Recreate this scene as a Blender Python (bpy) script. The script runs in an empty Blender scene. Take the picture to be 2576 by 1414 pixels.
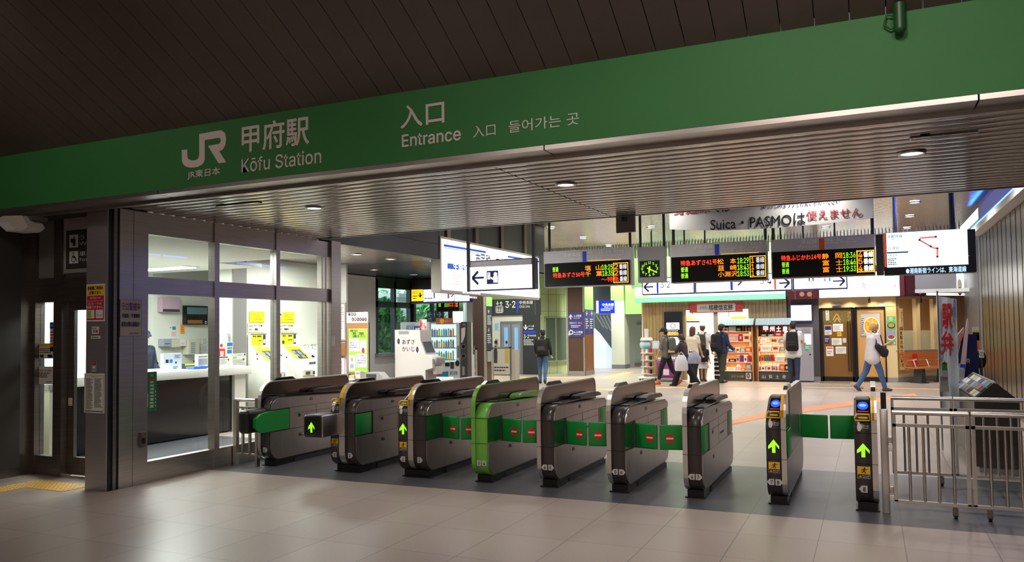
import bpy, bmesh, math, random
from mathutils import Vector, Matrix
random.seed(7)
SC = bpy.context.scene
COL = SC.collection
rad = math.radians
# ------------------------------------------------------------------ camera
YAW, PITCH, ROLL, FPX, CXP, CYP, EYE = rad(24.42778), rad(2.23811), rad(-0.74815), 1979.26, 1288.0, 754.14, 1.6
_c, _s = math.cos(YAW), math.sin(YAW)
_r = Vector((_c, _s, 0)); _f = Vector((-_s, _c, 0)); _u = Vector((0, 0, 1))
F2 = _f*math.cos(PITCH) + _u*math.sin(PITCH)
U2 = _u*math.cos(PITCH) - _f*math.sin(PITCH)
R3 = _r*math.cos(ROLL) + U2*math.sin(ROLL)
U3 = U2*math.cos(ROLL) - _r*math.sin(ROLL)
cam = bpy.data.cameras.new('camera')
cam.sensor_width = 36.0
cam.lens = FPX/2576*36
cam.shift_y = (CYP-707)/2576
cam.clip_end = 200
cam_o = bpy.data.objects.new('camera', cam)
cam_o.matrix_world = Matrix(((R3.x, U3.x, -F2.x, 0), (R3.y, U3.y, -F2.y, 0), (R3.z, U3.z, -F2.z, EYE), (0, 0, 0, 1)))
COL.objects.link(cam_o)
SC.camera = cam_o
# ------------------------------------------------------------------ world, exposure
W = bpy.data.worlds.new('sky'); SC.world = W
W.use_nodes = True
W.node_tree.nodes['Background'].inputs[0].default_value = (0.72, 0.90, 1.0, 1)
W.node_tree.nodes['Background'].inputs[1].default_value = 3.0
SC.view_settings.view_transform = 'Standard'
SC.view_settings.look = 'None'
SC.view_settings.gamma = 1
SC.view_settings.use_curve_mapping = False
SC.view_settings.exposure = 0.0
SC.cycles.max_bounces = 8
SC.cycles.transparent_max_bounces = 12
SC.cycles.sample_clamp_indirect = 6
SC.cycles.caustics_reflective = False
SC.cycles.caustics_refractive = False

def lamp(kind, name, loc, power, color=(1, 1, 1), target=None, parent=None, **kw):
    L = bpy.data.lights.new(name, kind)
    L.energy = power; L.color = color
    for k, v in kw.items(): setattr(L, k, v)
    o = bpy.data.objects.new(name, L)
    o.location = loc
    d = Vector(target if target else (loc[0], loc[1], loc[2]-1)) - Vector(loc)
    o.rotation_euler = d.to_track_quat('-Z', 'Y').to_euler()
    COL.objects.link(o)
    return o
# unseen concourse downlights; left-front and rear-wall spots are fill added to brighten the steel
WARM = (1.0, 0.85, 0.76)
for _x, _y, _z, _p, _t in ((-.3, 1.8, 4.8, 250, (.2, 5.8, 0)), (1.2, .3, 4.8, 215, (.8, 5.0, 0)), (-3.6, 1.0, 4.7, 115, (-3.0, 5.4, .3)), (-6.8, 2.4, 4.6, 75, (-7.6, 5.8, 1.6)), (-1.0, -3.5, 4.8, 220, (-1.0, -1.5, 0)), (-6.5, -2.5, 4.8, 160, (-6.5, -1, 0)),
                           (-10, -3.6, 4.6, 420, (-10, -6, 2)), (-5, -3.6, 4.6, 420, (-5, -6, 2)), (0, -3.6, 4.6, 420, (0, -6, 2))):
    lamp('SPOT', 'concourse_lamp', (_x, _y, _z), _p, WARM, target=_t, spot_size=rad(120), spot_blend=1.0, shadow_soft_size=.3)
lamp('SUN', 'evening_daylight', (-14, 10, 12), 3.2, (1, .98, .94), target=(-14, 15.5, 3.7), angle=rad(20))
# ------------------------------------------------------------------ materials
MATS = {}
def lin(h):
    if isinstance(h, tuple): r = [v/255 for v in h] if max(h) > 1 else list(h)
    else: r = [int(h[i:i+2], 16)/255 for i in (0, 2, 4)]
    return tuple(v/12.92 if v <= .04045 else ((v+.055)/1.055)**2.4 for v in r)
def mat(name, col, rough=0.5, metal=0.0, emit=0.0, ecol=None, spec=0.5, noise=0.0, nscale=8, bump=0.0, stretch=None, alpha=None):
    if name in MATS: return MATS[name]
    m = bpy.data.materials.new(name); m.use_nodes = True
    nt = m.node_tree; b = nt.nodes['Principled BSDF']
    c = lin(col)
    b.inputs['Base Color'].default_value = (*c, 1)
    b.inputs['Roughness'].default_value = rough
    b.inputs['Metallic'].default_value = metal
    b.inputs['Specular IOR Level'].default_value = spec
    if emit:
        b.inputs['Emission Color'].default_value = (*(lin(ecol) if ecol else c), 1)
        b.inputs['Emission Strength'].default_value = emit
    if noise or bump:
        tc = nt.nodes.new('ShaderNodeTexCoord'); mp = nt.nodes.new('ShaderNodeMapping')
        nt.links.new(tc.outputs['Object'], mp.inputs[0])
        if stretch: mp.inputs['Scale'].default_value = stretch
        n = nt.nodes.new('ShaderNodeTexNoise'); n.inputs['Scale'].default_value = nscale; n.inputs['Detail'].default_value = 4
        nt.links.new(mp.outputs[0], n.inputs['Vector'])
        if noise:
            mr = nt.nodes.new('ShaderNodeMapRange')
            mr.inputs['From Min'].default_value = .3; mr.inputs['From Max'].default_value = .7
            mr.inputs['To Min'].default_value = 1-noise; mr.inputs['To Max'].default_value = 1+noise
            nt.links.new(n.outputs['Fac'], mr.inputs['Value'])
            vm = nt.nodes.new('ShaderNodeVectorMath'); vm.operation = 'SCALE'
            vm.inputs[0].default_value = c
            nt.links.new(mr.outputs[0], vm.inputs['Scale'])
            nt.links.new(vm.outputs[0], b.inputs['Base Color'])
        if bump:
            bp = nt.nodes.new('ShaderNodeBump'); bp.inputs['Strength'].default_value = bump; bp.inputs['Distance'].default_value = .01
            nt.links.new(n.outputs['Fac'], bp.inputs['Height']); nt.links.new(bp.outputs[0], b.inputs['Normal'])
    MATS[name] = m
    return m
def glass(name, tint=(0.97, 1, 0.985), rough=0.0, fac=0.10, thin_col=None):
    """clear pane: transparent body with a mirror-like Fresnel surface"""
    if name in MATS: return MATS[name]
    m = bpy.data.materials.new(name); m.use_nodes = True
    nt = m.node_tree; nt.nodes.clear()
    out = nt.nodes.new('ShaderNodeOutputMaterial'); mx = nt.nodes.new('ShaderNodeMixShader')
    t = nt.nodes.new('ShaderNodeBsdfTransparent'); g = nt.nodes.new('ShaderNodeBsdfGlossy')
    t.inputs[0].default_value = (*tint, 1); g.inputs['Roughness'].default_value = rough
    lw = nt.nodes.new('ShaderNodeFresnel'); lw.inputs['IOR'].default_value = 1.45
    ge = nt.nodes.new('ShaderNodeNewGeometry'); iv = nt.nodes.new('ShaderNodeMath'); iv.operation = 'SUBTRACT'; iv.inputs[0].default_value = 1
    mu = nt.nodes.new('ShaderNodeMath'); mu.operation = 'MULTIPLY'
    nt.links.new(ge.outputs['Backfacing'], iv.inputs[1]); nt.links.new(iv.outputs[0], mu.inputs[0]); nt.links.new(lw.outputs[0], mu.inputs[1])
    nt.links.new(mu.outputs[0], mx.inputs[0]); nt.links.new(t.outputs[0], mx.inputs[1]); nt.links.new(g.outputs[0], mx.inputs[2])
    nt.links.new(mx.outputs[0], out.inputs[0])
    MATS[name] = m
    return m
def glow(name, col, s):
    return mat(name, col, rough=.4, emit=s, ecol=col)
STEEL = mat('brushed_steel', (186, 180, 176), .36, 1.0, noise=.10, nscale=3, stretch=(1, 1, 30))
STEELD = mat('dark_brushed_steel', (138, 130, 126), .40, 1.0, noise=.12, nscale=3, stretch=(1, 1, 30))
SLAT = mat('polished_slat_metal', (144, 136, 130), .15, 1.0, noise=.05, nscale=2)
SLATD = mat('shaded_slat_metal', (92, 92, 96), .22, 1.0)  # darker copy of the slat metal, paints the dimmer far annex ceiling
HSLAT = mat('hall_slat_metal', (190, 188, 182), .15, 1.0)
STEELP = mat('pillar_steel', (176, 174, 180), .42, .75, noise=.06, nscale=3, stretch=(1, 1, 30))
RIMM = mat('gate_rim_steel', (226, 220, 214), .42, 1.0)
GREEN = mat('sign_green_paint', (48, 122, 60), .62, noise=.04, nscale=2)
GREENSH = mat('lime_panel_paint', (150, 205, 110), .4)
WHITE = mat('white_paint', (235, 235, 230), .5)
OFFW = mat('offwhite_panel', (222, 220, 210), .5)
GREY = mat('grey_paint', (128, 126, 124), .5)
MGREY = mat('mid_grey_housing', (150, 148, 146), .45)
DGREY = mat('dark_grey', (58, 58, 60), .5)
BLACK = mat('black_plastic', (22, 21, 22), .35)
GLOSSB = mat('glossy_black', (14, 13, 14), .12)
BROWN = mat('dark_brown_plank', (92, 80, 75), .42, noise=.10, nscale=1.5)
LETTER = mat('sign_white_vinyl', (226, 216, 208), .5)
RED = mat('signal_red', (220, 44, 30), .5)
BLUE = mat('line_blue', (30, 60, 190), .5)
NAVY = mat('navy_print', (34, 36, 92), .5)
YEL = mat('safety_yellow', (248, 200, 24), .5)
INK = mat('black_ink', (24, 24, 28), .6)
PAPER = mat('white_paper', (232, 230, 226), .7)
GLASS = glass('clear_glass')
# ------------------------------------------------------------------ mesh helper
WL = {}
class MB:
    def __init__(s): s.v = []; s.f = []; s.m = []; s.sm = []; s.mats = []; s.M = Matrix.Identity(4)
    def mi(s, m):
        if m not in s.mats: s.mats.append(m)
        return s.mats.index(m)
    def add(s, vs, fs, m, smooth=False):
        b = len(s.v); i = s.mi(m)
        s.v += [s.M @ Vector(p) for p in vs]
        s.f += [tuple(b+k for k in q) for q in fs]; s.m += [i]*len(fs); s.sm += [smooth]*len(fs)
        return s
    def box(s, x0, y0, z0, x1, y1, z1, m):
        x0, x1 = min(x0, x1), max(x0, x1); y0, y1 = min(y0, y1), max(y0, y1); z0, z1 = min(z0, z1), max(z0, z1)
        vs = [(x, y, z) for z in (z0, z1) for y in (y0, y1) for x in (x0, x1)]
        return s.add(vs, [(0, 2, 3, 1), (4, 5, 7, 6), (0, 1, 5, 4), (2, 6, 7, 3), (0, 4, 6, 2), (1, 3, 7, 5)], m)
    def rbox(s, x0, y0, z0, x1, y1, z1, m, r=.01, seg=2):
        bm = bmesh.new(); bmesh.ops.create_cube(bm, size=1)
        for v in bm.verts: v.co = Vector(((x0+x1)/2+v.co.x*abs(x1-x0), (y0+y1)/2+v.co.y*abs(y1-y0), (z0+z1)/2+v.co.z*abs(z1-z0)))
        bmesh.ops.bevel(bm, geom=bm.edges[:], offset=min(r, .49*min(abs(x1-x0), abs(y1-y0), abs(z1-z0))), segments=seg, affect='EDGES', profile=.5)
        s.bm(bm, m, True); return s
    def bm(s, bm, m, smooth=False):
        bm.verts.index_update()
        s.add([v.co[:] for v in bm.verts], [tuple(v.index for v in f.verts) for f in bm.faces], m, smooth); bm.free(); return s
    def prism(s, pts, axis, a, b, m, smooth=False):
        """polygon pts in the plane normal to axis, extruded from a to b. axis x: (y,z); y: (x,z); z: (x,y)"""
        if axis == 'x': P = lambda p, d: (d, p[0], p[1])
        elif axis == 'y': P = lambda p, d: (p[0], d, p[1])
        else: P = lambda p, d: (p[0], p[1], d)
        n = len(pts)
        vs = [P(p, a) for p in pts] + [P(p, b) for p in pts]
        area = sum(pts[i][0]*pts[(i+1) % n][1]-pts[(i+1) % n][0]*pts[i][1] for i in range(n))
        flip = (area < 0) ^ (a > b) ^ (axis == 'y')
        caps = [tuple(range(n-1, -1, -1)), tuple(range(n, 2*n))]
        sides = [(i, (i+1) % n, n+(i+1) % n, n+i) for i in range(n)]
        if flip: caps = [c[::-1] for c in caps]; sides = [c[::-1] for c in sides]
        s.add(vs, caps, m); bb = len(s.v)-2*n; k = s.mi(m)
        s.f += [tuple(bb+i for i in q) for q in sides]; s.m += [k]*n; s.sm += [smooth]*n
        return s
    def cyl(s, p0, p1, r0, m, r1=None, n=12, caps=True, smooth=True):
        p0, p1 = Vector(p0), Vector(p1); r1 = r0 if r1 is None else r1
        d = (p1-p0).normalized(); a = d.orthogonal().normalized(); b = d.cross(a)
        ring = [(math.cos(2*math.pi*i/n), math.sin(2*math.pi*i/n)) for i in range(n)]
        vs = [p0+(a*c+b*q)*r0 for c, q in ring]+[p1+(a*c+b*q)*r1 for c, q in ring]
        s.add(vs, [(i, (i+1) % n, n+(i+1) % n, n+i) for i in range(n)], m, smooth)
        if caps: s.add(vs, [tuple(range(n-1, -1, -1)), tuple(range(n, 2*n))], m)
        return s
    def tube(s, pts, r, m, n=8, closed=False):
        pts = [Vector(p) for p in pts]; k = len(pts); rings = []
        prev = None
        for i, p in enumerate(pts):
            if closed: d = pts[(i+1) % k]-pts[i-1]
            else: d = pts[min(i+1, k-1)]-pts[max(i-1, 0)]
            d.normalize()
            a = d.orthogonal() if prev is None else (prev-d*prev.dot(d))
            a.normalize(); prev = a; b = d.cross(a)
            rings.append([p+(a*math.cos(2*math.pi*j/n)+b*math.sin(2*math.pi*j/n))*r for j in range(n)])
        vs = [v for R in rings for v in R]; fs = []
        for i in range(k if closed else k-1):
            o, q = i*n, ((i+1) % k)*n
            fs += [(o+j, o+(j+1) % n, q+(j+1) % n, q+j) for j in range(n)]
        s.add(vs, fs, m, True)
        if not closed: s.add(vs, [tuple(range(n-1, -1, -1)), tuple(range((k-1)*n, k*n))], m)
        return s
    def ball(s, c, r, m, nu=12, nv=8, smooth=True):
        rx, ry, rz = (r, r, r) if not isinstance(r, tuple) else r
        vs = [(c[0], c[1], c[2]-rz)]
        for j in range(1, nv):
            t = -math.pi/2+math.pi*j/nv
            vs += [(c[0]+rx*math.cos(t)*math.cos(2*math.pi*i/nu), c[1]+ry*math.cos(t)*math.sin(2*math.pi*i/nu), c[2]+rz*math.sin(t)) for i in range(nu)]
        vs.append((c[0], c[1], c[2]+rz)); L = len(vs)-1
        fs = [(0, 1+(i+1) % nu, 1+i) for i in range(nu)]
        for j in range(nv-2):
            o = 1+j*nu
            fs += [(o+i, o+(i+1) % nu, o+nu+(i+1) % nu, o+nu+i) for i in range(nu)]
        o = 1+(nv-2)*nu
        fs += [(o+i, o+(i+1) % nu, L) for i in range(nu)]
        return s.add(vs, fs, m, smooth)
    def cap(s, p0, p1, r0, r1, m, n=14, k=4):
        """tapered capsule (closed)"""
        p0, p1 = Vector(p0), Vector(p1); d = p1-p0; d = d.normalized() if d.length > 1e-6 else Vector((0, 0, 1))
        a = d.orthogonal().normalized(); b = d.cross(a)
        rings = [(p0-d*r0*math.cos(t), r0*math.sin(t)) for t in [math.pi/2*i/k for i in range(1, k+1)]]
        rings += [(p1+d*r1*math.sin(t), r1*math.cos(t)) for t in [math.pi/2*i/k for i in range(0, k)]]
        vs = [p0-d*r0]
        for c, r in rings: vs += [c+(a*math.cos(2*math.pi*i/n)+b*math.sin(2*math.pi*i/n))*r for i in range(n)]
        vs.append(p1+d*r1); L = len(vs)-1
        fs = [(0, 1+(i+1) % n, 1+i) for i in range(n)]
        for j in range(len(rings)-1):
            o = 1+j*n
            fs += [(o+i, o+(i+1) % n, o+n+(i+1) % n, o+n+i) for i in range(n)]
        o = 1+(len(rings)-1)*n
        fs += [(o+i, o+(i+1) % n, L) for i in range(n)]
        return s.add(vs, fs, m, True)
    def build(s, name, parent=None, loc=None):
        org = Vector(loc) if loc is not None else (WL[parent] if parent else Vector((0, 0, 0)))
        me = bpy.data.meshes.new(name)
        me.from_pydata([p-org for p in s.v], [], s.f)
        for m in s.mats: me.materials.append(m)
        me.polygons.foreach_set('material_index', s.m); me.polygons.foreach_set('use_smooth', s.sm)
        me.validate(); me.update()
        o = bpy.data.objects.new(name, me); COL.objects.link(o)
        if parent: o.parent = parent; o.location = org-WL[parent]
        else: o.location = org
        WL[o] = org
        return o
def thing(name, label, cat, loc, group=None):
    o = bpy.data.objects.new(name, None); COL.objects.link(o)
    o.empty_display_size = .1
    o.location = loc; WL[o] = Vector(loc)
    o['label'] = label; o['category'] = cat
    if group: o['group'] = group
    return o
def tag(o, label, cat, group=None, kind=None):
    o['label'] = label; o['category'] = cat
    if group: o['group'] = group
    if kind: o['kind'] = kind
    return o
def struct(o): o['kind'] = 'structure'; return o
# ------------------------------------------------------------------ text
TXT = {}
import os
def own_font(f):    # Blender's own bundled faces; the built-in face is used where one is missing
    try: return bpy.data.fonts.load(os.path.join(bpy.utils.system_resource('DATAFILES', path='fonts'), f))
    except Exception: return None
SANS, CJK = own_font('Inter.woff2'), own_font('Noto Sans CJK Regular.woff2')
def text_mesh(body, bold, res):
    k = (body, bold, res)
    if k not in TXT:
        c = bpy.data.curves.new('t', 'FONT'); c.body = body; c.size = 1; c.offset = bold; c.resolution_u = res
        ft = SANS if all(ord(q) < 0x250 for q in body) else CJK if any(q in '14' for q in body) else None
        if ft: c.font = ft
        o = bpy.data.objects.new('t', c); me = bpy.data.meshes.new_from_object(o)
        vs = [v.co[:2] for v in me.vertices]; fs = [tuple(p.vertices) for p in me.polygons]
        bpy.data.objects.remove(o); bpy.data.curves.remove(c); bpy.data.meshes.remove(me)
        x0 = min(v[0] for v in vs); x1 = max(v[0] for v in vs); y0 = min(v[1] for v in vs); y1 = max(v[1] for v in vs)
        TXT[k] = (vs, fs, x0, y0, x1, y1)
    return TXT[k]
# ------------------------------------------------------------------ picture-to-plane frame
def ray(px, py):
    return R3*((px-CXP)/FPX) - U3*((py-CYP)/FPX) + F2
def floor_pt(px, py, z=0.0):
    d = ray(px, py); t = (z-EYE)/d.z
    return Vector((d.x*t, d.y*t, z))
class Frame:
    """upright plane through origin, u along (cos a, sin a); n points to the viewer side"""
    def __init__(s, x, y, ang=0.0, tilt=0.0):
        s.o = Vector((x, y, 0)); s.u = Vector((math.cos(rad(ang)), math.sin(rad(ang)), 0)); s.n = Vector((s.u.y, -s.u.x, 0)); s.w = Vector((0, 0, 1))
    def at(s, px, py):
        d = ray(px, py); t = (s.o-Vector((0, 0, EYE))).dot(s.n)/d.dot(s.n)
        p = d*t+Vector((0, 0, EYE))
        return ((p-s.o).dot(s.u), p.z)
    def P(s, u, v, d=0.0): return s.o+s.u*u+s.w*v+s.n*d
    def quad(s, m, u0, v0, u1, v1, mt, d=.002):
        m.add([s.P(u0, v0, d), s.P(u1, v0, d), s.P(u1, v1, d), s.P(u0, v1, d)], [(0, 1, 2, 3)], mt)
    def pq(s, m, a, b, mt, d=.002):
        (u0, v1), (u1, v0) = s.at(*a), s.at(*b); s.quad(m, u0, v0, u1, v1, mt, d)
    def slab(s, m, u0, v0, u1, v1, d0, d1, mt):
        c = [(u0, v0), (u1, v0), (u1, v1), (u0, v1)]
        vs = [s.P(u, v, d0) for u, v in c]+[s.P(u, v, d1) for u, v in c]
        m.add(vs, [(3, 2, 1, 0), (4, 5, 6, 7), (0, 1, 5, 4), (1, 2, 6, 5), (2, 3, 7, 6), (3, 0, 4, 7)], mt)
    def pslab(s, m, a, b, d0, d1, mt):
        (u0, v1), (u1, v0) = s.at(*a), s.at(*b); s.slab(m, u0, v0, u1, v1, d0, d1, mt)
    def poly(s, m, pts, mt, d=.002, d0=None):
        n = len(pts)
        if sum(pts[i][0]*pts[(i+1) % n][1]-pts[(i+1) % n][0]*pts[i][1] for i in range(n)) < 0: pts = pts[::-1]
        vs = [s.P(u, v, d) for u, v in pts]
        m.add(vs, [tuple(range(n))], mt)
        if d0 is not None:
            vs2 = [s.P(u, v, d0) for u, v in pts]+vs
            m.add(vs2, [tuple(range(n-1, -1, -1))]+[(i, (i+1) % n, n+(i+1) % n, n+i) for i in range(n)], mt)
    def ppoly(s, m, px, mt, d=.002, d0=None): s.poly(m, [s.at(*p) for p in px], mt, d, d0)
    def disc(s, m, u, v, ru, rv, mt, d=.002, n=20, d0=None):
        s.poly(m, [(u+ru*math.cos(2*math.pi*i/n), v+rv*math.sin(2*math.pi*i/n)) for i in range(n)], mt, d, d0)
    def ring(s, m, u, v, r0, r1, mt, d=.002, n=24):
        for i in range(n):
            a, b = 2*math.pi*i/n, 2*math.pi*(i+1)/n
            s.poly(m, [(u+r0*math.cos(a), v+r0*math.sin(a)), (u+r1*math.cos(a), v+r1*math.sin(a)), (u+r1*math.cos(b), v+r1*math.sin(b)), (u+r0*math.cos(b), v+r0*math.sin(b))], mt, d)
    def line(s, m, a, b, w, mt, d=.002):
        (u0, v0), (u1, v1) = a, b; L = math.hypot(u1-u0, v1-v0) or 1; du, dv = -(v1-v0)/L*w/2, (u1-u0)/L*w/2
        s.poly(m, [(u0-du, v0-dv), (u1-du, v1-dv), (u1+du, v1+dv), (u0+du, v0+dv)], mt, d)
    def text(s, m, body, u0, v0, u1, v1, mt, d=.003, bold=0.0, res=2, keep=False, shear=0):
        vs, fs, x0, y0, x1, y1 = text_mesh(body, 0.0, max(res, 3))
        sx = (u1-u0)/max(x1-x0, 1e-6); sy = (v1-v0)/max(y1-y0, 1e-6)
        if keep: sx = sy = min(sx, sy)
        bold *= .5
        # heavier weight: the same outline struck several times, a hair apart
        for k, (bx, by) in enumerate(((0, 0),) if bold <= 0 else ((-bold, 0), (bold, 0), (0, bold), (0, -bold))):
            m.add([s.P(u0+(x+bx-x0)*sx, v0+(y+by-y0)*sy, d+.0008*k) for x, y in vs], fs, mt)
    def ptext(s, m, body, a, b, mt, d=.003, bold=0.0, res=2):
        """a, b: picture corners top-left and bottom-right of the lettering"""
        (u0, v1), (u1, v0) = s.at(*a), s.at(*b); s.text(m, body, u0, v0, u1, v1, mt, d, bold, res)
    def vtext(s, m, body, u, v1, v0, w, mt, d=.003, bold=0.0):
        n = len(body); h = (v1-v0)/n
        for i, ch in enumerate(body):
            if ch.strip(): s.text(m, ch, u-w/2, v1-(i+.92)*h, u+w/2, v1-(i+.08)*h, mt, d, bold)
    def greek(s, m, u0, v0, u1, v1, rows, mt, d=.003, fill=.45, seed=0):
        """rows of unreadably small print"""
        rr = random.Random(seed); h = (v1-v0)/rows
        for r in range(rows):
            y = v1-(r+.75)*h; e = u0+(u1-u0)*rr.uniform(.65, 1); x = u0
            while x < e:
                w = (u1-u0)*rr.uniform(.06, .2); s.quad(m, x, y, min(x+w, e), y+h*fill, mt, d); x += w+(u1-u0)*.03
    def arrow(s, m, u, v, w, h, mt, dirn='up', d=.004, t=.3):
        """signage arrow, chevron head and shaft, box w x h centred at u,v pointing up"""
        P = [(0, .5), (.5, .0), (.5, -.22), (.15, .13), (.15, -.5), (-.15, -.5), (-.15, .13), (-.5, -.22), (-.5, .0)]
        rot = {'up': 0, 'left': 90, 'down': 180, 'right': -90}.get(dirn, dirn)
        c, q = math.cos(rad(rot)), math.sin(rad(rot))
        pts = [(u+(x*c-y*q)*w, v+(x*q+y*c)*h) for x, y in P]
        for t3 in ((0, 1, 2, 3), (0, 3, 7, 8), (3, 4, 5, 6), (3, 6, 7)): s.poly(m, [pts[i] for i in t3], mt, d)
    def thin_arrow(s, m, u, v, w, h, mt, dirn='left', d=.004, t=.14):
        sg = -1 if dirn == 'left' else 1
        tip = (u+sg*w/2, v); k = min(w, h)*t*1.1
        s.line(m, (u-sg*w/2, v), (u+sg*(w/2-k*.7), v), k, mt, d)
        for q in (1, -1): s.line(m, tip, (u+sg*(w/2-h*.5), v+q*h/2), k*1.25, mt, d)
# ================================================================== structure
def floor_material():
    m = bpy.data.materials.new('floor_tiles'); m.use_nodes = True
    nt = m.node_tree; b = nt.nodes['Principled BSDF']; N = nt.nodes.new; Lk = nt.links.new
    tc = N('ShaderNodeTexCoord'); sp = N('ShaderNodeSeparateXYZ'); Lk(tc.outputs['Object'], sp.inputs[0])
    def M(op, a, bb=None, c=None):
        n = N('ShaderNodeMath'); n.operation = op
        for i, v in enumerate((a, bb, c)):
            if v is None: continue
            if isinstance(v, (int, float)): n.inputs[i].default_value = v
            else: Lk(v, n.inputs[i])
        return n.outputs[0]
    u = M('DIVIDE', M('ADD', sp.outputs[0], 0.98), .583); v = M('DIVIDE', M('SUBTRACT', sp.outputs[1], 7.05), .69)
    def joint(t, w): return M('GREATER_THAN', M('ABSOLUTE', M('SUBTRACT', M('FRACT', t), .5)), .5-w)
    jl = M('MAXIMUM', joint(u, .0065), joint(v, .0050))
    cb = N('ShaderNodeCombineXYZ'); Lk(M('FLOOR', u), cb.inputs[0]); Lk(M('FLOOR', v), cb.inputs[1])
    wn = N('ShaderNodeTexWhiteNoise'); wn.noise_dimensions = '2D'; Lk(cb.outputs[0], wn.inputs['Vector'])
    ns = N('ShaderNodeTexNoise'); ns.inputs['Scale'].default_value = 60; ns.inputs['Detail'].default_value = 6; Lk(tc.outputs['Object'], ns.inputs['Vector'])
    ns2 = N('ShaderNodeTexNoise'); ns2.inputs['Scale'].default_value = 1.3; Lk(tc.outputs['Object'], ns2.inputs['Vector'])
    band = M('MULTIPLY', M('GREATER_THAN', sp.outputs[1], 7.05), M('LESS_THAN', sp.outputs[1], 9.43))
    mx = N('ShaderNodeMix'); mx.data_type = 'RGBA'; Lk(band, mx.inputs['Factor'])
    mx.inputs['A'].default_value = (*lin((182, 166, 157)), 1); mx.inputs['B'].default_value = (*lin((88, 88, 94)), 1)
    var = M('ADD', M('ADD', M('MULTIPLY', wn.outputs['Value'], .10), .84), M('ADD', M('MULTIPLY', ns.outputs['Fac'], .16), M('MULTIPLY', ns2.outputs['Fac'], .06)))
    var = M('MULTIPLY', var, M('SUBTRACT', 1, M('MULTIPLY', jl, .5)))
    vm = N('ShaderNodeVectorMath'); vm.operation = 'SCALE'; Lk(mx.outputs['Result'], vm.inputs[0]); Lk(var, vm.inputs['Scale'])
    Lk(vm.outputs[0], b.inputs['Base Color'])
    Lk(M('ADD', M('MULTIPLY', ns2.outputs['Fac'], .16), .26), b.inputs['Roughness'])
    b.inputs['Specular IOR Level'].default_value = .5
    return m
FLOORM = floor_material()
m = MB(); m.box(-17, -6, -.15, 6, 40, 0, FLOORM); struct(m.build('floor'))
# --- sloped plank ceiling over the concourse
m = MB(); SL = .586
def zs(y): return 3.53+(5.35-y)*SL
x = -13.0-.07
while x < 2.2:
    x1 = min(x+.200, 2.2)
    vs = [(x, 5.36, zs(5.36)), (x1, 5.36, zs(5.36)), (x1, .5, zs(.5)), (x, .5, zs(.5))]
    vs += [(a, b+.03, c+.04) for a, b, c in vs]
    m.add(vs, [(0, 1, 2, 3), (7, 6, 5, 4), (1, 0, 4, 5), (2, 1, 5, 6), (3, 2, 6, 7), (0, 3, 7, 4)], BROWN)
    x += .2065
m.add([(-13, 5.36, zs(5.36)+.06), (2.2, 5.36, zs(5.36)+.06), (2.2, .5, zs(.5)+.06), (-13, .5, zs(.5)+.06)], [(0, 1, 2, 3)], BLACK)
struct(m.build('ceiling_sloped_planks'))
m = MB(); m.box(-13, -6, zs(.5), 2.2, .5, zs(.5)+.1, BROWN); struct(m.build('ceiling_concourse'))
DARKW = mat('dark_wall', (70, 66, 64), .6); CONW = mat('concourse_wall', (150, 144, 138), .6)
m = MB(); m.box(-13, -6.2, 0, 2.2, -6, 6.5, CONW); struct(m.build('wall_concourse_rear'))
m = MB(); m.box(-13.2, -6, 0, -13, 6.1, 6.5, CONW); struct(m.build('wall_concourse_left'))
# --- entrance soffit: curved metal slats running along the gate line
def slats(m, x0, x1, y0, y1, z, pitch, mt, sag=.008, gap=.008, seg=6):
    n = round((y1-y0)/pitch); pitch = (y1-y0)/n
    for i in range(n):
        a, b = y0+i*pitch+gap/2, y0+(i+1)*pitch-gap/2
        pr = [(a+(b-a)*j/seg, z+sag*(abs(2*j/seg-1)**2.2)) for j in range(seg+1)]
        pr = [(a, z+.03)]+pr+[(b, z+.03)]
        vs = [(x0, *p) for p in pr]+[(x1, *p) for p in pr]; k = len(pr)
        m.add(vs, [(j+1, j, k+j, k+j+1) for j in range(k-1)], mt, True)
SOF = 2.95
m = MB()
slats(m, -7.2, -2.795, 5.62, 9.1, SOF, .15, SLAT); slats(m, -2.785, 2.2, 5.62, 9.1, SOF, .15, SLAT)
m.box(-7.2, 5.6, SOF+.03, 2.2, 9.1, 4.1, DGREY)
m.box(-7.2, 9.08, SOF-.005, 2.2, 9.12, SOF+.05, STEELD)
struct(m.build('ceiling_entrance_soffit'))
m = MB(); slats(m, -7.2, 2.2, 9.12, 17.95, 4.12, .12, HSLAT, sag=.016, seg=4); slats(m, -14, 2.2, 17.96, 33, 4.12, .12, HSLAT, sag=.016, seg=4); m.box(-14, 9.12, 4.15, 2.2, 33, 4.3, DGREY)
struct(m.build('ceiling_hall'))
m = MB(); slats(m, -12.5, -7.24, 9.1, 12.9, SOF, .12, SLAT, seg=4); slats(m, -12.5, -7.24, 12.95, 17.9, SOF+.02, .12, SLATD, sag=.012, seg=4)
m.box(-12.5, 9.1, SOF+.05, -7.24, 17.92, 4.12, DGREY); struct(m.build('ceiling_annex'))
# fins hanging across the far end of the hall ceiling
FIN = mat('grille_fin_metal', (196, 196, 190), .35, .4)
m = MB(); x = -13.5
while x < 2.15: m.box(x, 22.9, 3.72, x+.022, 23.06, 4.12, FIN); x += .085
struct(m.build('ceiling_fin_grille'))
# dark bulkhead between hall and annex
BULK = mat('bulkhead_dark_grey', (62, 62, 68), .45)
m = MB(); m.box(-7.24, 9.12, 2.93, -7.18, 12.78, 3.2, BULK); m.box(-7.24, 9.12, 3.205, -7.18, 12.78, 4.15, BULK)
struct(m.build('wall_bulkhead'))
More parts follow.
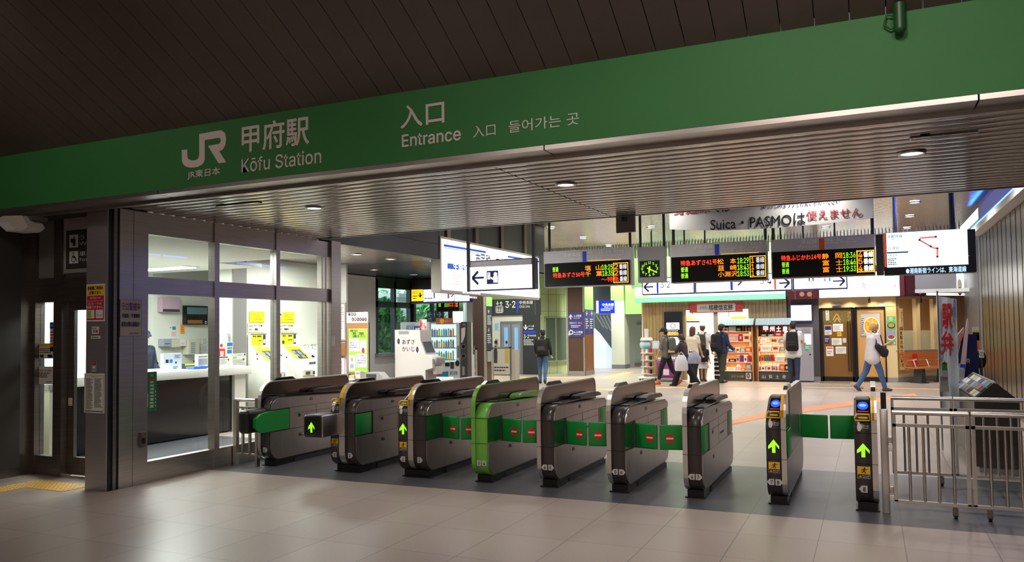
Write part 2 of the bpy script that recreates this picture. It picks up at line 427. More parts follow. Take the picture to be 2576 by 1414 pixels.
# --- right wall: profiled steel with a light ledge
m = MB(); m.box(2.24, -6, 0, 2.5, 19.5, 3.5, STEELD)
RIBW = mat('wall_steel_panel', (84, 77, 68), .26, 1.0, noise=.12, nscale=2, stretch=(1, 1, .3))
y = 4.0
while y < 19.4:
    y1 = min(y+1.5, 19.5)
    m.prism([(2.25, y+.004), (2.212, y+.012), (2.2, y+.04), (2.2, y1-.04), (2.212, y1-.012), (2.25, y1-.004)], 'z', 0.12, 3.47, RIBW)
    for q in (.33, .66): m.box(2.194, y+1.5*q-.012, .12, 2.201, y+1.5*q+.012, 3.47, RIBW)
    y += 1.5
struct(m.build('wall_right'))
m = MB(); m.box(2.02, -6, 3.5, 2.5, 19.5, 3.62, WHITE); struct(m.build('trim_1'))
UPW = mat('upper_wall_grey', (150, 148, 154), .5); HRW = mat('hall_side_grey', (104, 102, 106), .5)
m = MB(); m.box(2.2, -6, 3.62, 2.5, 19.5, 6.5, UPW); struct(m.build('wall_right_upper'))
LEDB = mat('blue_led', (20, 60, 255), .4, emit=22, ecol=(34, 96, 255))
t = thing('blue_light_strip', 'glowing blue light strip along the ledge of the ribbed steel wall', 'light strip', (2.05, 12.6, 3.62))
m = MB(); m.box(2.035, 5.7, 3.625, 2.075, 19.45, 3.66, LEDB); m.build('led_tube', t)
m = MB(); m.box(2.08, 5.7, 3.62, 2.095, 19.45, 3.67, STEEL); m.build('mounting_rail', t)
m = MB(); m.box(2.5, 19.5, 0, 2.7, 33, 4.2, HRW); m.box(2.2, 19.5, 0, 2.5, 19.62, 4.2, HRW); struct(m.build('wall_hall_right'))
# --- left: front pillar, door recess, glazed wall
m = MB()
m.box(-7.50, 5.68, 0, -7.19, 6.16, 2.96, STEELP)
m.box(-7.19, 5.74, 0, -7.165, 5.78, 2.96, STEELD); m.box(-7.19, 5.70, 0, -7.18, 6.16, 2.96, BLACK)
m.box(-7.20, 5.81, 0, -7.165, 5.98, 2.94, STEEL); m.box(-7.20, 5.985, 0, -7.165, 6.17, 2.94, STEEL)
struct(m.build('pillar_left'))
m = MB(); m.box(-7.165, 6.06, .40, -7.13, 6.12, .56, STEELD)
m.box(-7.13, 6.075, .44, -7.12, 6.105, .50, BLACK)
tag(m.build('door_control_box', loc=(-7.15, 6.09, .4)), 'small metal box low on the steel pillar side', 'control box')
# glazed wall frames on x=-7.2
m = MB()
m.box(-7.26, 6.17, 0, -7.18, 9.36, .215, STEEL)           # sill kick plate
m.box(-7.27, 6.17, .215, -7.17, 9.36, .23, STEEL)
m.box(-7.26, 6.17, 2.05, -7.18, 9.36, 2.24, STEEL)        # transom
m.box(-7.26, 6.17, 2.71, -7.18, 9.36, 2.95, STEEL)        # head
for y in (7.13, 8.21): m.box(-7.27, y, 0, -7.165, y+.075, 2.95, STEEL)
m.box(-7.30, 9.36, 0, -7.14, 9.58, 2.95, STEEL)
m.box(-7.27, 9.19, .23, -7.19, 9.22, 2.71, STEEL); m.box(-7.27, 9.27, .23, -7.19, 9.30, 2.71, STEEL)
struct(m.build('wall_glazed_frame'))
k = 1
for (a, b) in ((6.17, 7.13), (7.205, 8.21), (8.285, 9.19)):
    for z0, z1 in ((.23, 2.05), (2.24, 2.71)):
        m = MB(); m.box(-7.225, a, z0, -7.213, b, z1, GLASS); struct(m.build('window_%d' % k)); k += 1
# recess front: frames on y=6.12 between x=-8.97 and -7.5
m = MB()
m.box(-8.97, 6.1, 0, -8.50, 6.22, .22, STEELD); m.box(-8.58, 6.08, 0, -8.44, 6.22, 2.96, STEELD); m.box(-8.97, 6.1, 2.0, -7.5, 6.22, 2.28, STEELD)
m.box(-8.97, 6.08, 0, -8.90, 6.2, 2.96, STEELD); m.box(-8.97, 6.12, 2.28, -7.5, 6.2, 2.96, GREY)
m.box(-8.46, 6.09, 2.30, -8.42, 6.16, 2.96, STEEL)
struct(m.build('wall_recess_frame'))
m = MB(); m.box(-8.90, 6.14, .22, -8.58, 6.152, 2.0, GLASS); struct(m.build('window_7'))
d = MB()
d.box(-8.43, 6.16, .02, -8.33, 6.20, 2.0, STEELD); d.box(-7.42, 6.16, .02, -7.34, 6.20, 2.0, STEELD); d.box(-8.33, 6.16, .02, -7.42, 6.20, .22, STEELD); d.box(-8.33, 6.16, 1.9, -7.42, 6.20, 2.0, STEELD)
do = struct(d.build('door_1')); 
m = MB(); m.box(-8.33, 6.174, .22, -7.42, 6.186, 1.9, GLASS); m.build('door_glass', do)
# dark panels of the recess side wall
m = MB(); m.box(-9.1, 5.36, 0, -8.97, 6.22, 2.96, STEELD); m.box(-8.98, 5.40, 0, -8.955, 5.46, 2.96, STEEL); m.box(-8.975, 5.66, 0.1, -8.96, 5.95, 2.9, DARKW); m.box(-13, 5.36, 0, -9.1, 5.5, 2.96, STEELD)
struct(m.build('wall_recess_side'))
m = MB(); m.box(-9, 5.6, 2.955, -7.2, 6.2, 3.02, DGREY); struct(m.build('ceiling_recess'))
# office shell
OFW = mat('office_wall', (226, 228, 218), .6)
m = MB(); m.box(-13, 6.2, 0, -11.9, 10.0, 2.8, OFW); m.box(-13, 10.35, 0, -11.9, 13, 2.95, OFW); struct(m.build('wall_office'))
m = MB(); m.box(-11.9, 6.2, 2.72, -9.3, 10.3, 2.78, OFW); m.box(-9.3, 6.2, 2.72, -7.27, 9.3, 2.78, OFW); struct(m.build('ceiling_office'))
m = MB(); m.box(-13, 6.12, 0, -8.97, 6.2, 2.95, OFW); struct(m.build('wall_office_front'))
# annex walls
ANW = mat('annex_white_wall', (206, 206, 200), .55, noise=.04, nscale=40)
m = MB(); m.box(-10.3, 10.35, 0, -9.95, 12.75, 2.95, OFW); m.box(-9.96, 10.30, 0, -9.93, 10.62, 2.95, GREY); struct(m.build('wall_fare_machines'))
m = MB(); m.box(-11.2, 12.75, 0, -11, 16.15, 2.95, ANW); m.box(-11.2, 12.75, 0, -9.38, 12.8, 2.95, ANW)
m.box(-11.2, 16.15, 0, -11, 17.8, 1.02, ANW); m.box(-11.02, 14.6, 0, -10.96, 14.96, 2.95, OFW)
m.box(-11.25, 16.1, 1.0, -10.9, 17.8, 1.08, GREY); struct(m.build('wall_annex'))
LIMEF = mat('window_frame_green', (44, 66, 44), .4)
DKF = mat('window_frame_dark', (38, 40, 42), .4)
m = MB(); m.box(-11.1, 16.15, 2.70, -10.98, 17.8, 2.97, LIMEF); m.box(-11.1, 16.15, 2.22, -10.98, 17.8, 2.36, LIMEF)
for y in (16.15, 16.95, 17.7): m.box(-11.1, y, 1.06, -10.98, y+.08, 2.9, DKF)
struct(m.build('window_8_frame'))
for i, (a, b) in enumerate(((16.23, 16.95), (17.03, 17.7))):
    m = MB(); m.box(-11.06, a, 1.08, -11.05, b, 2.22, GLASS); m.box(-11.06, a, 2.36, -11.05, b, 2.70, GLASS); struct(m.build('window_%d' % (9+i)))
m = MB(); m.box(-11, 17.8, 1.0, -9.2, 17.9, 1.08, DKF); m.box(-11, 17.8, 2.36, -9.2, 17.9, 2.97, DGREY); m.box(-11, 17.82, 0, -9.2, 17.9, 1.0, ANW)
for x in (-11, -10.45, -9.9, -9.3): m.box(x, 17.8, 1, x+.08, 17.9, 2.45, DKF)
struct(m.build('wall_annex_end'))
for i, (a, b) in enumerate(((-10.92, -10.45), (-10.37, -9.9), (-9.82, -9.3))):
    m = MB(); m.box(a, 17.85, 1.08, b, 17.86, 2.36, GLASS); struct(m.build('window_%d' % (13+i)))
m = MB(); m.prism([(-9.2, 17.8), (-9.3, 17.7), (-13.9, 26.3), (-13.75, 26.3)], 'z', 0, 4.2, ANW); struct(m.build('wall_hall_left'))
# far walls of the hall
CREAM = mat('cream_wall', (216, 218, 200), .5)
m = MB(); m.box(-16, 33, 0, 2.7, 33.2, 4.2, CREAM); m.box(-9.8, 32.95, 2.3, -6.6, 33, 4.2, GREENSH); struct(m.build('wall_hall_back'))
# ================================================================== sign fascia over the gates
FY = 5.35
t = thing('station_sign', 'long green station name band above the gates with white lettering', 'sign', (-3, FY, 2.96))
m = MB(); m.box(-13, FY, 2.965, 2.2, 5.62, 3.53, GREEN)
m.build('band', t)
m = MB()
for a, b in ((-13, -6.10), (-6.09, -2.16), (-2.15, .62), (.63, 2.2)): m.box(a, FY+.003, 2.93, b, 5.60, 2.965, STEEL)
m.box(-13, 5.57, 2.90, 2.2, 5.62, 2.95, STEEL); m.build('steel_edge', t)
F = Frame(0, FY-.001)
Z2 = lambda x, y: (420+x/5.4386, 220+y/5.4386)
m = MB(); F.ppoly(m, [Z2(*p) for p in ((443, 638), (720, 588), (755, 592), (785, 612), (803, 645), (812, 710), (803, 780), (785, 825), (755, 858), (718, 872), (812, 1025), (708, 1038), (563, 800), (705, 774), (728, 760), (737, 735), (737, 710), (722, 692), (700, 692), (520, 722), (520, 985), (508, 1025), (480, 1058), (430, 1085), (380, 1096), (330, 1098), (280, 1090), (240, 1070), (215, 1035), (206, 990), (205, 858), (280, 848), (281, 950), (295, 980), (325, 997), (360, 1000), (400, 994), (430, 972), (443, 930))], LETTER, .002); m.build('logo', t)
def t4(body, L, R, T, B, bold=0.0):
    m = MB(); F.text(m, body, F.at(*L)[0], F.at(*B)[1], F.at(*R)[0], F.at(*T)[1], LETTER, .002, bold*1.6, res=4); m.build('lettering', t)
t4('JR東日本', (472.4, 444), (553.9, 433), (546.9, 421.3), (475.2, 452), .025)
t4('甲府駅', (609.4, 350), (777.6, 330), (690, 304), (631.5, 381.8), .022)
t4('Kōfu Station', (608.5, 414.9), (808.3, 396.5), (762, 380), (610.3, 434.2), .012)
t4('入口', (1008.8, 320.6), (1117.2, 280.8), (1115, 251.9), (1010.3, 323.8), .02)
t4('Entrance', (1012, 354.2), (1159.2, 340.5), (1032.3, 337.8), (1012.4, 370.5), .018)
t4('入口', (1190, 343.7), (1246.8, 329), (1245, 310.6), (1191.7, 346.8), .0)
t4('들어가는 곳', (1279.7, 318.5), (1456.9, 303.9), (1450.6, 282.5), (1286, 334.3), .0)
m = MB(); u, v = F.at(2262, 50)
DGREEN = mat('dark_green_paint', (34, 84, 46), .4)
m.cyl((u, FY-.06, v-.075), (u, FY-.06, v+.08), .036, DGREEN); m.ball((u, FY-.06, v-.075), (.036, .036, .03), DGREEN)
m.tube([(u-.03, FY-.03, v+.02), (u-.07, FY-.03, v+.03), (u-.085, FY-.03, v-.03), (u-.05, FY-.03, v-.06), (u-.03, FY-.03, v-.05)], .006, DGREEN, 6)
m.box(u-.03, FY-.06, v+.06, u+.03, FY, v+.09, DGREEN)
tag(m.build('sensor', loc=(u, FY, v)), 'green painted sensor tube with cable at the top right of the green band', 'sensor')
# ================================================================== downlights
LENS = mat('lamp_lens', (255, 250, 240), .4, emit=14, ecol=(255, 248, 238))
RIMW = mat('lamp_rim', (190, 190, 188), .3, .8)
def downlight(p, z, r, label, group, power, color=(1, .95, .9), size=rad(125)):
    x, y = (p if p[0] < 60 else floor_pt(p[0], p[1], z)[:2])
    t = thing('downlight', label, 'ceiling light', (x, y, z), group)
    m = MB(); n = 20
    m.cyl((x, y, z-.006), (x, y, z+.002), r, LENS, n=n); m.build('lens', t)
    m = MB(); m.tube([(x+(r+.012)*math.cos(2*math.pi*i/n), y+(r+.012)*math.sin(2*math.pi*i/n), z-.004) for i in range(n)], .014, RIMW, 6, True); m.build('rim', t)
    if power:
        L = lamp('SPOT', 'downlight_lamp', (x, y, z-.03), power, color, spot_size=size, spot_blend=.8, shadow_soft_size=.06)
G = 'round downlights in the slatted entrance soffit'
downlight((790, 522), SOF, .075, 'leftmost of the three round downlights in the entrance soffit', G, 62)
downlight((1423, 463), SOF, .075, 'middle one of the three round downlights in the entrance soffit', G, 62)
downlight((2293, 384), SOF, .08, 'rightmost of the three round downlights in the entrance soffit', G, 75)
G = 'round downlights in the hall ceiling'
HZ = 4.1
for p, lb in (((1386, 574), 'nearest of three downlights in line above the left departure board'), ((1467, 599), 'middle of three downlights in line above the left departure board'),
              ((1531, 618.6), 'farthest of three downlights in line above the left departure board'), ((2301, 509), 'nearest of three downlights in line above the route map screen'),
              ((2289, 544), 'middle of three downlights in line above the route map screen'), ((2282, 574), 'farthest of three downlights in line above the route map screen'),
              ((1638, 572), 'downlight in the hall ceiling above the clock'),
              ((2077, 572), 'downlight in the hall ceiling behind the lower edge of the white banner'), ((1298, 624.5), 'downlight in the hall ceiling above the lit map billboard'),
              ((1200, 604), 'downlight beside the hanger posts of the lit map billboard')):
    downlight(p, HZ, .09, lb, G, 0)
for x in (-6.0, -3.4, -.8, 1.3):
    for y, p_ in ((10.6, 85), (13.4, 110), (16.2, 135), (19.0, 170), (21.6, 215)):
        lamp('SPOT', 'hall_lamp', (x, y, HZ-.06), p_, (1, .955, .90), spot_size=rad(152), spot_blend=.8, shadow_soft_size=.09)
for x, y, p_ in ((-8.8, 20, 420), (-9.6, 23.4, 520), (-11.6, 24.6, 330), (-8.2, 26.6, 460), (-7.9, 29.4, 460), (-9.6, 29.6, 330)):  # unseen fill lamps added to lighten the left rear of the hall
    lamp('SPOT', 'hall_lamp', (x, y, HZ-.06), p_, (.98, 1, .92), spot_size=rad(140), spot_blend=.8, shadow_soft_size=.09)
for x, c_ in ((-6.2, (.80, 1, .66)), (-4.4, (.86, 1, .74)), (-2.4, (.95, 1, .9)), (-.4, (1, .98, .94)), (1.0, (.95, .97, 1))):  # tinted spots added to brighten the upper wall that the ceiling slats mirror
    lamp('SPOT', 'wall_washer', (x, 23.3, 3.98), 120, c_, target=(x, 24.45, 3.3), spot_size=rad(150), spot_blend=.9, shadow_soft_size=.1)
for x in (-9.2, -7.6): lamp('SPOT', 'wall_washer', (x, 30.5, 3.9), 200, (.86, 1, .74), target=(x, 33, 3.0), spot_size=rad(150), spot_blend=.9, shadow_soft_size=.1)  # same added fill on the lime rear wall
G = 'round downlights in the annex ceiling'
for p, z, lb in (((897, 639), SOF, 'left downlight in the nearer annex ceiling below the dark bulkhead'), ((983, 651), SOF, 'middle downlight in the nearer annex ceiling below the dark bulkhead'),
              ((1091, 655), SOF, 'downlight in the annex ceiling by the tip of the dark bulkhead'), ((941, 678), SOF+.02, 'left downlight in the farther annex ceiling above the windows'),
              ((1040, 690), SOF+.02, 'right downlight in the farther annex ceiling above the windows')):
    downlight(p, z, .075, lb, G, 60)
for x, y in ((-9, 14.5), (-8.4, 18.5), (-9, 11)): lamp('SPOT', 'annex_lamp', (x, y, SOF-.06), 60, (1, .96, .92), spot_size=rad(125), spot_blend=.8, shadow_soft_size=.08)
# ceiling hatches
def hatch(px, label):
    m = MB(); P = [floor_pt(*p, SOF-.004) for p in px]
    cx = sum(p.x for p in P)/4; cy = sum(p.y for p in P)/4; hx = abs(P[1].x-P[0].x)/2; hy = abs(P[2].y-P[1].y)/2
    m.box(cx-hx, cy-hy, SOF-.008, cx+hx, cy+hy, SOF+.004, SLAT)
    for s in (-1, 1): m.box(cx-hx, cy+s*hy-.006, SOF-.011, cx+hx, cy+s*hy+.006, SOF-.006, STEEL); m.box(cx+s*hx-.006, cy-hy, SOF-.011, cx+s*hx+.006, cy+hy, SOF-.006, STEEL)
    m.box(cx-hx+.06, cy+hy-.1, SOF-.012, cx-hx+.12, cy+hy-.06, SOF-.004, BLACK)
    tag(m.build('ceiling_hatch', loc=(cx, cy, SOF)), label, 'hatch')
hatch(((2250, 345), (2420, 325), (2420, 330), (2405, 362)), 'slatted access hatch in the soffit beside the rightmost downlight')
hatch(((500, 515), (640, 512), (640, 508), (625, 523)), 'access hatch at the left end of the entrance soffit')
# ================================================================== floor markings
TACT = mat('tactile_yellow', (226, 172, 72), .6)
TACTB = mat('tactile_yellow_hall', (236, 196, 120), .6)
def tactile(quads, label, group, dots=True, h=.004):
    m = MB()
    for q in quads:
        n = len(q); vs = [(p[0], p[1], .0005) for p in q]+[(p[0], p[1], h) for p in q]
        m.add(vs, [tuple(range(n, 2*n))]+[(i, (i+1) % n, n+(i+1) % n, n+i) for i in range(n)], TACT if dots else TACTB)
    if dots:
        for q in quads:
            a = Vector((*q[0], 0)); u = Vector((*q[1], 0))-a; v = Vector((*q[3], 0))-a
            nu, nv = max(1, round(u.length/.06)), max(1, round(v.length/.06))
            for i in range(nu):
                for j in range(nv):
                    c = a+u*(i+.5)/nu+v*(j+.5)/nv
                    m.cyl((c.x, c.y, h-.001), (c.x, c.y, h+.004), .017, TACT, .011, 8)
    x = sum(p[0] for p in quads[0])/4; y = sum(p[1] for p in quads[0])/4
    tag(m.build('tactile_paving', loc=(x, y, 0)), label, 'tactile paving', group)
tactile([[(-8.50, 5.52), (-7.62, 5.52), (-7.62, 5.86), (-8.50, 5.86)], [(-8.50, 5.19), (-8.2, 5.19), (-8.2, 5.52), (-8.5, 5.52)], [(-8.5, 4.3), (-8.2, 4.3), (-8.2, 5.19), (-8.5, 5.19)]], 'raised yellow tactile paving tiles before the left glass door', None)
G = 'yellow guide lines across the hall floor'
tactile([[(-8.1, 24.78), (-7.75, 24.78), (-7.95, 28.4), (-8.3, 28.4)]], 'yellow guide strip running toward the dark square pillar', G, False)
tactile([[(-12.6, 24.45), (-7.6, 24.45), (-7.6, 24.75), (-12.6, 24.75)]], 'thin yellow guide line in front of the lift wall', G, False)
tactile([[(-6.9, 19.55), (-4.6, 21.3), (-4.6, 21.65), (-7.0, 19.85)]], 'yellow guide strip slanting behind the fourth and fifth gates', G, False)
tactile([[(-8.4, 21.9), (2.2, 22.2), (2.2, 22.42), (-8.4, 22.1)]], 'long thin yellow guide line in front of the shops', G, False)
ORANGE = mat('orange_floor_tape', (236, 150, 104), .6)
m = MB(); P = [floor_pt(*p) for p in ((1800, 1066), (1925, 1038), (2150, 1009), (2300, 990), (2310, 999), (2150, 1020), (1930, 1050), (1806, 1076))]
m.add([(p.x, p.y, .003) for p in P], [(0, 1, 6, 7), (1, 2, 5, 6), (2, 3, 4, 5)], ORANGE)
tag(m.build('floor_tape', loc=P[0]), 'orange tape line on the floor behind the two rightmost gates', 'floor tape')
m = MB(); p = floor_pt(778, 1337); m.box(p.x-.012, p.y-.006, 0, p.x+.012, p.y+.006, .002, PAPER); tag(m.build('paper_scrap', loc=p), 'tiny pale scrap lying on the floor in the foreground', 'scrap')
# ================================================================== ticket gates
GY0, GY1, GTOP, FTOP = 7.42, 9.19, .83, 1.02
COVER = mat('gate_black_cover', (62, 55, 53), .30)
GSIDE = mat('gate_side_steel', (178, 172, 168), .38, 1.0, noise=.06, nscale=3, stretch=(1, 6, 1))
FINM = mat('gate_fin_smoked', (112, 102, 96), .18, 1.0)
LIMEG = mat('gate_lime_green', (118, 190, 72), .35)
PAD = mat('gate_flap_green', (24, 150, 62), .42)
PADD = mat('gate_pocket_green', (20, 96, 46), .3)
ARROWG = mat('arrow_lit_green', (150, 255, 50), .4, emit=1.6, ecol=(130, 255, 30))
ICB = mat('reader_blue', (40, 90, 235), .3, emit=.8, ecol=(40, 90, 245))
SEAM = mat('seam_dark', (12, 12, 12), .6)
def rounded(y0, z0, y1, z1, r):
    """profile in (y,z), counter-clockwise from lower near corner; r = near-bottom, far-bottom, far-top, near-top"""
    out = []
    for (cy, cz, a0), q in zip(((y0, z0, 180), (y1, z0, 270), (y1, z1, 0), (y0, z1, 90)), r):
        sy = 1 if cy == y0 else -1; sz = 1 if cz == z0 else -1
        for k in range(7):
            a = rad(a0+90*k/6); out.append((cy+sy*q+q*math.cos(a), cz+sz*q+q*math.sin(a)))
    return out
def clip(poly, axis, v, keep):
    out = []; n = len(poly)
    ins = lambda p: (p[axis] >= v) if keep > 0 else (p[axis] <= v)
    for i in range(n):
        a, b = poly[i], poly[(i+1) % n]
        if ins(a): out.append(a)
        if ins(a) != ins(b):
            t = (v-a[axis])/(b[axis]-a[axis]); out.append((a[0]+(b[0]-a[0])*t, a[1]+(b[1]-a[1])*t))
    return out
EXITP = rounded(GY0, .07, GY1, GTOP, (.16, .14, .08, .17))
EXITP = clip(EXITP, 1, GTOP, -1)
def cut_far(p):   # chamfer at the far top
    out = []
    for y, z in p:
        if y > 8.98: z = min(z, GTOP-(y-8.98)*.4)
        out.append((y, z))
    return out
ENTRYP = [(GY0+.16, .07)]+[(GY0+.16-.16*math.sin(rad(a)), .07+.16-.16*math.cos(rad(a))) for a in (15, 30, 45, 60, 75, 90)]+[(GY0, .70), (GY0+.015, .755), (GY0+.05, .80), (GY0+.10, .83), (GY0+.28, .93), (GY0+.36, .945), (GY0+.55, .94), (8.9, .86), (9.12, .80), (9.19, .72), (9.19, .2), (9.13, .1), (9.05, .07)]
FINP = rounded(GY0-.004, .07, GY1+.004, FTOP, (.17, .14, .10, .22))
def inset(poly, d):
    cy = sum(p[0] for p in poly)/len(poly); n = len(poly); out = []
    for i in range(n):
        a, b, c = poly[i-1], poly[i], poly[(i+1) % n]
        d1 = Vector((b[0]-a[0], b[1]-a[1])); d2 = Vector((c[0]-b[0], c[1]-b[1]))
        if d1.length < 1e-7: d1 = d2
        if d2.length < 1e-7: d2 = d1
        nn = (Vector((-d1.y, d1.x)).normalized()+Vector((-d2.y, d2.x)).normalized())
        if nn.length < 1e-6: out.append(b); continue
        nn.normalize(); out.append((b[0]+nn.x*d, b[1]+nn.y*d))
    return out
def side_panel(t, prof, xs, sgn, pads, seams=True):
    """steel cladding on one flank: bands split at the seams, with flap pockets left open"""
    q = inset(prof, .012); a, b = xs, xs+sgn*.014
    m = MB()
    m.prism(clip(q, 1, .684, 1), 'x', a, b, GSIDE)
    m.prism(clip(q, 1, .416, -1), 'x', a, b, GSIDE)
    mid = clip(clip(q, 1, .680, -1), 1, .420, 1)
    m.prism(clip(clip(mid, 0, 7.76, 1), 0, 8.86, -1), 'x', a, b, GSIDE)
    m.box(min(b, b+sgn*.001), 8.28, .425, max(b, b+sgn*.001), 8.285, .675, SEAM); m.box(min(b, b+sgn*.001), 7.86, .60, max(b, b+sgn*.001), 8.9, .604, SEAM)
    for k in range(5): m.box(b, 8.35+.05*k, .50, b+sgn*.001, 8.385+.05*k, .52, SEAM)
    m.box(b, 7.93, .555, b+sgn*.001, 7.975, .59, SEAM)
    p = m.build('side_panel', t)
    for k, (y, z) in enumerate(((8.2, .76), (7.98, .33))):
        m = MB(); m.rbox(b-.002, y-.045, z-.02, b+.002 if sgn > 0 else b-.006, y+.045, z+.02, STEELD, .006)
        m.cyl((b, y+.02, z), (b+sgn*.006, y+.02, z), .011, STEEL); m.build('lock', p)
    for y0, y1 in ((7.755, 7.775), (8.845, 8.865)): m = MB(); m.box(a, y0, .425, b+sgn*.004, y1, .675, STEELD); m.build('hinge_post', p)
    for y0, y1 in ((7.435, 7.752), (8.87, 9.175)):
        if (y0 < 8 and 'near' in pads) or (y0 > 8 and 'far' in pads):
            m = MB(); m.rbox(a-.002*sgn, y0, .43, a+.010*sgn, y1, .67, PAD, .008); m.build('folded_flap', t)
        else:
            m = MB(); m.box(a, y0, .425, a+.003*sgn, y1, .675, PADD); m.build('pocket_lining', t)
def sticker(m, F, u, v, s, txt, dirn):
    w, h = s*.42, s*.5
    if dirn == 'l': P = [(u-w-.3*s, v), (u-w+.1*s, v-h), (u+w, v-h), (u+w, v+h), (u-w+.1*s, v+h)]
    elif dirn == 'r': P = [(u+w+.3*s, v), (u+w-.1*s, v+h), (u-w, v+h), (u-w, v-h), (u+w-.1*s, v-h)]
    else: P = [(u-w, v-h), (u+w, v-h), (u+w, v+h), (u-w, v+h)]
    F.poly(m, P, STK, .002)
    F.text(m, txt, u-s*.17, v-s*.28, u+s*.17, v+s*.28, INK, .0035, .02)
STK = mat('number_sticker', (206, 206, 204), .4)
WARN = mat('warning_yellow', (250, 190, 20), .45)
def warn_sticker(t, F, u, v, w):
    m = MB(); h = w*1.0
    F.quad(m, u-w/2, v-.05*h, u+w/2, v+h*.62, WARN, .002)
    F.quad(m, u-w/2, v-h*.40, u+w/2, v-.05*h, INK, .002)
    F.quad(m, u-w/2-.003, v-h*.43, u+w/2+.003, v+h*.65, STK, .001)
    c = (u+.05*w, v+.30*h)
    F.disc(m, c[0]+.02*w, c[1]+.20*h, .07*w, .07*w, INK, .004, 10)
    L = lambda a, b, k: F.line(m, (c[0]+a[0]*w, c[1]+a[1]*w), (c[0]+b[0]*w, c[1]+b[1]*w), k*w, INK, .004)
    L((0, .12), (-.06, -.08), .12); L((0, .12), (.2, .06), .05); L((.2, .06), (.26, .16), .05); L((0, .1), (-.2, .08), .05); L((-.2, .08), (-.24, -.04), .05)
    L((-.06, -.08), (.1, -.16), .07); L((.1, -.16), (.04, -.3), .06); L((-.06, -.08), (-.2, -.2), .07); L((-.2, -.2), (-.3, -.16), .05)
    F.poly(m, [(u-.42*w, v-.33*h), (u-.16*w, v-.33*h), (u-.29*w, v-.1*h)], WARN, .004)
    F.quad(m, u-.30*w, v-.29*h, u-.28*w, v-.17*h, INK, .005)
    F.text(m, '倒れ込み注意', u-.13*w, v-.24*h, u+.44*w, v-.12*h, PAPER, .004, .01); F.greek(m, u-.1*w, v-.36*h, u+.4*w, v-.28*h, 1, PAPER, .004)
    m.build('warning_sticker', t)
def contour_strip(m, prof, i0, i1, x0, x1, off, mt):
    pts = inset(prof, -off)[i0:i1]; n = len(pts)
    m.add([(x0, *p) for p in pts]+[(x1, *p) for p in pts], [(i, i+1, n+i+1, n+i) for i in range(n-1)], mt)
